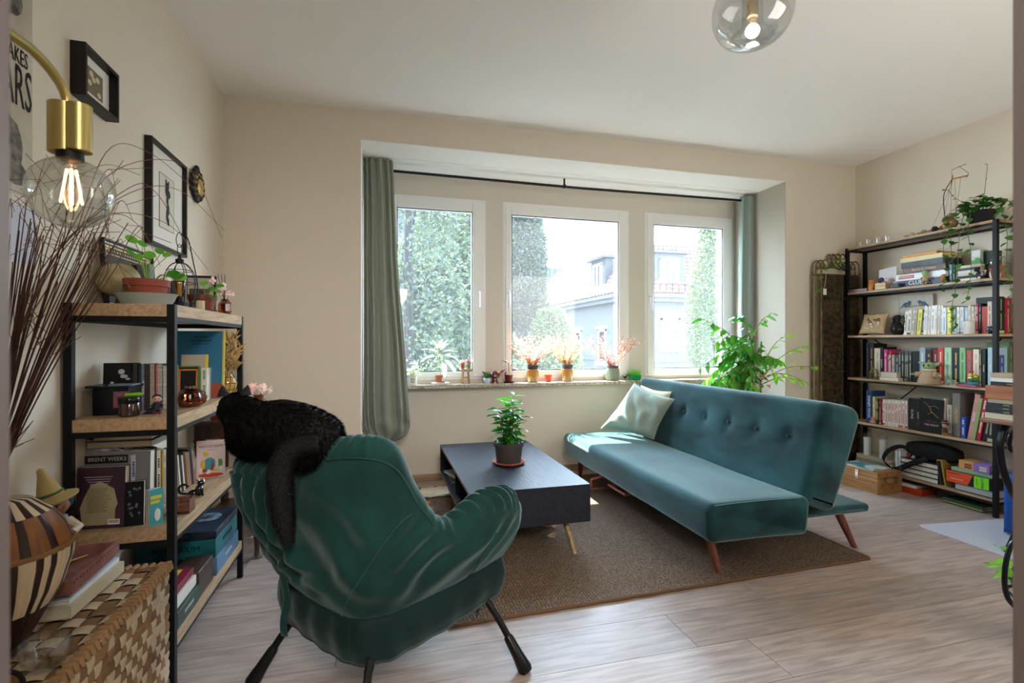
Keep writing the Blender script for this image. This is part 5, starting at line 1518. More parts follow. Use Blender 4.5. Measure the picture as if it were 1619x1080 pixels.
mb = MB(); mb.ell((.02, 0, .022), (.016, .014, .024)); mb.ell((.026, 0, .052), (.014, .012, .012)); mb.lathe([(.006, 0), (0, .010)], 6, (.018, 0, .060)); mb.lathe([(.006, 0), (0, .010)], 6, (.034, 0, .060)); mb.ell((.0, 0, .014), (.022, .014, .014)); mb.tube([(.03, -.008, .03), (.034, -.012, .002)], .004, 6); mb.tube([(.02, -.008, .03), (.02, -.012, .002)], .004, 6)
obj('body', mb, GBL, t)
obj('tail', MB().tube(catmull([(-.02, 0, .012), (-.045, 0, .02), (-.05, 0, .042), (-.03, 0, .052), (-.018, 0, .04)], 14), .005, 7), GBL, t)
t = thing('glass_box', 'small clear pink glass box at the front of the third level', 'box', (-.705, 2.10, Z3))
PG = glassmat('f2cfc8', .35, tint=.85, key='pink glass')
mb = MB(); q = .003
mb.bx(-.03, .03, -.03, -.03+q, 0, .052).bx(-.03, .03, .03-q, .03, 0, .052).bx(-.03, -.03+q, -.03+q, .03-q, 0, .052).bx(.03-q, .03, -.03+q, .03-q, 0, .052).bx(-.03+q, .03-q, -.03+q, .03-q, 0, .008)
obj('walls', mb, PG, t, smooth=False)
obj('candle', MB().lathe([(0, .008), (.02, .008), (.021, .03), (0, .031)], 24, cap=False), mat('caa79c', .5, key='pink wax'), t)
t = thing('glass_tumbler', 'clear faceted glass beside the turquoise paperback, third level', 'glass', (-.715, 2.0, Z3))
obj('body', MB().lathe([(0, .003), (.018, .003), (.022, .05), (.021, .05), (.017, .008), (0, .008)], 9, cap=False), GLASS, t, smooth=False)

# ---- bottom level
Z4 = LZ[3]
def gamebox(w, d, h, c, label, loc, rz, front=None, ft=.02, fc='cfd6da', group='game boxes', side=None, name='game_box'):
    t = thing(name, label, 'box', loc, rz, group)
    m_ = c if isinstance(c, bpy.types.Material) else mat(c, .4, var=.12, vs=8)
    obj('base', MB().bx(-w/2+.003, w/2-.003, -d/2+.003, d/2-.003, 0, h*.5), m_, t, smooth=False)
    obj('lid', MB().bx(-w/2, w/2, -d/2, d/2, h*.12, h), m_, t, bevel=.0012)
    if front: text(front, ft, mat(fc, .5), t, (0, -d/2-.0008, h*.56), (R(90), 0, 0))
    if side: text(side, ft*.8, mat(fc, .5), t, (w/2+.0008, 0, h*.56), (R(90), 0, R(90)))
    return t
gamebox(.28, .33, .078, mat('2f4a66', .4, c2='5a7a94', vs=9, key='blue game'), 'blue patterned game box at the bottom of the stack of three, lowest level', (-.817, 2.565, Z4), 0, group='stack of three game boxes', side='CODENAMES')
gamebox(.30, .33, .078, mat('123c44', .4, c2='1c6a70', vs=6, key='teal game'), 'dark teal box lettered MYSTERIUM, middle of the stack of three', (-.832, 2.565, Z4+.079), 0, 'MYSTERIUM', .034, '0d1518', 'stack of three game boxes', 'MYSTERIUM')
t = gamebox(.29, .33, .036, mat('14181f', .35, c2='24384c', vs=5, key='night game'), 'black box with a moonlit lid on top of the stack of three', (-.825, 2.565, Z4+.158), 0, 'OBSCURIO', .016, '5a6068', 'stack of three game boxes', 'OBSCURIO')
mb = MB(); mb.lathe([(.030, 0), (.062, 0), (.062, .0007), (.030, .0007)], 40, (.05, .03, .0365), cap=False)
obj('moon_ring', mb, mat('8fa6bc', .4, c2='38485c', vs=30, key='moon'), t)
obj('moon', MB().lathe([(0, 0), (.055, 0), (.055, .0005), (0, .0005)], 40, (.05, .03, .0363), cap=False), mat('3a3438', .4, c2='7c7a80', vs=26, key='moon face'), t)
text('MYSTERIOUS GAME', .02, mat('9fb2c4', .4), t, (.02, -.12, .037), (0, 0, 0)) if False else None
rigid('wooden_box', .10, .17, .105, woodmat('4a3428', '2a1c16', 3, 1, .4, key='dark box wood'), 'dark wooden box with rounded edge at the front of the lowest level', 'box', (-.735, 2.285, Z4), 0)
rigid('wooden_box', .11, .16, .10, mat('17171a', .5), 'black box behind the dark wooden box, lowest level', 'box', (-.85, 2.285, Z4), 0)
gamebox(.20, .22, .062, mat('3f5a44', .4, c2='23352c', vs=10, key='green game'), 'green game box at the near end of the lowest level', (-.78, 2.085, Z4), 0, group='game boxes at the near end', side='ELDORADO')
gamebox(.19, .21, .04, mat('d8cfc0', .4, key='cream game'), 'cream box on the green game box, lowest level', (-.785, 2.085, Z4+.063), 0, group='game boxes at the near end')
t = gamebox(.185, .20, .03, mat('7c2236', .4, key='maroon game'), 'maroon and yellow box on top of the cream box, lowest level', (-.79, 2.085, Z4+.104), 0, group='game boxes at the near end')
obj('yellow_panel', MB().bx(-.08, .06, -.085, .085, .0302, .0308), mat('c9a63c', .5, key='ochre panel'), t, smooth=False)

# ================================================================ LEFT WALL
def art_small(t, y):
    obj('print', MB().bx(-.055, .055, y-.0005, y, .045, .135), mat('7a6d56', .7, key='sepia print'), t, smooth=False)
    mb = MB()
    for (x, z) in ((-.03, .08), (.02, .11), (.03, .06), (-.005, .10), (-.02, .115)): mb.ell((x, y-.001, z), (.013, .001, .010), 10, 6)
    obj('sepia_marks', mb, mat('cbbf9f', .7, key='sepia light'), t)
frame('framed_picture', 'small sepia print in a deep dark frame high on the left wall', 'picture', .225, .18, (XL+.001, 2.103, 2.03), R(90), .045, .012, art=art_small)
def art_big(t, y):
    mb = MB(); 
    for (a, b_, c, d) in ((-.085, .085, .355, .357), (-.085, .085, .10, .102), (-.085, -.083, .10, .357), (.083, .085, .10, .357)): mb.bx(a, b_, y-.001, y, c, d)
    obj('print_border', mb, BLK, t, smooth=False)
    obj('print', MB().bx(-.083, .083, y-.0006, y-.0002, .102, .355), mat('c9c2b4', .8, key='cream print'), t, smooth=False)
    mb = MB()
    for (x, z, a, b_) in ((0, .31, .022, .020), (.012, .275, .026, .022), (-.01, .285, .012, .02), (.004, .24, .012, .018), (.01, .20, .016, .03), (.0, .17, .012, .03), (.012, .145, .012, .02), (-.012, .33, .008, .012), (.018, .33, .006, .012)): mb.ell((x, y-.002, z), (a, .001, b_), 12, 6)
    mb.tube([(0, y-.002, .15), (.015, y-.002, .125), (.02, y-.002, .135)], .0025, 5)
    obj('ink_figure', mb, mat('2b2a28', .7, key='ink figure'), t)
frame('framed_picture', 'tall narrow black frame with a small ink figure on the left wall', 'picture', .42, .475, (XL+.001, 2.744, 1.635), R(90), .03, .014, art=art_big, matc='d8d2c8')
t = thing('wall_clock', 'small carved black and gold clock plaque on the left wall', 'clock', (XL+.002, 3.15, 2.075), R(90))
mb = MB(); mb.ell((0, -.012, 0), (.085, .014, .072), 20, 10)
for k_ in range(12):
    a = 2*PI*k_/12; mb.ell((.078*math.cos(a), -.014, .068*math.sin(a)), (.024, .014, .024), 10, 6)
mb.ell((0, -.012, .088), (.03, .012, .022), 10, 6); mb.ell((0, -.012, -.082), (.03, .012, .02), 10, 6)
obj('carved_frame', mb, mat('1c1510', .4, key='carved black'), t)
mb = MB(); mb.ell((.01, -.026, -.01), (.045, .008, .048), 16, 8)
for k_ in range(10):
    a = 2*PI*k_/10; mb.ell((.062*math.cos(a), -.027, .055*math.sin(a)), (.012, .005, .007), 8, 5)
obj('gold_relief', mb, GOLD, t)
t = thing('poster', 'vintage black and cream poster taped to the left wall near the door', 'poster', (XL+.002, 1.58, 1.62), R(90))
obj('sheet', MB().bx(-.26, .222, -.0005, 0, 0, .64), mat('c9c2b2', .8, c2='a89f8c', vs=4, key='poster paper'), t, smooth=False)
text('THE CAKES', .065, BLK, t, (.11, -.0018, .395), (R(90), 0, 0), sx=.55); text('YEARS', .17, BLK, t, (.118, -.0018, .305), (R(90), 0, 0), sx=.42)
for (x, z, a, b_) in ((.13, .13, .05, .08), (.10, .19, .035, .04), (.15, .06, .05, .035), (.05, .5, .08, .03), (.13, .55, .05, .05), (.17, .6, .03, .02), (-.08, .52, .08, .06), (-.1, .15, .1, .1)): obj('ink_shape', MB().ell((x, -.0012, z), (a, .0006, b_), 14, 6), mat('3c3834', .8, c2='8a8478', vs=30, key='poster ink'), t)
t = thing('poster', 'small pale lavender sheet taped below the vintage poster', 'poster', (XL+.002, 1.60, 1.43), R(90))
obj('sheet', MB().bx(-.24, .22, -.001, 0, 0, .16), mat('c3c3cf', .8, key='lavender sheet'), t, smooth=False)

# antique side table behind the shelf
AW = woodmat('4a2c1c', '24140d', 3, 2, .3, key='antique wood')
t = thing('side_table', 'dark antique side table with turned legs in the left back corner', 'table', (0, 0, 0))
ax0, ax1, ay0, ay1, az = -.98, -.62, 3.0, 3.52, .775
obj('table_top', MB().bx(ax0-.01, ax1+.015, ay0-.015, ay1+.015, az-.022, az), AW, t, bevel=.006)
mb = MB(); mb.bx(ax0+.02, ax1-.02, ay0+.01, ay0+.025, az-.10, az-.022).bx(ax1-.025, ax1-.01, ay0+.02, ay1-.02, az-.10, az-.022).bx(ax0+.02, ax1-.02, ay1-.025, ay1-.01, az-.10, az-.022)
obj('apron', mb, AW, t)
def turned(x, y, z0, z1):
    L = z1-z0
    pr = [(.010, 0), (.016, .02), (.012, .05), (.014, .10), (.020, .22), (.024, .32), (.018, .36), (.026, .38), (.026, .40), (.016, .42), (.020, .5), (.024, .62), (.016, .75), (.024, .78), (.024, .80), (.028, .82), (.028, 1)]
    return MB().lathe([(r_, z0+L*q_) for r_, q_ in pr], 16, (x, y, 0))
for (x, y) in ((ax1-.04, ay0+.04), (ax0+.04, ay0+.04), (ax1-.04, ay1-.04), (ax0+.04, ay1-.04)): obj('leg', turned(x, y, .006, az-.022), AW, t)
for x in (ax1-.06, ax0+.13): obj('drop_finial', MB().lathe([(0, az-.15), (.008, az-.148), (.014, az-.138), (.008, az-.126), (.016, az-.115), (.016, az-.10)], 14, (x-.1, ay0+.018, 0), cap=False), AW, t)
obj('shelf_board', MB().bx(ax0+.03, ax1-.03, ay0+.03, ay1-.03, .20, .215), AW, t, bevel=.003)
t = thing('caster_cup', 'clear glass caster cup under the front leg of the side table', 'glass', (ax1-.04, ay0+.04, 0))
obj('body', MB().lathe([(0, .0), (.03, 0), (.036, .05), (.034, .05), (.029, .004), (0, .004)], 28, cap=False), GLASS, t)
t = thing('flower_vase', 'brown glass vase with pink blossoms on the antique side table', 'vase', (-.69, 3.22, az))
obj('glass', MB().lathe([(0, 0), (.03, 0), (.042, .03), (.044, .06), (.036, .082), (.026, .09), (.026, .105), (.032, .11), (.028, .11), (.022, .095), (0, .02)], 32, cap=False), mat('5c2c1a', .12, coat=1, key='brown glass'), t)
mb = MB(); sm = MB()
for j in range(13):
    c = Vector((rnd(-.055, .055), rnd(-.03, .03), rnd(.13, .165))); sm.tube([(0, 0, .08), c], .001, 4, cap=False)
    for i in range(12): leafstuff(mb, c+rdir()*.008, rdir(), .022, .018, up=rdir())
obj('blossom', mb, leafmat('e3bcb8', 'f7e3df', .4, key='rose petals'), t, smooth=False)['kind'] = 'stuff'; obj('stem', sm, mat('5a4a30', .7, key='twig stem'), t)
book(.03, .18, .12, '8a2f28', 'dark red book lying on the antique side table', None, (-.80, 3.04, az), 0, lie=True)
t = thing('power_cord', 'white cable coiled on the floor under the side table', 'cable', (-.70, 3.35, 0))
obj('cord', MB().tube(catmull([(0, 0, .004), (.08, .03, .004), (.1, -.06, .004), (.0, -.08, .02), (-.06, 0, .004), (.02, .08, .004), (.15, .05, .004), (-.1, .1, .1)], 50), .004, 6), WHT, t)

# ================================================================ WOVEN CHEST AND WHAT STANDS ON IT
bc = thing('woven_chest', 'woven seagrass chest in brown and cream strips beside the door', 'basket', (0, 0, 0))
CX0, CX1, CY0, CY1, CZ = -.985, -.615, .80, 1.74, .523
obj('liner', MB().bx(CX0+.008, CX1-.008, CY0+.008, CY1-.008, 0, CZ-.010), mat('5a3f26', .9, key='basket core'), bc)
SG1 = mat('7c5f42', .6, var=.25, vs=9, bump=.3, bs=120, st=(1, 1, 1), key='seagrass brown'); SG2 = mat('bfae94', .6, var=.12, vs=9, bump=.3, bs=120, key='seagrass cream')
SG1b = mat('8d6e4c', .6, var=.2, vs=9, bump=.3, key='seagrass tan')
def pad(L, W, m_, H=.006):
    mb = MB(); N = 5; v = []
    for i in range(N):
        t_ = i/(N-1)*2-1
        for j in range(3):
            s_ = j-1; v.append((t_*L/2, s_*W/2*.96, H*(1-t_*t_)*(1 if j == 1 else .75)-.002))
    f = [(i*3+j, (i+1)*3+j, (i+1)*3+j+1, i*3+j+1) for i in range(N-1) for j in range(2)]
    mb.add(v, f); return mb.mesh('strip', m_)
cell = .041
pads = [pad(cell*1.12, cell*.95, m_) for m_ in (SG1, SG2, SG1b)]
nx, ny = 9, 23
def place_pad(me, M, stuff=None):
    if stuff is not None:
        o_ = len(stuff[0].v); stuff[0].add([M @ v.co for v in me.vertices], [tuple(p.vertices) for p in me.polygons]); 
        return
    o = bpy.data.objects.new('strip', me); col.objects.link(o); o.parent = bc; o.matrix_local = M
for i in range(nx):
    for j in range(ny):
        x = CX0+cell*(i+.5); y = CY0+cell*(j+.5)
        h = (i+j) % 2
        M = Matrix.Translation((x+rnd(-.001, .001), y, CZ-.004)) @ Matrix.Rotation((0 if h else PI/2)+rnd(-.05, .05), 4, 'Z')
        place_pad(pads[1 if random.random() < (.75 if h else .25) else random.choice((0, 2))], M)
def side(fn, nu, nz, skip=None):
    st = {0: MB(), 1: MB(), 2: MB()}
    for i in range(nu):
        for j in range(nz):
            h = (i+j) % 2; k_ = 1 if random.random() < (.75 if h else .2) else random.choice((0, 2))
            M = fn(i, j) @ Matrix.Rotation(PI/4+(0 if h else PI/2)+rnd(-.05, .05), 4, 'Z') @ Matrix.Scale(1.0, 4)
            me = pads[k_]; st[k_].add([M @ v.co for v in me.vertices], [tuple(p.vertices) for p in me.polygons])
    for k_, m_ in ((0, SG1), (1, SG2), (2, SG1b)): obj('side_weave', st[k_], m_, bc, ang=60)['kind'] = 'stuff'
c7 = cell
def fr_(i, j):
    y = CY0+c7*(i*.71+.35); z = c7*(j*.71+.4)
    return Matrix.Translation((CX1-.006, y, z)) @ Matrix.Rotation(PI/2, 4, 'Y')
side(fr_, 32, 17)
def ff_(i, j):
    x = CX0+c7*(i*.71+.35); z = c7*(j*.71+.4)
    return Matrix.Translation((x, CY1-.006, z)) @ Matrix.Rotation(-PI/2, 4, 'X')
side(ff_, 12, 17)
mb = MB()
for i in range(46):
    y = CY0+.0205*(i+.5); mb.tube([(CX1-.022, y, CZ+.001), (CX1-.004, y+.004, CZ+.001), (CX1+.001, y+.006, CZ-.018)], [.006, .009, .006], 6)
for i in range(18):
    x = CX0+.0205*(i+.5); mb.tube([(x, CY1-.022, CZ+.001), (x+.004, CY1-.004, CZ+.001), (x+.006, CY1+.001, CZ-.018)], [.006, .009, .006], 6)
obj('rim_braid', mb, SG1b, bc)
CT = CZ+.004
book(.030, .26, .20, 'c9bfa2', 'pale yellow book at the bottom of the pile on the woven chest', 'books on the woven chest', (-.725, 1.575, CT), R(90), lie=True)
book(.012, .25, .17, 'dfe6ee', 'thin white and blue book in the pile on the woven chest', 'books on the woven chest', (-.735, 1.58, CT+.031), R(91), lie=True)
book(.012, .23, .17, '6c86a8', 'thin blue book below the pink wooden tray on the woven chest', 'books on the woven chest', (-.745, 1.585, CT+.0435), R(92), lie=True)
PW = mat('9a6a62', .6, c2='7d4f48', vs=20, bump=.2, key='pink stained wood')
def tray(label, loc, rz, w, d, h, tilt=0, grp='pink wooden boxes'):
    t = thing('wooden_tray', label, 'box', loc, rz, grp); t.rotation_euler = (0, tilt, rz)
    q = .007
    mb = MB(); mb.bx(-w/2, w/2, -d/2, -d/2+q, 0, h).bx(-w/2, w/2, d/2-q, d/2, 0, h).bx(-w/2, -w/2+q, -d/2+q, d/2-q, 0, h).bx(w/2-q, w/2, -d/2+q, d/2-q, 0, h)
    obj('sides', mb, PW, t); obj('bottom', MB().bx(-w/2+q, w/2-q, -d/2+q, d/2-q, 0, .004), PW, t)
    mb = MB()
    for k_ in range(16): mb.ell((w/2+.0004, -d/2+d*(k_+.5)/16, h*.8), (.001, .003, .002), 6, 4)
    obj('carved_dots', mb, BLK, t)
    return t
t = tray('open pink stained wooden box on the books, woven chest', (-.83, 1.57, CT+.057), R(3), .20, .26, .034)
mb = MB(); mb.tube(catmull([(0, -.05, .012), (.03, 0, .018), (0, .05, .012), (.04, .09, .015)], 16), .003, 5); obj('trinket', mb, BRASS, t)
tray('tilted lid of the pink wooden box, leaning at the back', (-.90, 1.64, CT+.098), R(8), .13, .20, .03, R(-18))
# striped bowl
t = thing('striped_bowl', 'lidded bowl of brown and cream wooden strips on the woven chest', 'bowl', (-.800, 1.335, CT))
def stripes(name, prof, n, ms, gap=.0):
    for k_ in range(n):
        mb = MB(); a0, a1 = 2*PI*k_/n, 2*PI*(k_+1)/n; V = []
        for (r_, z_) in prof:
            for j in range(4):
                a = lerp(a0, a1, j/3); rr = r_*(1+.012*math.sin(PI*j/3)); V.append((rr*math.cos(a), rr*math.sin(a), z_))
        mb.add(V, [(i*4+j, i*4+j+1, (i+1)*4+j+1, (i+1)*4+j) for i in range(len(prof)-1) for j in range(3)])
        obj(name, mb, ms[k_ % len(ms)], t, ang=60)
DW = mat('2c1812', .4, key='stripe dark'); CW = mat('c3b193', .5, var=.1, key='stripe cream'); BW = mat('6d4220', .45, c2='8c5a2c', vs=12, key='stripe brown')
stripes('lower_stave', [(.03, .0), (.055, .03), (.085, .09)], 36, [DW])
stripes('stave', [(.085, .09), (.105, .13), (.122, .19), (.124, .215)], 54, [CW, DW, CW, CW, DW])
stripes('lid_stave', [(.120, .222), (.105, .265), (.085, .295)], 40, [BW, BW, DW])
stripes('crown_stave', [(.085, .295), (.05, .325), (.0, .335)], 34, [CW, DW])
obj('rope_rim', MB().lathe([(.117, .212), (.126, .214), (.127, .220), (.124, .225), (.116, .223)], 80, cap=False, rib=.01, nr=40), mat('7d5c34', .7, bump=.4, key='rope rim'), t)
obj('core', MB().lathe([(0, .002), (.05, .03), (.08, .09), (.115, .2), (.1, .26), (.08, .29), (0, .32)], 30, cap=False), DW, t)
obj('foot', MB().lathe([(0, 0), (.045, 0), (.035, .008), (0, .009)], 24, cap=False), DW, t)
# puppet with straw hat
t = thing('witch_doll', 'small doll in a pointed straw hat behind the striped bowl', 'doll', (-.88, 1.69, CT), R(30))
obj('dress', MB().lathe([(0, 0), (.05, 0), (.045, .05), (.03, .13), (.022, .18), (0, .19)], 20, cap=False), mat('4c5a70', .8, c2='8f8a86', vs=12, key='doll dress'), t)
mb = MB()
for s_ in (-1, 1): mb.tube([(s_*.022, 0, .165), (s_*.045, -.02, .145), (s_*.03, -.045, .14)], [.012, .011, .009], 8); mb.ell((s_*.03, -.048, .141), (.011, .01, .01), 8, 6)
obj('arm', mb, mat('c4b2a0', .7, key='doll sleeve'), t)
obj('head', MB().ell((0, -.005, .215), (.028, .027, .03), 18, 12), mat('8a6048', .6, key='doll face'), t)
mb = MB(); mb.ell((0, -.033, .212), (.005, .01, .005), 8, 6); obj('nose', mb, mat('7a4a38', .5, key='doll nose'), t)
obj('hair', MB().ell((0, .006, .222), (.036, .032, .034), 16, 10), mat('16353a', .9, bump=.6, key='doll hair'), t)
mb = MB(); mb.lathe([(.030, .243), (.058, .235), (.060, .240), (.030, .252), (.024, .275), (.012, .31), (.008, .33), (.0, .335)], 28, cap=False)
obj('straw_hat', mb, mat('a8925e', .8, bump=.5, bs=200, key='straw'), t, rot=(0, R(-16), 0), loc=(.055, 0, .0))
mb = MB(); mb.tube([(.028*math.cos(a), .028*math.sin(a), .258) for a in [2*PI*i/20 for i in range(21)]], .004, 5); mb.tube([(-.028, -.005, .258), (-.045, -.02, .23), (-.05, -.02, .205)], .003, 5); obj('hat_band', mb, mat('3f5a3a', .8, key='hat ribbon'), t, rot=(0, R(-16), 0), loc=(.055, 0, .0))
obj('broom', MB().tube([(.0, -.05, .08), (.012, -.052, .22)], .0022, 5), mat('7a4a2c', .7, key='broom'), t)
# glass and black wire ring
t = thing('drinking_glass', 'clear low glass standing on the near part of the woven chest', 'glass', (-.672, 1.25, CT))
obj('body', MB().lathe([(0, 0), (.032, 0), (.040, .02), (.043, .055), (.0415, .055), (.038, .022), (.03, .008), (0, .008)], 36, cap=False), GLASS, t)
t = thing('wire_stand', 'black metal ring stand with a small ball on the woven chest', 'ornament', (-.70, 1.10, CT))
obj('ring', MB().tube(catmull([(-.06, 0, .004), (-.03, .04, .045), (.03, .05, .05), (.062, .02, .03), (.05, -.05, .006), (.0, -.08, .004)], 30), .0045, 8), BLK, t)
obj('arm', MB().tube([(-.06, 0, .02), (0, .01, .02)], .0035, 6).ell((.0, .01, .022), .011, 12, 8).bx(-.075, -.05, -.02, .02, 0, .026), BLK, t)
# dried twigs in a vase
t = thing('twig_vase', 'tall bundle of dry brown twigs in a vase beside the door', 'vase', (-.952, 1.47, CT))
obj('vase', MB().lathe([(0, 0), (.03, 0), (.042, .06), (.04, .16), (.022, .25), (.024, .28), (.02, .28), (.018, .25), (0, .24)], 28, cap=False), mat('3b2a22', .5, key='brown vase'), t)
TW = mat('4a2f26', .85, var=.3, vs=20, key='twig bark'); TWL = mat('6a4f42', .85, key='twig light')
random.seed(11)
mb = MB(); mb2 = MB()
for i in range(46):
    a = rnd(-.06, .06); b_ = rnd(-.05, .05)
    tx = rnd(.09, .25); ty = rnd(-.07, .05); H_ = rnd(.75, 1.05)
    P = catmull([(rnd(-.008, .008), rnd(-.008, .008), .05), (rnd(-.008, .008)+.03, .02, .27), (.03+tx*.5+a*.4, .02+ty*.45+b_*.3, .27+H_*.40), (.03+tx+a, .02+ty+b_, .27+H_*.72)], 12)
    mb.tube(P, [.0032-.0002*k_ for k_ in range(12)], 5)
    if i % 2 == 0:
        q = P[-1]; d = (P[-1]-P[-3]).normalized(); rr = rnd(.2, .6)
        dirx = rnd(-.6, .5); diry = rnd(-.3, .3)
        Q = catmull([q, q+d*.15*rr+Vector((dirx*.05, diry*.05, .02)), q+d*.25*rr+Vector((dirx*.18, diry*.2, .0))*rr*1.2, q+d*.28*rr+Vector((dirx*.36, diry*.4, -.12))*rr*1.2], 14)
        mb2.tube(Q, [.0014-.00007*k_ for k_ in range(14)], 4)
        for j in (3, 7, 10):
            s_ = Q[j]; mb2.tube([s_, s_+rdir()*rnd(.04, .10)], .0008, 3)
        for j in (5, 8):
            s_ = P[j]; mb2.tube([s_, s_+Vector((rnd(-.05, .06), rnd(-.03, .06), rnd(.02, .10)))], .001, 3)
obj('twig_bundle', mb, TW, t)['kind'] = 'stuff'; obj('fine_twigs', mb2, TWL, t)['kind'] = 'stuff'
arcs = [((.18, .02, .90), (.28, .06, 1.12), (.42, .14, 1.17), (.50, .18, .98)), ((.18, .0, .88), (.30, .05, 1.05), (.40, .12, 1.10), (.51, .17, 1.0)), ((.2, .02, .9), (.27, .04, 1.16), (.34, .10, 1.19), (.45, .15, 1.10)), ((.16, .0, .86), (.26, .05, 1.0), (.38, .12, 1.0), (.47, .16, .88)), ((.2, .0, .9), (.28, .04, 1.0), (.33, .08, .98), (.37, .10, .88)), ((.18, .02, .9), (.30, .08, 1.08), (.36, .1, 1.08), (.43, .14, .93)), ((.14, 0, .85), (.2, .02, 1.05), (.26, .05, 1.13), (.33, .08, 1.12))]
mb = MB()
for A in arcs: mb.tube(catmull([(.0, .0, .2), (.04, .01, .42), (.10, .0, .66)]+[(x, y, z) for x, y, z in A], 40), [.0019-.00003*k_ for k_ in range(40)], 4)
obj('long_twigs', mb, TWL, t)
random.seed(5)

# ================================================================ WALL SCONCE
t = thing('wall_sconce', 'brass wall sconce with a large clear globe bulb beside the door', 'lamp', (-.505, 1.012, 0))
arm = [(-.03, YF-1.012+.002, 1.655), (-.03, -.35, 1.655), (-.025, -.12, 1.655)]+[(-.02+.012*i/6, -.10+.10*math.sin(PI/2*i/6), 1.655-.045*(1-math.cos(PI/2*i/6))) for i in range(1, 7)]+[(-.006, 0, 1.585)]
BR2 = mat('b3a468', .35, .85, key='satin brass')
obj('arm', MB().tube(arm, .0075, 12), BR2, t)
obj('wall_plate', MB().lathe([(0, 0), (.05, 0), (.05, .02), (0, .022)], 32, cap=False), BR2, t, loc=(-.03, YF-1.012, 1.655), rot=(R(-90), 0, 0))
obj('socket', MB().lathe([(0, 1.52), (.0235, 1.52), (.0235, 1.602), (.0, 1.604)], 32, (-.013, .004, 0), cap=False).lathe([(0, 1.522), (.018, 1.522), (.018, 1.600), (.0, 1.602)], 28, (.012, -.006, 0), cap=False), BR2, t)
obj('collar', MB().lathe([(.0, 1.508), (.019, 1.508), (.019, 1.521), (0, 1.521)], 24, (-.004, 0, 0), cap=False), BLK, t)
BG = glassmat('f6f7f4', .5, tint=.97, key='bulb glass')
b_ = obj('globe_bulb', MB().lathe([(.014, 1.512), (.018, 1.502)]+[(.0605*math.sin(a), 1.452+.0595*math.cos(a)) for a in [R(20+160*i/18) for i in range(19)]], 40, (-.002, 0, 0), cap=False), BG, t)
mb = MB()
for k_ in range(4):
    a = PI*k_/2+.4; mb.tube([(.006*math.cos(a)-.002, .006*math.sin(a), 1.492), (.014*math.cos(a)-.002, .014*math.sin(a), 1.435)], .0016, 6)
obj('filament', mb, mat('ffb070', .5, emit=2.2, key='filament glow'), b_)
obj('glass_stem', MB().lathe([(.006, 1.51), (.004, 1.49), (.006, 1.482), (0, 1.48)], 12, (-.002, 0, 0), cap=False), GLASS, b_)

# ================================================================ PENDANT
t = thing('pendant_lamp', 'clear ribbed glass pendant lamp with a lit bulb at the ceiling', 'lamp', (1.33, 1.555, 0))
PGL = glassmat('f2f4f4', .4, tint=.96, key='pendant glass')
pz = 2.347
obj('glass_shade', MB().lathe([(.045, pz+.19), (.06, pz+.185)]+[(.045+.095*math.sin(a), pz+.07+.115*math.cos(a)) for a in [R(8+150*i/16) for i in range(17)]]+[(.03, pz-.055), (0, pz-.058)], 48, cap=False), PGL, t)
obj('inner_tube', MB().lathe([(.035+.0012*(i % 2), pz+.18-.0055*i) for i in range(30)]+[(.05, pz+.0), (.075, pz-.02)], 36, cap=False), PGL, t)
obj('socket', MB().lathe([(0, pz+.02), (.014, pz+.02), (.014, pz+.045), (.019, pz+.05)]+[(.019+.0015*(i % 2), pz+.055+.006*i) for i in range(8)]+[(.02, pz+.19), (0, pz+.19)], 28, cap=False), mat('8c7a5e', .4, .4, key='socket metal'), t)
obj('bulb', MB().ell((0, 0, pz-.0), (.024, .024, .024), 24, 16), mat('fff1dd', .5, emit=14, key='lit bulb'), t)
obj('canopy', MB().lathe([(0, ZC), (.06, ZC), (.058, ZC-.02), (.02, ZC-.03), (.02, pz+.2), (.048, pz+.2), (.05, pz+.186), (0, pz+.186)], 36, cap=False), STEEL, t)
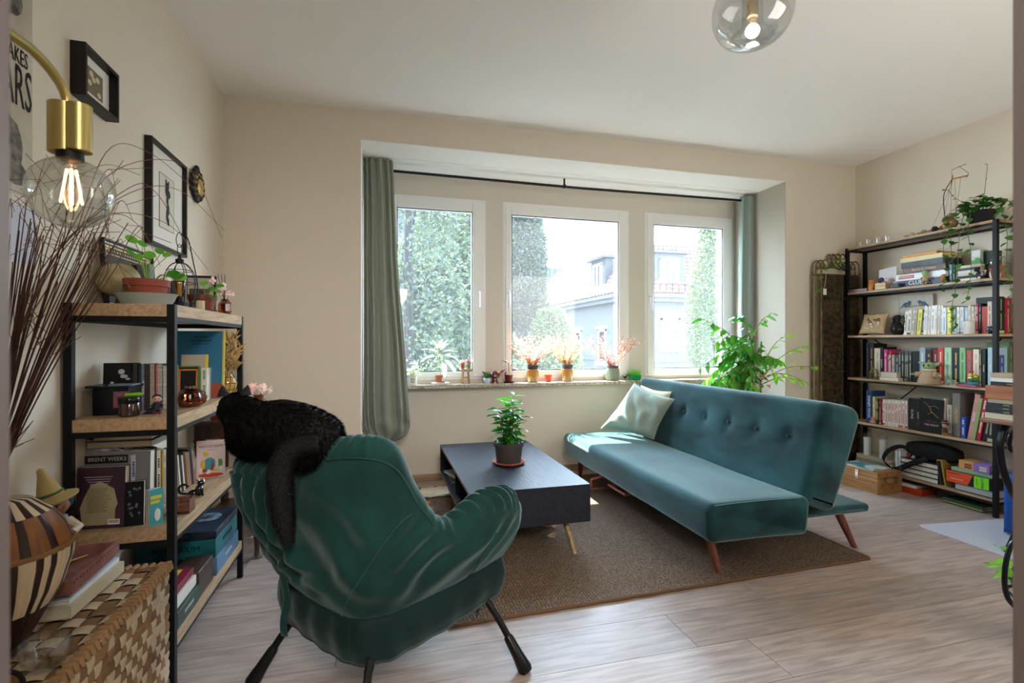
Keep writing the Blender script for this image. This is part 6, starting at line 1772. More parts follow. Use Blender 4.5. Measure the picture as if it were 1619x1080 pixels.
# ================================================================ FOLDING SCREEN
SI = mat('5a4a32', .4, .5, c2='8a7348', vs=14, bump=.3, key='bronze iron'); SID = mat('2a231a', .5, .3, c2='5c4c32', vs=30, bump=.6, bs=40, key='embossed iron')
t = thing('folding_screen', 'folded dark bronze metal screen with embossed squares and scrolled top', 'screen', (0, 0, 0))
def panel(x0, x1, y0, y1, first):
    A = Vector((x0, y0, 0)); B = Vector((x1, y1, 0)); W = (B-A).length; rz = math.atan2(y1-y0, x1-x0)
    M = Matrix.Translation(A) @ Matrix.Rotation(rz, 4, 'Z')
    H_ = 1.83
    mb = MB(); mb.T = M
    for x in (0, W): mb.tube([(x, 0, 0), (x, 0, H_)], .008, 8)
    for z in (.05, H_-.03): mb.tube([(0, 0, z), (W, 0, z)], .006, 6)
    # scrolled crest
    def sc_(s, x_): return (W/2+s*(x_-W/2) if s > 0 else W-x_)
    for s_ in (0, 1):
        P = [(0, 1.83), (.01, 1.90), (.05, 1.93), (.09, 1.90), (.085, 1.86), (.055, 1.855), (.05, 1.88)]
        P2 = [(.09, 1.90), (.13, 1.86), (W/2-.02, 1.90), (W/2+.005, 1.96), (W/2-.03, 1.99), (W/2-.055, 1.965), (W/2-.035, 1.945)]
        for PP in (P, P2): mb.tube(catmull([(W-x if s_ else x, 0, z) for x, z in PP], 22), .006, 6)
    obj('panel_frame', mb, SI, t)
    if not first: return
    n = 8; hz_ = (H_-.08)/n
    for c_ in range(2):
        for k_ in range(n):
            mb = MB(); mb.T = M
            xa, xb = .014+c_*(W/2-.002), W/2-.006+c_*(W/2-.006)
            za, zb = .055+k_*hz_+.004, .055+(k_+1)*hz_-.004
            mb.bx(xa, xb, -.002, .002, za, zb)
            mb.tube([(xa, -.004, za), (xb, -.004, za), (xb, -.004, zb), (xa, -.004, zb), (xa, -.004, za)], .0035, 5)
            cx_, cz_ = (xa+xb)/2, (za+zb)/2
            if (k_+c_) % 2 == 0:
                for j in range(8):
                    a = j*PI/4+rnd(-.2, .2); mb.ell((cx_+.03*math.cos(a), -.006, cz_+.035*math.sin(a)), (.022 if j % 2 else .012, .006, .012), 8, 5)
                mb.ell((cx_, -.008, cz_), (.014, .008, .014), 8, 6)
            else:
                for j in range(4):
                    mb.tube(catmull([(xa+.01, -.005, za+.02+.03*j), (cx_, -.008, za+.06+.03*j+rnd(-.02, .02)), (xb-.01, -.005, za+.02+.035*j)], 8), .004, 5)
            obj('embossed_square', mb, SID, t)
panel(3.80, 4.24, 3.594, 3.602, True); panel(3.77, 4.22, 3.621, 3.628, False); panel(3.76, 4.20, 3.648, 3.656, False)
tagp = obj('price_tag', MB().bx(-.018, .018, -.001, 0, 0, .055), WHT, t, loc=(3.83, 3.584, 1.615))
mb = MB(); fl_ = MB()
obj('string', MB().tube([(3.845, 3.583, 1.81), (3.83, 3.583, 1.70), (3.812, 3.583, 1.66)], .0015, 4), WHT, t)
t = thing('ivy_garland', 'trailing green vine wound through the scrolled top of the metal screen', 'plant', (3.93, 3.588, 1.84))
vn = leafmesh(.05, .035, leafmat('3f6a24', '7fae3a', .35, key='vine leaf'), .2, .15, 4)
mb = MB(); P = catmull([(-.20, -.03, -.10), (-.16, -.03, 0), (-.05, -.02, .03), (.03, -.02, .10), (.07, -.02, .05), (.09, -.02, .0)], 20); mb.tube(P, .002, 5); obj('stem', mb, mat('5a6a2a', .7, key='vine stem'), t)
for k_ in range(19): put_leaf(t, vn, P[k_], (rnd(-1, 1), -.8, rnd(-.8, .6)), rnd(-.6, .6), rnd(.7, 1.1))
put_leaf(t, vn, (-.20, -.03, -.17), (-.6, -.5, -.6), .2, 1.2)

# ================================================================ RIGHT BOOKCASE
BX0, BX1, BY0, BY1 = 4.045, 4.272, 2.432, 3.575
SZs = [2.033, 1.636, 1.253, .879, .50, .121]
bk = thing('bookcase', 'tall black steel bookcase with six oak shelves on the right wall', 'shelf', (0, 0, 0))
q = .026
for (x, y) in ((BX0, BY0), (BX1-q, BY0), (BX0, BY1-q), (BX1-q, BY1-q)): obj('post', MB().bx(x, x+q, y, y+q, 0, SZs[0]), BLK, bk, bevel=.001)
for k_, z in enumerate(SZs):
    obj('shelf_board', MB().bx(BX0+.002, BX1-.002, BY0+.026, BY1-.026, z-.018, z).bx(BX0+q, BX1-q, BY0+.003, BY0+.026, z-.018, z).bx(BX0+q, BX1-q, BY1-.026, BY1-.003, z-.018, z), OAK, bk, bevel=.001)
    mb = MB(); mb.bx(BX0+.008, BX0+.022, BY0+q, BY1-q, z-.034, z-.018).bx(BX1-.022, BX1-.008, BY0+q, BY1-q, z-.034, z-.018).bx(BX0+q, BX1-q, BY0+.006, BY0+.020, z-.034, z-.018).bx(BX0+q, BX1-q, BY1-.020, BY1-.006, z-.034, z-.018)
    obj('rail', mb, BLK, bk)
obj('cross_brace', MB().tube([(BX1-.012, BY1-.1, 1.22), (BX1-.012, 3.0, .86)], .005, 6).tube([(BX1-.012, BY0+.1, 1.22), (BX1-.012, 2.9, .86)], .005, 6).tube([(BX1-.012, BY1-.1, .50), (BX1-.012, 3.1, .84)], .005, 6), BLK, bk)
SX = 4.075      # book spines stand here
TY = math.tan
def yat(px, X=SX):
    r_ = (px-809.5)/789.1
    dx, dy = math.sin(YAW)+r_*math.cos(YAW), math.cos(YAW)-r_*math.sin(YAW)
    return X*dy/dx
def zat(px, py, X=SX):
    r_ = (px-809.5)/789.1; dx = math.sin(YAW)+r_*math.cos(YAW)
    return 1.2-(py-539.4)/789.1*X/dx
CN = {}
def row(shelf, items, group, base, crop):
    """items: (px0, px1, top_py, colour, name, title colour, lean) read along the row"""
    ox, oy, s_ = crop
    for i, it in enumerate(items):
        a, b_, tp, c, lb = it[:5]
        tcx = it[5] if len(it) > 5 else None
        ln = it[6] if len(it) > 6 else 0
        tx = it[7] if len(it) > 7 else None
        pa, pb = ox+a/s_, ox+b_/s_
        ya, yb = yat(pa), yat(pb)
        w = abs(ya-yb)-.0012; h = max(.10, zat((pa+pb)/2, oy+tp/s_)-SZs[shelf])
        h = min(h, .345 if shelf else .4)
        book(w, h, min(.15, max(.11, h*.68)), c, '%s, %s' % (lb, base), group, (SX+(i % 3)*.004, (ya+yb)/2, SZs[shelf]), R(-90), lean=R(ln), title=[(.14, .86, .42, tcx)] if tcx and not tx else None, txt=tx, tsize=min(w*.6, h*.11) if tx else None, tc=tcx or 'e8e2d0', soft=w < .02)
CB = (1320, 430, 5.415); CC = (1320, 590, 4.5); CA = (1320, 250, 5.4)
row(2, [(590, 613, 335, 'e6e3da', 'white paperback just right of the silver jug', '30343c', 4), (613, 640, 325, 'dcd9d0', 'white paperback with black spine marks', '23252b', 4), (642, 664, 322, 'cfc9be', 'off-white paperback leaning, before the grey one', '77726a', 5), (666, 690, 325, 'b3ada4', 'light grey leaning paperback', '6a655f', 5), (693, 728, 318, 'dcd23c', 'yellow-banded paperback', '5f6a8a', 5), (731, 753, 318, '2c3a55', 'navy paperback beside the yellow one', 'aab4c8', 5),
        (756, 784, 292, 'e2dfd9', 'first tall white paperback after the navy one', '9aa0a8', 3), (786, 808, 290, 'dedbd5', 'second tall white paperback after the navy one', 'a8a4a0', 3), (810, 846, 283, 'e8e5df', 'third and thickest tall white paperback', '8f949c', 2), (848, 868, 283, 'e2ded6', 'fourth tall white paperback after the navy one', 'b0aaa4', 2), (870, 892, 283, 'd9d3cb', 'fifth tall white paperback after the navy one', 'a09890', 2), (894, 914, 285, 'e5e1da', 'sixth tall white paperback after the navy one', 'aaa59c', 1), (917, 953, 305, 'd5dde8', 'pale blue-white paperback', '6a86b0'), (956, 992, 300, 'd9cf45', 'yellow-topped paperback behind the little glass', 'e8e6dc'), (996, 1040, 290, '4f5b42', 'olive green paperback', 'c8ccb0'), (1044, 1066, 296, 'e0ddd6', 'white paperback right of the olive one', '8a8f98'), (1068, 1098, 296, 'd3d6da', 'grey-white hardback behind the white candle', '9aa0a8'), (1102, 1138, 300, '9aa6b4', 'slate blue paperback behind the candle', 'e2e6ea'), (1141, 1162, 282, 'ddd6c8', 'cream paperback behind the candle', '8a8074'), (1164, 1186, 292, 'd8d2c6', 'ivory paperback behind the candle', '8a8074'), (1188, 1206, 290, 'cfc8ba', 'beige paperback beside the crimson one', '8a8074'), (1208, 1226, 266, '9c2a34', 'crimson hardback', 'e0c8c0'), (1228, 1248, 266, '20283c', 'dark navy hardback', '8a94a8'), (1251, 1303, 292, 'b5402a', 'wide orange-red hardback', None), (1306, 1343, 250, 'cfc3b4', 'cream boxed volume behind the blue ball', 'a85a4a')],
    'books on the third shelf', 'third shelf of the bookcase', CB)
for i, (y0_, w, h, c, lb, tcx) in enumerate(((2.415, .0, 0, '', '', ''),)): pass
def endbook(px0, px1, top_py, shelf, c, lb, tcx, tx=None, Y=2.47):
    """books seen past the near posts, their spines facing the room end"""
    r0, r1 = [(p-809.5)/789.1 for p in (px0, px1)]
    X = [Y*(math.sin(YAW)+r_*math.cos(YAW))/(math.cos(YAW)-r_*math.sin(YAW)) for r_ in (r0, r1)]
    d = Y*math.cos(YAW)+X[0]*math.sin(YAW); h = 1.2-(top_py-539.4)/789.1*d-SZs[shelf]
    book(X[1]-X[0]-.001, h, .13, c, lb, 'books at the near end of the bookcase', ((X[0]+X[1])/2, Y, SZs[shelf]), 0, title=[(.1, .9, .5, tcx)], txt=tx, tsize=.014)
endbook(1577.5, 1588, 468, 2, '1c2820', 'dark green book behind the near post, third shelf', 'b8c48a')
endbook(1589, 1599, 470, 2, 'a3263a', 'crimson book behind the near post, third shelf', 'e6c0b4')
row(3, [(268, 292, 606, '11151c', 'tall black volume at the far end', '2c3a4a'), (294, 328, 612, '1c1712', 'tall black volume with gold ornaments', 'a8905a'), (331, 384, 650, 'c9bda8', 'wide cream hardback', '8a8070'), (387, 413, 640, '121417', 'black book with white dotted title', 'd8d8d0', 0, 'ELEMENTS'), (416, 444, 660, 'b8327c', 'magenta paperback', 'e8b8cc'), (446, 462, 700, '3f7a68', 'thin green paperback', 'a8c8b8'), (464, 480, 676, 'c23a3a', 'thin red and white paperback', 'e8e4dc'), (483, 508, 706, '8a8886', 'grey paperback', 'bab8b4'), (511, 540, 706, '3c3f42', 'charcoal paperback', '9a9c9c')]
    + [(545+21.5*i, 565.5+21.5*i, 678, '3a3f44', '%s black volume of the matching five' % n_, 'a8a88c') for i, n_ in enumerate(('first', 'second', 'third', 'fourth', 'fifth'))]
    + [(655, 722, 676, '141414', 'wide black slipcase', None), (725, 772, 645, '8fa8b8', 'pale blue hardback', 'dde4e8'), (776, 826, 662, '3a2626', 'dark brown hardback behind the plush toy', 'c8b070'), (829, 878, 660, '6e2226', 'maroon hardback behind the plush toy', 'c8a890'), (882, 930, 645, 'c0402e', 'red hardback behind the plush toy', 'e8d8c8'), (933, 992, 645, 'a5c8a8', 'pale green hardback', '6a9a8a'), (1004, 1056, 650, '2a2422', 'black hardback with gold figure', 'c8b87a'), (1066, 1118, 645, '7cae7c', 'leaf green hardback', '3f6a4a'), (1122, 1170, 668, 'a84a3c', 'red and blue hardback', '4a7aa0'), (1174, 1228, 660, 'd8c6b6', 'pale pink hardback', 'b08a80'), (1232, 1254, 660, '4a3f2c', 'dark olive hardback', 'a8a080'), (1256, 1285, 655, '1e2620', 'dark hardback lettered CAVALIER', 'd8dcd8', 0, 'CAVALIER'), (1301, 1343, 645, 'a9c2cc', 'light blue hardback at the near post', 'f0f0f0', 0, 'TOUT')],
    'books on the fourth shelf', 'fourth shelf of the bookcase', CB)
endbook(1580, 1588, 561, 3, '3a5a9a', 'small blue and cream book behind the near post, fourth shelf', 'd8d0a8')
endbook(1595, 1603, 541, 3, '5f7a5c', 'tall green book behind the near post, fourth shelf', 'c0c88a')
row(4, [(222, 262, 122, '22406c', 'dark blue hardback at the far end', 'e0e6ee', 0, 'DISNEY PIXAR'), (266, 280, 165, 'cfc49a', 'cream paperback next to the blue hardback', '8a7a4a'), (282, 296, 172, '6a7a3c', 'olive paperback', 'c8cc9a'), (298, 311, 176, '2c2424', 'dark brown paperback', 'a89a7a'), (313, 324, 178, '8a2a30', 'dark red paperback', 'c8a08a'), (326, 339, 180, '5c2a3a', 'plum paperback', 'a88a90')]
    + [(341+15.6*i, 355.8+15.6*i, 184+1.0*i, ('d8d2cc', 'cfc9c4')[i % 2], '%s volume of the white and red comics series' % n_, 'a83030') for i, n_ in enumerate(('first', 'second', 'third', 'fourth', 'fifth', 'sixth', 'seventh', 'eighth', 'ninth', 'tenth', 'eleventh'))]
    + [(516, 572, 178, '0f1114', 'black slipcase with white lettering, left of two', 'c8c8c8', 0, 'DUNE'), (577, 606, 186, '101113', 'black slipcase with white lettering, right of two', 'c8c8c8', 0, 'DUNE'), (766, 784, 180, 'cfcac0', 'thin white paperback', 'b83a3a'), (790, 828, 222, 'a89f8c', 'beige paperback', '6a5f4a'), (836, 890, 140, '6f6a66', 'grey hardback with yellow lettering', 'c8b030', 0, 'UNIVERS'), (893, 925, 310, '2f4fa0', 'small bright blue paperback', 'd0d4e0'), (935, 972, 140, 'b8857c', 'salmon and black paperback leaning right', 'e8e0d8', 9, 'RATON'), (974, 996, 170, '7c9a5c', 'green paperback leaning right', None, 9), (1000, 1030, 134, 'a81f30', 'thin red hardback leaning right', 'd8d8d0', 9), (1040, 1078, 134, '1a1a1a', 'black hardback with gold lettering leaning right', 'b8a878', 9), (1082, 1120, 160, '23251f', 'black hardback nearest the near post', 'b0ac90', 4)],
    'books on the fifth shelf', 'fifth shelf of the bookcase', CC)
# front-facing black cover beside the slipcases
t = plate('hardback', .17, .26, .02, mat('101013', .35, key='poster black'), 'black hardback facing outward with golden branches and red lettering, fifth shelf', 'book', (SX-.012, (yat(1455)+yat(1489))/2-.01, SZs[4]), R(-90), R(-3))
mb = MB(); mb.tube([(-.06, -.001, .235), (-.02, -.001, .20), (.0, -.001, .16), (.05, -.001, .12)], .0018, 4); mb.tube([(-.02, -.001, .2), (.02, -.001, .21), (.05, -.001, .19)], .0014, 4); mb.tube([(0, -.001, .16), (-.03, -.001, .14)], .0014, 4)
obj('gold_branches', mb, GOLD, t); text('THE DOG', .018, mat('8a2a30', .5, key='dull red ink'), t, (0, -.001, .088), (R(90), 0, 0)); text('THE NIGHT', .020, mat('b9b9b9', .5, key='grey ink'), t, (0, -.001, .062), (R(90), 0, 0))

# --- shelf 1 top
Za = SZs[0]
for i, y in enumerate((3.50, 3.42, 3.33, 3.25)):
    t = thing('shot_glass', '%s of the four small clear glasses at the far end of the bookcase top' % ('farthest', 'second farthest', 'third farthest', 'nearest')[i], 'glass', (4.13, y, Za), group='glasses on the bookcase top')
    obj('body', MB().lathe([(0, 0), (.022, 0), (.028, .055), (.0265, .055), (.021, .008), (0, .008)], 22, cap=False), GLASS, t)
SHL = mat('a8987c', .7, var=.3, vs=30, key='shell')
for i, (y, s_) in enumerate(((3.075, .02), (3.03, .026), (2.985, .02), (2.94, .03), (2.90, .022))):
    t = thing('sea_shell', ('small dark shell nearest the glasses', 'spotted shell in the row', 'small pale shell in the row', 'largest rounded shell in the row', 'tan shell next to the dark stone')[i]+' on the bookcase top', 'shell', (4.10, y, Za), rnd(0, 3), group='shells on the bookcase top')
    mb = MB()
    mb.lathe([(0, 0), (s_*.8, s_*.2), (s_, s_*.6), (s_*.6, s_), (s_*.2, s_*1.25), (0, s_*1.3)], 16, cap=False, rib=.08, nr=7); obj('body', mb, SHL, t)
t = thing('stone', 'dark purple stone leaning by the brown root ornament', 'stone', (4.10, 2.86, Za), .4)
obj('body', MB().ell((0, 0, .024), (.04, .022, .024), 10, 7), mat('2b2430', .6, bump=.6, key='dark stone'), t)
RT = mat('a8845a', .8, c2='6f5335', vs=22, bump=.7, key='root')
t = thing('marionette', 'knotted brown puppet hanging on strings from a wooden bar on the wall', 'puppet', (4.14, 2.79, Za))
mb = MB(); mb.ell((0, 0, .035), (.045, .045, .038)); mb.ell((0, .005, .085), (.036, .036, .036)); mb.ell((0, -.03, .05), (.03, .03, .03)); mb.ell((.0, .035, .028), (.03, .03, .026)); mb.ell((0, -.012, .11), (.024, .024, .022)); mb.tube([(-.01, .03, .03), (-.03, .05, .01), (-.03, .08, .008)], .011, 7)
obj('body', mb, RT, t)
cz = .41
wx = XR-4.14
obj('control_bar', MB().tube([(.03, -.01, cz-.02), (.03, -.105, cz-.025)], .006, 6).tube([(.03, -.008, cz+.01), (.03, .005, cz-.055)], .004, 6), mat('a8763c', .6, key='bar wood'), t)
obj('hook', MB().tube([(.03, .0, cz+.05), (.03, -.05, cz+.06), (.03, -.11, cz-.01), (.03, -.095, cz-.04)], .002, 5).tube([(wx-.001, -.02, cz+.1), (.03, -.04, cz+.058)], .002, 5), mat('3a3a3a', .4, .6, key='wire'), t)
mb = MB()
for a, b_ in (((.03, .0, cz+.05), (0, -.01, .1)), ((.03, 0, cz-.03), (0, .05, .03)), ((.03, -.02, cz-.02), (0, -.05, .05)), ((.03, -.06, cz-.02), (0, -.04, .06)), ((.03, .0, cz-.05), (-.02, .12, .01))): mb.tube([a, b_], .0011, 4)
mb.tube(catmull([(.03, 0, cz-.02), (.0, .035, .28), (0, .03, .12)], 12), .003, 5)
obj('string', mb, mat('3a3028', .8, key='string'), t)
# trailing plant
t = thing('trailing_plant', 'trailing green plant spilling from a black pot on the bookcase top', 'plant', (4.15, 2.585, Za))
p_ = obj('pot', MB().lathe([(0, 0), (.06, 0), (.085, .09), (.09, .095), (.083, .095), (.078, .08), (0, .08)], 6, cap=False), mat('15161a', .35, key='black pot'), t, smooth=False); soil(p_, .07, .083)
TRL = leafmat('23501f', '4f8a34', .3, .35, key='trailing leaf'); tl1 = leafmesh(.062, .048, TRL, .25, .12, 5); tl2 = leafmesh(.05, .036, TRL, .25, .12, 5)
mb = MB(); nleaf = 0
def vine(P, n_, s0=.9, stepm=tl1, sc0=1.0):
    C = catmull(P, 24); mb.tube(C, .0018, 5)
    for k_ in range(n_):
        u = (.08+.92*k_/(n_-1))*23; j = min(int(u), 22); q_ = C[j].lerp(C[j+1], u-j)
        d = (C[j+1]-C[j]).normalized(); s_ = Vector((-.6, (1 if k_ % 2 else -1)*rnd(.4, 1), rnd(-.5, .3)))
        put_leaf(t, stepm, q_, d*.4+s_, rnd(-.5, .5), sc0*rnd(.75, 1.15)*(1-.4*k_/n_))
vine([(0, 0, .09), (-.08, .06, .13), (-.15, .12, .05), (-.16, .14, -.15), (-.15, .13, -.32), (-.16, .15, -.45)], 17)
vine([(0, 0, .09), (-.08, .03, .12), (-.14, .04, .0), (-.15, .05, -.2), (-.15, .06, -.42), (-.16, .09, -.62), (-.16, .05, -.72)], 24)
vine([(0, 0, .09), (-.09, .0, .10), (-.15, -.01, -.05), (-.15, -.03, -.22), (-.16, -.03, -.42), (-.15, .0, -.55)], 18)
vine([(0, 0, .09), (-.08, .05, .12), (-.14, .09, .03), (-.15, .10, -.1), (-.16, .08, -.25), (-.15, .07, -.38)], 15)
vine([(0, 0, .09), (-.04, -.06, .14), (-.06, -.15, .06), (-.07, -.19, -.1), (-.09, -.20, -.3), (-.08, -.22, -.5), (-.1, -.23, -.75)], 26)
vine([(0, 0, .09), (-.02, -.1, .15), (-.0, -.18, .10), (-.02, -.22, -.05), (-.03, -.24, -.3), (-.05, -.26, -.5)], 20)
vine([(0, 0, .1), (-.03, -.06, .16), (-.02, -.12, .14), (0, -.2, .1), (0, -.24, .0)], 14)
vine([(0, 0, .1), (-.05, .02, .18), (-.04, -.03, .2), (-.05, -.07, .13)], 14)
vine([(0, 0, .1), (-.03, .08, .17), (-.03, .16, .24), (-.02, .20, .30), (-.02, .24, .32)], 9, stepm=tl2, sc0=.6)
vine([(0, 0, .1), (0, -.02, .25), (0, -.035, .42)], 4, stepm=tl2, sc0=.5)
for k_ in range(34):
    a = rnd(PI*.4, PI*1.8); put_leaf(t, tl1, (.07*math.cos(a), .07*math.sin(a), rnd(.09, .16)), (math.cos(a), math.sin(a), rnd(-.3, .7)), rnd(-.5, .5), rnd(.8, 1.2))
obj('stem', mb, mat('4a6a2c', .6, key='trailing stem'), t)

# --- shelf 2
Zb = SZs[1]
def gb(y, z, w, h, c, lb, txt_=None, fc='ffffff', fs=.03, d=.19, rz=-90, x=None, shelf_grp='board games on the second shelf'):
    return gamebox(w, d, h, c, lb, (x or (SX-.012+d/2), y, z), R(rz), txt_, fs, fc, group=shelf_grp)
mid = lambda a, b_: (yat(1320+a/5.4)+yat(1320+b_/5.4))/2
wid = lambda a, b_: abs(yat(1320+a/5.4)-yat(1320+b_/5.4))
t = gb(mid(535, 960), Zb, wid(535, 960), .05, mat('25344a', .4, key='cluedo navy'), 'dark blue board game box lettered CLUEDO at the bottom of the pile', 'CLUEDO', 'd8dce2', .045)
t = gb(mid(530, 965), Zb+.051, wid(530, 965), .05, mat('d9dcdf', .4, key='monopoly white'), 'white board game box with a red MONOPOLY band, second from the bottom of the pile')
obj('red_band', MB().bx(-.165, -.045, -.0967, -.0955, .014, .040), mat('a8323a', .4, key='monopoly red'), t, smooth=False); text('MONOPOLY', .019, WHT, t, (-.105, -.0978, .027), (R(90), 0, 0), sx=1.05)
t = gb(mid(595, 955), Zb+.102, wid(595, 955), .047, mat('6a4636', .4, c2='4a2f26', vs=6, key='sherlock brown'), 'brown board game box lettered Sherlock Holmes in the middle of the pile', 'Sherlock Holmes', 'd8c8b0', .026)
t = gb(mid(575, 935), Zb+.150, wid(575, 935), .044, mat('2a3038', .4, c2='3f4654', vs=14, key='dark star box'), 'dark slate board game box above the brown one')
t = gb(mid(565, 930), Zb+.195, wid(565, 930), .036, mat('cdbd8c', .4, var=.08, key='cream game box'), 'cream board game box with a floral side near the top of the pile')
t = gb(mid(595, 880), Zb+.232, wid(595, 880), .020, mat('c8882a', .4, key='orange game box'), 'thin orange game box on top of the pile')
rigid('card_box', .065, .05, .032, '2f3740', 'small slate card box standing in front of the pile, lettered side out', 'box', (SX-.028, mid(485, 620), Zb), R(-90))
rigid('candy_box', wid(145, 290), .05, .024, mat('4a3f46', .4, c2='8a6a70', vs=20, key='kiss box'), 'small black and pink box at the far end of the second shelf', 'box', (SX-.01, mid(145, 290), Zb), R(-84))
t = thing('candle', 'red and yellow printed pillar candle on the second shelf', 'candle', (SX-.01, mid(295, 355), Zb)); obj('wax', MB().lathe([(0, 0), (.026, 0), (.026, .088), (.02, .09), (0, .086)], 24, cap=False), mat('c08a3c', .5, c2='9a3a24', vs=14, key='printed candle'), t)
rigid('wooden_block', .085, .06, .052, woodmat('d0b68c', 'b09060', 3, 0, .5, key='pale box wood'), 'pale wooden box carrying the purple ball, second shelf', 'box', (SX-.015, mid(358, 480), Zb), R(-86))
t = thing('ball_ornament', 'purple and white ball on the pale wooden box', 'ornament', (SX-.02, mid(375, 445), Zb+.0525)); obj('body', MB().ell((0, 0, .024), .024, 18, 12), mat('4a2a5c', .4, c2='d8d0d8', vs=25, key='purple ball', contrast=(.5, .6)), t)
t = thing('greeting_card', 'white card with faint red print leaning behind the wooden box', 'card', (SX+.035, mid(330, 520), Zb), R(-90)); t.rotation_euler = (R(-8), R(-6), R(-90))
obj('sheet', MB().bx(-.075, .075, -.001, 0, 0, .185), mat('d6d6da', .7, key='card paper'), t, smooth=False)
mb = MB()
for k_ in range(14): mb.ell((rnd(-.03, .065), -.0016, rnd(.02, .10)), (rnd(.003, .01), .0004, rnd(.003, .008)), 6, 4)
obj('red_print', mb, mat('a84a50', .6, key='card print'), t)
t = figure('figurine', 'small green-headed doll in a beige coat in front of the board games', (SX-.034, mid(765, 830), Zb), R(-90), .95, ('8fae78', 'a8946c', '7a6a4c', '7c9a68'))
t = figure('figurine', 'tiny orange toy beside the bottom board game', (SX-.03, mid(930, 970), Zb), R(-90), .55, ('d8903c', 'c86a24', 'a8501c', 'd87a24'))
row(1, [(975, 1000, 905, '5a7a9a', 'blue paperback', 'dde4ea'), (1002, 1024, 905, '1c222c', 'black paperback', '8a94a0'), (1026, 1050, 905, '3f5468', 'slate paperback', 'c8d0d8')], 'books on the second shelf', 'right of the board games, second shelf', CA)
for i in range(6): book(.018, .145, .12, ('dcd8d0', '3a3a3c', 'cfcac0', 'd8d4cc', '4a4a4c', 'd2cdc2')[i], ('white book at the bottom of', 'dark book second in', 'cream book third in', 'white book fourth in', 'dark book fifth in', 'cream book on top of')[i]+' the flat pile on the second shelf', 'flat pile on the second shelf', (SX, mid(1065, 1220), Zb+.0188*i), R(-90), lie=True)
rigid('carton', .06, .08, .10, mat('cfd3cf', .4, c2='5f9a5a', vs=5, key='green white carton', contrast=(.5, .55)), 'green and white carton on the flat pile, second shelf', 'box', (SX+.06, mid(1150, 1215), Zb+.114), R(-90))
rigid('carton', .07, .08, .20, mat('26301f', .5, c2='45502c', vs=9, key='dark green carton'), 'tall dark green carton behind the jars, second shelf', 'box', (SX+.09, mid(1225, 1300), Zb), R(-90))
t = thing('cat_figurine', 'small black and white cat figurine on the second shelf', 'figurine', (SX-.01, mid(1215, 1270), Zb), R(-90))
mb = MB(); mb.ell((0, 0, .028), (.022, .018, .028)); mb.ell((-.012, -.004, .068), (.017, .015, .015)); mb.lathe([(.006, 0), (0, .012)], 6, (-.022, 0, .078)); mb.lathe([(.006, 0), (0, .012)], 6, (-.004, 0, .078)); mb.tube([(.018, 0, .012), (.04, 0, .03), (.038, 0, .06)], .006, 6); obj('body', mb, mat('141414', .4, c2='d8d4cc', vs=18, key='pied cat', contrast=(.5, .55)), t)
for i, (y, s_, c, lb) in enumerate(((mid(1305, 1345), 1, '8a3a2a', 'small red jar with a glass lid behind the near post, second shelf'), (2.50, 1.35, '9a5a2c', 'large amber spice jar at the near end of the second shelf'))):
    t = thing('jar', lb, 'jar', (SX+.02 if i == 0 else SX+.10, y-.01 if i == 0 else y, Zb), group='jars on the second shelf')
    obj('content', MB().lathe([(0, .003), (.026*s_, .003), (.026*s_, .07*s_), (0, .072*s_)], 24, cap=False), mat(c, .5), t)
    obj('glass', MB().lathe([(0, 0), (.029*s_, 0), (.030*s_, .08*s_), (.024*s_, .09*s_), (.024*s_, .10*s_), (.026*s_, .115*s_), (.012*s_, .12*s_), (.014*s_, .135*s_), (0, .138*s_)], 28, cap=False), GLASS, t)

# --- shelf 3 objects
Zc_ = SZs[2]
m3 = lambda a, b_, X=SX: (yat(1320+a/5.415, X)+yat(1320+b_/5.415, X))/2
cy_ = m3(185, 478, 4.09)
o_ = pillow('mini_cushion', 'small embroidered beige cushion with floral figures on the third shelf', [(4.068, cy_+.115, Zc_+.010), (4.068, cy_-.115, Zc_+.010), (4.13, cy_-.112, Zc_+.19), (4.13, cy_+.112, Zc_+.185)], .024, mat('b39a78', .85, bump=.3, key='tapestry'), group='mini cushion', edge=mat('8a6a4a', .8))
mb = MB(); mr_ = MB(); mg_ = MB()
for k_ in range(26):
    x, z = rnd(-.055, .055), rnd(-.05, .045); (mr_ if z > 0 and k_ % 2 else mb if z < .01 else mg_).ell((x, -.026+.10*abs(x)+.012*abs(z), z), (rnd(.006, .012), .004, rnd(.008, .014)), 8, 5)
for k_ in range(14):
    a = 2*PI*k_/14; mg_.ell((.07*math.cos(a), -.018+.02*abs(math.cos(a)), .062*math.sin(a)), (.009, .004, .006), 8, 5)
for nm, q_, c in (('white_motif', mb, 'd8d4cc'), ('red_motif', mr_, 'a84438'), ('green_motif', mg_, '5f6a48')): obj(nm, q_, mat(c, .85), o_, loc=(0, 0, 0), rot=(R(-18), 0, R(-90)))
t = thing('silver_jug', 'dark silver ornamental jug with a branching handle on the third shelf', 'jug', (SX+.01, m3(490, 570), Zc_), R(-90))
PW_ = mat('2c2a2a', .3, .7, bump=.3, key='pewter')
obj('body', MB().lathe([(0, 0), (.03, 0), (.046, .03), (.048, .055), (.03, .09), (.016, .11), (.018, .13), (.024, .16), (0, .165)], 24, cap=False), PW_, t)
obj('figure', MB().ell((-.03, 0, .06), (.02, .02, .06)).ell((-.03, 0, .135), (.014, .014, .018)).tube(catmull([(.02, 0, .13), (.05, 0, .15), (.05, 0, .09), (.03, 0, .05)], 12), .004, 6).tube([(.02, 0, .12), (.06, -.01, .1), (.08, -.01, .12)], .003, 5), PW_, t)
t = frame('bird_picture', 'white card with two blue birds leaning on the wall, third shelf', 'picture', .27, .33, (4.262, m3(545, 825, 4.25), Zc_), R(-90), .006, .001, fc=mat('c9c6be', .6, key='card edge'), matc='c9c6bd', tilt=R(-1))
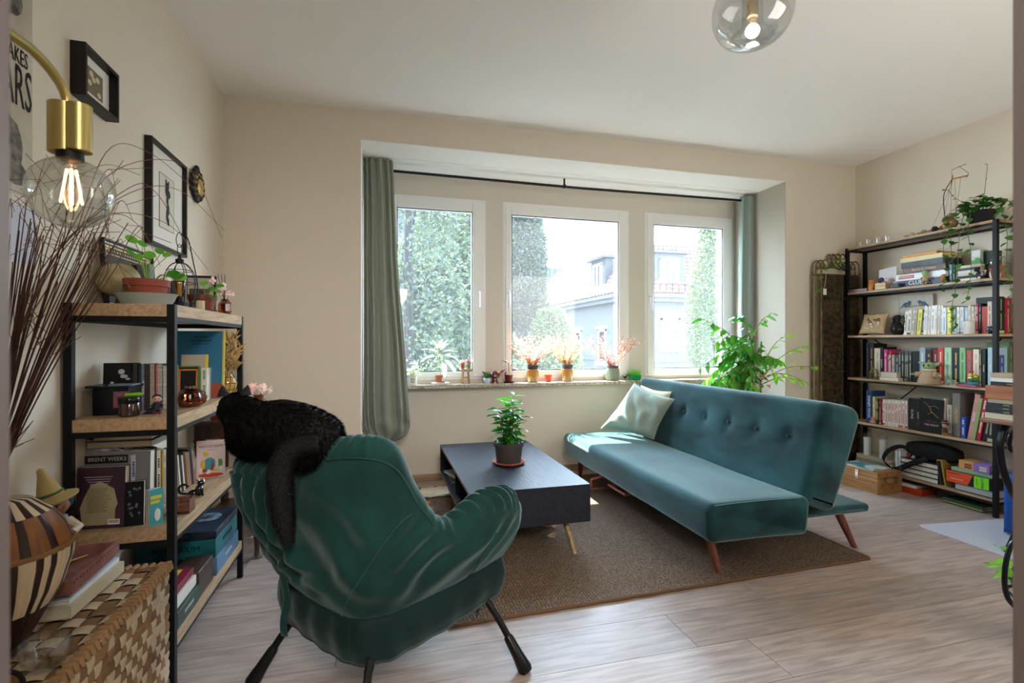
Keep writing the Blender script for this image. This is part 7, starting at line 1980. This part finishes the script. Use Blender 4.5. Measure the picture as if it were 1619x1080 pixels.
mb = MB(); m2_ = MB()
for (x, s_) in ((-.07, 1), (.055, -1)):
    mb = MB(); mb.ell((x, -.008, .255), (.028, .002, .018), 14, 8); mb.ell((x+s_*.022, -.008, .272), (.014, .002, .012), 12, 8); mb.add([(x-s_*.015, -.008, .255), (x-s_*.06, -.008, .215), (x-s_*.05, -.008, .232), (x-s_*.02, -.008, .268)], [(0, 1, 2, 3)]); m2_.ell((x+s_*.01, -.0095, .248), (.012, .0015, .010), 10, 6); obj('blue_bird', mb, mat('3c6680', .6, key='bird blue'), t)
obj('bird_breast', m2_, mat('a8784c', .6, key='bird tan'), t)
obj('twig_line', MB().tube([(-.1, -.0075, .232), (0, -.0075, .238), (.1, -.0075, .24)], .0012, 4), mat('5a4a3a', .7), t)
t = thing('candle', 'plain white cylinder candle in front of the books, third shelf', 'candle', (SX-.026, m3(1098, 1190, 4.04), Zc_)); obj('wax', MB().lathe([(0, 0), (.030, 0), (.031, .002), (.031, .09), (.026, .093), (0, .088)], 30, cap=False), mat('d6d4ce', .5, key='white wax'), t)
t = thing('shot_glass', 'small clear glass in front of the yellow-topped book, third shelf', 'glass', (SX-.026, m3(955, 1055, 4.04), Zc_)); obj('body', MB().lathe([(0, 0), (.017, 0), (.026, .045), (.0245, .045), (.016, .006), (0, .006)], 22, cap=False), GLASS, t)
t = thing('glass_ball', 'dark blue glass ball near the post, third shelf', 'ornament', (SX-.018, m3(1300, 1350, 4.05), Zc_)); obj('body', MB().ell((0, 0, .030), .024, 20, 14), mat('2a3a4c', .1, coat=1, key='blue ball'), t); obj('stand', MB().lathe([(0, 0), (.018, 0), (.012, .008), (0, .008)], 16, cap=False), PW_, t)
rigid('gift_box', .07, .08, .12, mat('6f5a48', .5), 'small brown box at the near end of the third shelf', 'box', (4.20, 2.455+.08, Zc_), 0)

# --- shelf 4 objects
Zd = SZs[3]
t = thing('birdcage_ornament', 'little brass birdcage ornament on the fourth shelf', 'ornament', (SX-.018, m3(275, 380, 4.05), Zd))
mb = MB()
for k_ in range(8):
    a = PI*k_/4; mb.tube([(.03*math.cos(a), .03*math.sin(a), .004), (.03*math.cos(a), .03*math.sin(a), .055), (.022*math.cos(a), .022*math.sin(a), .078), (.004*math.cos(a), .004*math.sin(a), .094)], .0022, 5)
mb.lathe([(0, 0), (.032, 0), (.032, .005), (0, .005)], 20, cap=False); mb.tube([(.03*math.cos(a), .03*math.sin(a), .055) for a in [2*PI*i/20 for i in range(21)]], .002, 5); mb.tube([(0, .008*math.cos(a), .104+.008*math.sin(a)) for a in [2*PI*i/12 for i in range(13)]], .0015, 5)
obj('cage', mb, mat('8a7a3c', .35, .8, key='old brass'), t)
rigid('flat_box', .155, .09, .026, mat('c9c0b6', .5, key='pale box'), 'flat white box under the cream box, fourth shelf', 'box', (SX-.0, m3(325, 640, 4.05), Zd), R(-90), group='stack of pale boxes')
rigid('flat_box', .135, .085, .042, mat('bcb2a2', .5, key='pale box 2'), 'cream box on top of the flat white box, fourth shelf', 'box', (SX-.0, m3(345, 610, 4.05), Zd+.0265), R(-90), group='stack of pale boxes')
# plush
t = thing('plush_toy', 'plush toy with a green head and side ears in a beige robe', 'plush toy', (SX-.035, m3(690, 935, 4.04), Zd), R(-90))
RB = mat('a88f74', .9, bump=.4, bs=120, key='robe'); GRN = mat('7f9870', .85, bump=.2, key='plush green')
obj('robe', MB().lathe([(0, 0), (.068, 0), (.072, .012), (.062, .05), (.046, .082), (.034, .098), (0, .1)], 30, cap=False, rib=.04, nr=7), RB, t)
for s_ in (-1, 1): obj('sleeve', MB().tube(catmull([(s_*.035, -.005, .085), (s_*.06, -.02, .07), (s_*.082, -.03, .068)], 6), [.018, .018, .019, .02, .02, .021], 10), RB, t)
mb = MB()
for s_ in (-1, 1):
    mb.ell((s_*.094, -.034, .068), (.012, .009, .009), 8, 6)
    for f_ in (-1, 0, 1): mb.tube([(s_*.098, -.036, .068), (s_*.112, -.04, .068+f_*.007)], .003, 5)
obj('hands', mb, GRN, t)
obj('collar', MB().lathe([(.03, .092), (.044, .10), (.042, .112), (.03, .114)], 24, cap=False), mat('c0b09a', .9, key='collar'), t)
obj('head', MB().ell((0, 0, .135), (.042, .036, .030), 24, 16), GRN, t)
for s_ in (-1, 1):
    mb = MB()
    def er(u, v_): return (s_*(.030+.052*u), -.004+.008*math.sin(PI*u), .140+.022*u+(v_-.5)*.034*(1-u)**.4*(1 if u < .99 else .02))
    mb.grid(er, 8, 5)
    obj('ear', mb, GRN, t, solid=.008)
mb = MB()
for s_ in (-1, 1): mb.ell((s_*.017, -.032, .139), (.0075, .006, .0065), 10, 8)
obj('eyes', mb, mat('14100e', .1, key='toy eyes'), t)
frame('framed_picture', 'tiny framed print leaning by the plush toy, fourth shelf', 'picture', .035, .04, (SX-.02, m3(990, 1035, 4.05), Zd), R(-90), .008, .004, fc=mat('b9b4a4', .5), tilt=R(-6), matc='6a7a6a')
t = figure('figurine', 'tiny blue figurine in front of the little framed print, fourth shelf', (SX-.032, m3(940, 990, 4.04), Zd), R(-90), .3, ('7a9ac0', '5a8ab0', '3a6a98', 'd8d4cc'))
rigid('pink_book', .115, .085, .014, mat('a83a5c', .5, var=.1), 'thin pink book lying under the colourful figurine, fourth shelf', 'book', (SX-.002, m3(1045, 1225, 4.04), Zd), R(-90))
t = thing('figurine', 'colourful yellow, green and blue toy figurine on the thin pink book', 'figurine', (SX-.005, m3(1100, 1210, 4.04), Zd+.0145), R(-90))
obj('blue_base', MB().lathe([(0, 0), (.038, 0), (.04, .008), (.03, .018), (0, .02)], 20, cap=False), mat('3a7f98', .5), t)
obj('body', MB().ell((-.01, 0, .04), (.018, .015, .022)).ell((.015, .01, .045), (.022, .015, .025)), mat('4c7a3a', .5), t)
obj('yellow_head', MB().ell((-.012, -.006, .068), (.015, .014, .013)).ell((.022, -.006, .058), (.014, .012, .010)), mat('d0b03a', .5), t)
obj('white_collar', MB().ell((-.012, -.008, .048), (.015, .013, .008)), WHT, t)
obj('antenna', MB().tube([(-.014, 0, .078), (-.022, 0, .094)], .003, 5).tube([(-.004, 0, .078), (.006, 0, .096)], .003, 5), mat('7a3a28', .5), t)

# --- shelf 5 objects
Ze = SZs[4]
m5 = lambda a, b_, X=4.05: (yat(1320+a/4.5, X)+yat(1320+b_/4.5, X))/2
t = thing('pink_figurine', 'small pink piglet-like figurine at the far end of the fifth shelf', 'figurine', (SX-.02, m5(235, 300), Ze), R(-90))
obj('body', MB().ell((0, 0, .02), (.020, .015, .017)).ell((.004, -.006, .044), (.014, .013, .012)).lathe([(.005, 0), (0, .012)], 6, (-.006, -.002, .05)).lathe([(.005, 0), (0, .012)], 6, (.012, -.002, .05)).ell((-.018, -.004, .014), (.008, .008, .009), 8, 6), mat('c07a84', .6, key='pig pink'), t)
t = figure('figurine', 'big-headed figurine in a black top hat with orange hair, fifth shelf', (SX-.03, m5(740, 832), Ze), R(-90), .86, ('c9a890', '4a3428', 'a8862c', 'b86428'), hat='33302a')
obj('hat_ribbon', MB().lathe([(.0165, .0975), (.0185, .0975), (.0185, .106), (.0165, .106)], 20, cap=False), mat('a8606c', .6, key='ribbon'), t)

# --- shelf 6
Zf = SZs[5]
m6 = m5
for i, (a, b_, h, lb) in enumerate(((195, 258, .15, 'white pillar candle farther from the camera, lowest shelf'), (313, 377, .155, 'white pillar candle nearer the camera, lowest shelf'))):
    t = thing('candle', lb, 'candle', (SX+.01-.01*i, m6(a, b_, 4.08), Zf+.098), group='candles on the lowest shelf')
    obj('glass', MB().lathe([(.0305, 0), (.0305, h+.035), (.029, h+.035), (.029, 0)], 28, cap=False), GLASS, t)
    obj('wax', MB().lathe([(0, 0), (.028, 0), (.028, h), (0, h-.004)], 28, cap=False), mat('d9d6ce', .5, key='white wax'), t)
for i in range(3): book(.030, .30-.01*i, .17, ('b9b29c', '8a7f68', 'a8a088')[i], ('cream-edged book at the bottom', 'olive-edged book in the middle', 'pale-edged book on top')[i]+' of the flat pile under the candles', 'flat pile under the candles', (SX-.005, m6(145, 400, 4.08), Zf+.0325*i), R(-90)+R(0), lie=True)
for i, (c, w) in enumerate((('b5b0a6', .03), ('c8c0b4', .022), ('a83a38', .014), ('d0ccc4', .02))): book(w, .17, .11, c, ('grey', 'pale', 'red', 'white')[i]+' book leaning far right behind the candles, lowest shelf', 'leaning books on the lowest shelf', (SX+.05, m6(385+32*i, 420+32*i, 4.12), Zf+.06), R(-90), lean=R(32))
for i in range(2): book(.018, .19, .13, 'd0d2d6', ('left', 'right')[i]+' white folder standing behind the black strap, lowest shelf', 'white folders', (SX, m6(430+22*i, 452+22*i, 4.08), Zf), R(-90))
NV = mat('22365a', .5, var=.1, key='navy cloth cover')
for i in range(4):
    w = .036; y = m6(475, 750, 4.08); wd = abs(yat(1320+475/4.5, 4.08)-yat(1320+745/4.5, 4.08))
    o = obj('book', MB().bx(-wd/2, wd/2, 0, .16, 0, .004).bx(-wd/2, wd/2, 0, .16, w-.004, w).bx(wd/2-.004, wd/2, 0, .16, 0, w), NV, None, loc=(SX-.012, y, Zf+i*(w+.0006)), rot=(0, 0, R(-90)), smooth=False)
    obj('pages', MB().bx(-wd/2+.004, wd/2-.004, .004, .157, .004, w-.004), PAGE, o, smooth=False)
    tag(o, ('lowest', 'second lowest', 'second highest', 'topmost')[i]+' of the four large navy books lying with pages outward', 'book', 'navy books on the lowest shelf')
t = thing('camera_bag', 'large black padded bag behind the navy books on the lowest shelf', 'bag', (SX+.085, m6(500, 900, 4.14), Zf+.148))
BAG = mat('0f1013', .8, bump=.3, bs=200, key='bag cloth')
def bagf(u, v_):
    a = 2*PI*u; s_ = math.sin(PI*v_)**.35 if 0 < v_ < 1 else 0
    return (.07*math.copysign(abs(math.cos(a))**.6, math.cos(a))*s_, .21*(v_*2-1), .075+.072*math.copysign(abs(math.sin(a))**.6, math.sin(a))*s_)
obj('body', MB().grid(bagf, 24, 16, wu=True), BAG, t, ang=180)
st_ = [(-.10, -.02, .03), (-.118, .08, -.03), (-.125, .17, -.09), (-.128, .235, -.118)]
C = catmull(st_, 16)
def strap(u, v_):
    p = C[min(15, int(u*15+.5))]; return p+Vector((.0, .012, .016))*(v_*2-1)
obj('strap', MB().grid(strap, 16, 3), BAG, t, ang=180, solid=.004)
C2 = catmull([(-.128, .235, -.10), (-.13, .30, -.05), (-.11, .27, .03), (-.08, .20, .08), (-.05, .12, .07)], 18)
def strap2(u, v_):
    p = C2[min(17, int(u*17+.5))]; return p+Vector((0, .010, .014))*(v_*2-1)
obj('strap', MB().grid(strap2, 18, 3), BAG, t, ang=180, solid=.004)
obj('buckle', MB().bx(-.008, .0, -.018, .018, -.012, .012), mat('3a3f4a', .4, key='buckle'), t, loc=(-.122, .16, -.085), rot=(R(-30), 0, 0))
t = plate('folder', .035, .19, .16, mat('b8902a', .5, key='mustard folder'), 'black folder with a mustard edge leaning beside the navy books', 'folder', (SX-.01, m6(760, 800, 4.08), Zf), R(-90), 0); t.rotation_euler = (0, R(-9), R(-90))
obj('black_panel', MB().bx(-.014, .012, -.0008, 0, .006, .184), BLK, t, smooth=False)
obj('second_cover', MB().bx(.018, .022, 0, .15, 0, .186), mat('a08a3a', .5, key='olive folder'), t, smooth=False)
gy = m6(800, 1125, 4.06); gw = abs(yat(1320+800/4.5, 4.06)-yat(1320+1125/4.5, 4.06))
t = thing('tray', 'shallow white tray with a dark rim under the orange and green box', 'tray', (SX+.07, m6(870, 1128, 4.06), Zf)); obj('body', MB().bx(-.085, .08, -.125, .125, 0, .05), mat('a8a8ac', .5, key='silver tray'), t, bevel=.004); obj('rim', MB().bx(-.088, .083, -.128, .128, 0, .006), BLK, t)
t = thing('hardware_box', 'black box with orange and lime green front panels on the silver tray', 'box', (SX+.075, gy, Zf+.0505), R(-90))
obj('carton', MB().bx(-gw/2, gw/2, -.10, .085, 0, .082), mat('141518', .4, key='carton black'), t, bevel=.001)
obj('orange_panel', MB().prism([(-gw/2, .0), (-.005, .0), (.03, .082), (-gw/2, .082)], 0, .0008), mat('d8502a', .4, key='gpu orange'), t, loc=(0, -.1003, 0), rot=(R(90), 0, 0))
obj('green_panel', MB().bx(.035, .125, -.1010, -.1002, .0, .082), mat('7cd62c', .4, key='gpu lime'), t, smooth=False)
text('GIGABYTE', .017, mat('2a1a14', .5, key='dark ink'), t, (-.095, -.1016, .066), (R(90), 0, 0)); text('WINDFORCE', .014, mat('e8c8b8', .5, key='pale ink'), t, (-.075, -.1016, .028), (R(90), 0, 0)); text('4060Ti', .026, mat('1a3a14', .5, key='green ink'), t, (.088, -.1016, .041), (R(90), R(-90), 0)); text('GEFORCE', .010, mat('1a3a14', .5, key='green ink'), t, (.054, -.1016, .041), (R(90), R(-90), 0))
rigid('flat_box', .26, .15, .026, mat('8fae8c', .5, key='sage box'), 'flat sage green box on the black, orange and green box', 'box', (SX+.07, m6(820, 1115, 4.06), Zf+.133), R(-90))
for (a, b_, c, lb, dk, X_) in ((878, 985, 'c9935a', 'light orange tea box on the sage box', '7a3420', .0), (982, 1100, '8a6aae', 'purple tea box beside the light orange one', 'c8ccb0', -.004)):
    t = gamebox(abs(yat(1320+a/4.5, 4.06)-yat(1320+b_/4.5, 4.06)), .13, .062, mat(c, .4, var=.05), lb, (SX+.055+X_, m6(a, b_, 4.06), Zf+.1595), R(-90), group='tea boxes on the lowest shelf')
    mb = MB()
    for k_ in range(8): mb.bx(.0+.011*(k_ % 4)-.01, .009+.011*(k_ % 4)-.01, -.0662, -.0656, .012+.018*(k_//4), .026+.018*(k_//4))
    obj('printed_squares', mb, mat(dk, .5), t, smooth=False)
for i in range(4):
    book(.008, .26, .15, ('1f3f34', 'b8962c', '2c4a6a', '3a5a3a')[i], ('dark green', 'yellow', 'blue', 'green')[i]+' magazine on the floor under the bookcase', 'magazines under the bookcase', (SX-.005, 2.66, .0+.009*i), R(-90), lie=True)
for i, (y, x, c, h, lb) in enumerate(((3.02, 4.11, 'b83a1c', .05, 'bright orange shoe box on the floor under the bookcase'), (3.06, 4.10, 'd8d4cc', .02, 'white and orange flat box on top of the orange box'))):
    rigid('carton', .20, .15, h, mat(c, .5), lb, 'box', (x, y, .0+.0505*i), R(-86+3*i), group='boxes under the bookcase')

# ================================================================ WOODEN CASE
CWD = woodmat('a87c48', '80582e', 2.5, 1, .4, key='case wood')
t = thing('wooden_case', 'honey brown wooden carrying case on the floor by the bookcase', 'case', (3.885, 3.215, 0), R(0))
obj('box', MB().bx(-.125, .125, -.175, .175, 0, .12), CWD, t, bevel=.002)
obj('lid', MB().bx(-.125, .125, -.175, .175, .122, .172), CWD, t, bevel=.002)
obj('latch', MB().bx(-.129, -.125, -.012, .012, .085, .16).ell((-.129, 0, .145), (.004, .007, .007), 8, 6).ell((-.129, 0, .10), (.004, .007, .007), 8, 6), STEEL, t)
obj('handle', MB().tube([(-.05, -.176, .115), (-.05, -.19, .10), (-.04, -.2, .085), (.04, -.2, .085), (.05, -.19, .10), (.05, -.176, .115)], .004, 8), STEEL, t)
mb = MB()
for s_ in (-1, 1):
    mb.bx(s_*.05-.015, s_*.05+.015, -.178, -.175, .1, .13)
obj('handle_mount', mb, STEEL, t)
t = thing('magazine', 'turquoise and white illustrated magazine on the wooden case', 'magazine', (3.87, 3.24, .1725), R(4))
obj('pages', MB().bx(-.105, .105, -.14, .14, 0, .006), PAGE, t, smooth=False); obj('cover', MB().bx(-.106, .105, -.141, .141, .006, .0075), mat('4f98a8', .35, c2='d8e2e2', vs=6, key='teal magazine', contrast=(.48, .55)), t, smooth=False)

# ================================================================ DESK AT THE RIGHT EDGE
DT = woodmat('8c6446', '6b4830', 2.5, 1, .5, key='desk top')
IRN = mat('16181d', .3, .3, key='cast iron')
t = thing('desk', 'narrow wooden desk on curved black iron legs at the right edge', 'desk', (0, 0, 0))
obj('table_top', MB().bx(3.35, 4.0, 1.10, 2.10, .735, .762), DT, t, bevel=.006, seg=3)
def leg_(y):
    mb = MB(); mb.tube(catmull([(3.44, y, .735), (3.40, y, .68), (3.385, y, .60), (3.41, y, .48), (3.47, y, .36), (3.56, y, .24)], 26), .018, 10)
    mb.tube(catmull([(3.56, y, .24), (3.52, y, .12), (3.44, y, .0)], 12), .016, 10)
    mb.tube(catmull([(3.56, y, .735), (3.52, y, .70), (3.47, y, .66), (3.46, y, .60), (3.50, y, .57), (3.53, y, .60)], 20), .013, 8)
    mb.tube(catmull([(3.56, y, .24), (3.7, y, .4), (3.8, y, .5), (3.86, y, .735)], 14), .014, 8); mb.tube(catmull([(3.56, y, .24), (3.75, y, .12), (3.9, y, 0)], 12), .016, 10)
    obj('leg', mb, IRN, t)
leg_(2.02); leg_(1.18)
obj('stretcher', MB().tube([(3.56, 2.02, .24), (3.56, 1.18, .24)], .012, 8), IRN, t)
DKX = 3.44
dz = .7625
desk = [(.030, .20, 'b9b199', 'cream-paged book at the bottom of the desk pile', None), (.019, .19, '26282c', 'black volume second in the desk pile', 'b0ac8c'), (.019, .19, '2a2c30', 'black volume third in the desk pile', 'b0ac8c'), (.019, .19, '24272b', 'black volume fourth in the desk pile', 'b0ac8c'), (.022, .17, '9a9078', 'khaki book fifth in the desk pile', None)]
for i, (w, h, c, lb, tcx) in enumerate(desk):
    book(w, h, .13, c, lb, 'pile of books on the desk', (3.372+.004*(i % 2), 1.985, dz), R(-90), lie=True, txt='Saints' if tcx else None, tsize=.013, tc='b0ac8c'); dz += w+.0006
t = thing('wooden_box', 'orange-brown wooden box on the pile of books at the right edge', 'box', (3.455, 1.985, dz)); obj('box', MB().bx(-.09, .09, -.12, .095, 0, .075), woodmat('9a5a2a', '7c431c', 2.5, 1, .45, key='orange box wood'), t, bevel=.003)
dz += .0756
for i, (w, c, lb) in enumerate(((.022, '1f2226', 'black volume lying on the orange-brown box'), (.022, 'd5d3d0', 'white book above the black volume on the wooden box'), (.026, 'a8947a', 'beige paged book topmost on the wooden box'))):
    book(w, .18-.006*i, .13, c, lb, 'books on the wooden box', (3.385-.004*i, 1.975, dz), R(-90), lie=True, txt='Saint' if i == 0 else None, tsize=.014, tc='a8a48a'); dz += w+.0006
t = thing('tote_bag', 'bright blue bag leaning on the floor behind the desk leg', 'bag', (3.87, 2.14, 0))
obj('body', MB().grid(lambda u, v_: (-.10+.03*v_+.12*math.sin(PI*u)*.3*(1-v_), -.09+.18*u, .015+.36*v_+.01*n3((u*4, v_*4, 0))), 12, 10), mat('1c4f9c', .5, var=.1, key='blue nylon'), t, ang=180, solid=.06)
obj('handle', MB().tube(catmull([(-.05, -.05, .38), (-.05, -.04, .46), (-.05, .04, .46), (-.05, .05, .38)], 14), .006, 6), mat('1c4f9c', .5, var=.1, key='blue nylon'), t)
t = thing('floor_mat', 'translucent white plastic floor mat in front of the desk', 'mat', (0, 0, 0))
obj('sheet', MB().prism([(3.39, 1.15), (4.2, 1.15), (4.2, 2.40), (3.40, 2.47), (3.37, 2.43), (3.36, 1.2)], .0005, .0035), mat('c3c6d0', .3, key='plastic mat'), t)

# ================================================================ PLANT STAND, lower right edge
t = thing('plant_stand', 'black curled metal plant stand at the lower right edge', 'stand', (2.46, 1.36, 0))
mb = MB()
mb.tube(catmull([(-.05, 0, .14), (-.14, 0, .22), (-.155, 0, .32), (-.12, 0, .42), (-.04, 0, .45)], 24), .009, 8)
mb.tube(catmull([(-.05, 0, .14), (-.02, 0, .07), (-.09, 0, .0)], 12), .009, 8)
mb.tube([(-.02, 0, .14), (-.02, 0, .45)], .007, 8); mb.tube([(-.07, 0, .32), (-.02, 0, .32)], .006, 6); mb.ell((-.083, 0, .32), (.02, .018, .018), 12, 8)
mb.tube(catmull([(-.02, 0, .14), (.06, .08, .06), (.1, .1, 0)], 12), .009, 8); mb.tube(catmull([(-.02, 0, .14), (.06, -.08, .06), (.1, -.1, 0)], 12), .009, 8)
obj('scrolls', mb, IRN, t)
obj('ring', MB().tube([(.03+.09*math.cos(a), .09*math.sin(a), .20) for a in [2*PI*i/30 for i in range(31)]], .006, 6).tube([(-.02, 0, .2), (-.06, 0, .2)], .006, 6), IRN, t)
t = thing('potted_plant', 'bright green leafy plant in the black stand at the lower right edge', 'plant', (2.49, 1.36, .135))
p_ = obj('pot', MB().lathe([(0, 0), (.055, 0), (.08, .11), (.085, .115), (.078, .115), (0, .1)], 28, cap=False), mat('5a5450', .6), t); soil(p_, .07, .105)
LG = leafmesh(.10, .034, leafmat('5fa82c', '8fd046', .5, .35, key='lime leaf'), .4, .15, 6, wave=.15)
for k_ in range(46):
    a = rnd(PI*.55, PI*1.65) if k_ < 34 else rnd(0, 2*PI); put_leaf(t, LG, (.05*math.cos(a), .05*math.sin(a), rnd(.10, .22)), (math.cos(a), math.sin(a), rnd(-.3, .8)), rnd(-.6, .6), rnd(.7, 1.15))

# cat toys and a shoe on the rug
t = thing('cat_toy', 'small dark green and cream feather toy on the rug near the table leg', 'toy', (.985, 2.86, .013), .3)
obj('head', MB().ell((-.03, 0, .012), (.020, .013, .012), 10, 7), mat('2f4a42', .8, bump=.5), t)
mb = MB()
for k_ in range(40): leafstuff(mb, (rnd(-.01, .03), rnd(-.012, .012), rnd(.004, .016)), (1, rnd(-.5, .5), rnd(-.1, .3)), .035, .008)
obj('feathers', mb, mat('b8a78c', .8, key='feather'), t, smooth=False)['kind'] = 'stuff'
t = thing('cat_toy', 'tan fish-shaped toy lying on the rug behind the near table leg', 'toy', (1.02, 3.03, .013), -.5)
obj('body', MB().ell((0, 0, .012), (.045, .02, .012), 14, 8).add([(.035, 0, .012), (.07, .025, .012), (.07, -.025, .012)], [(0, 1, 2)]), mat('a87444', .8), t)
t = thing('cat_toy', 'small orange ball of yarn on the floor left of the coffee table', 'toy', (.33, 3.62, .013)); obj('body', MB().ell((0, 0, .02), .02, 14, 10), mat('b8703c', .9, bump=.8), t)
t = thing('scratch_mat', 'small cream sheepskin mat on the floor left of the coffee table', 'mat', (.45, 3.93, .013))
mb = MB()
def sh(u, v_): return (.16*(u-.5)*2*(1-.2*abs(v_*2-1)**2), .12*(v_-.5)*2, .012+.008*n3((u*8, v_*8, 0), 1))
mb.grid(sh, 16, 12); obj('fleece', mb, mat('d8c8ae', .95, bump=.9, bs=90, key='fleece'), t, ang=180, solid=.01)
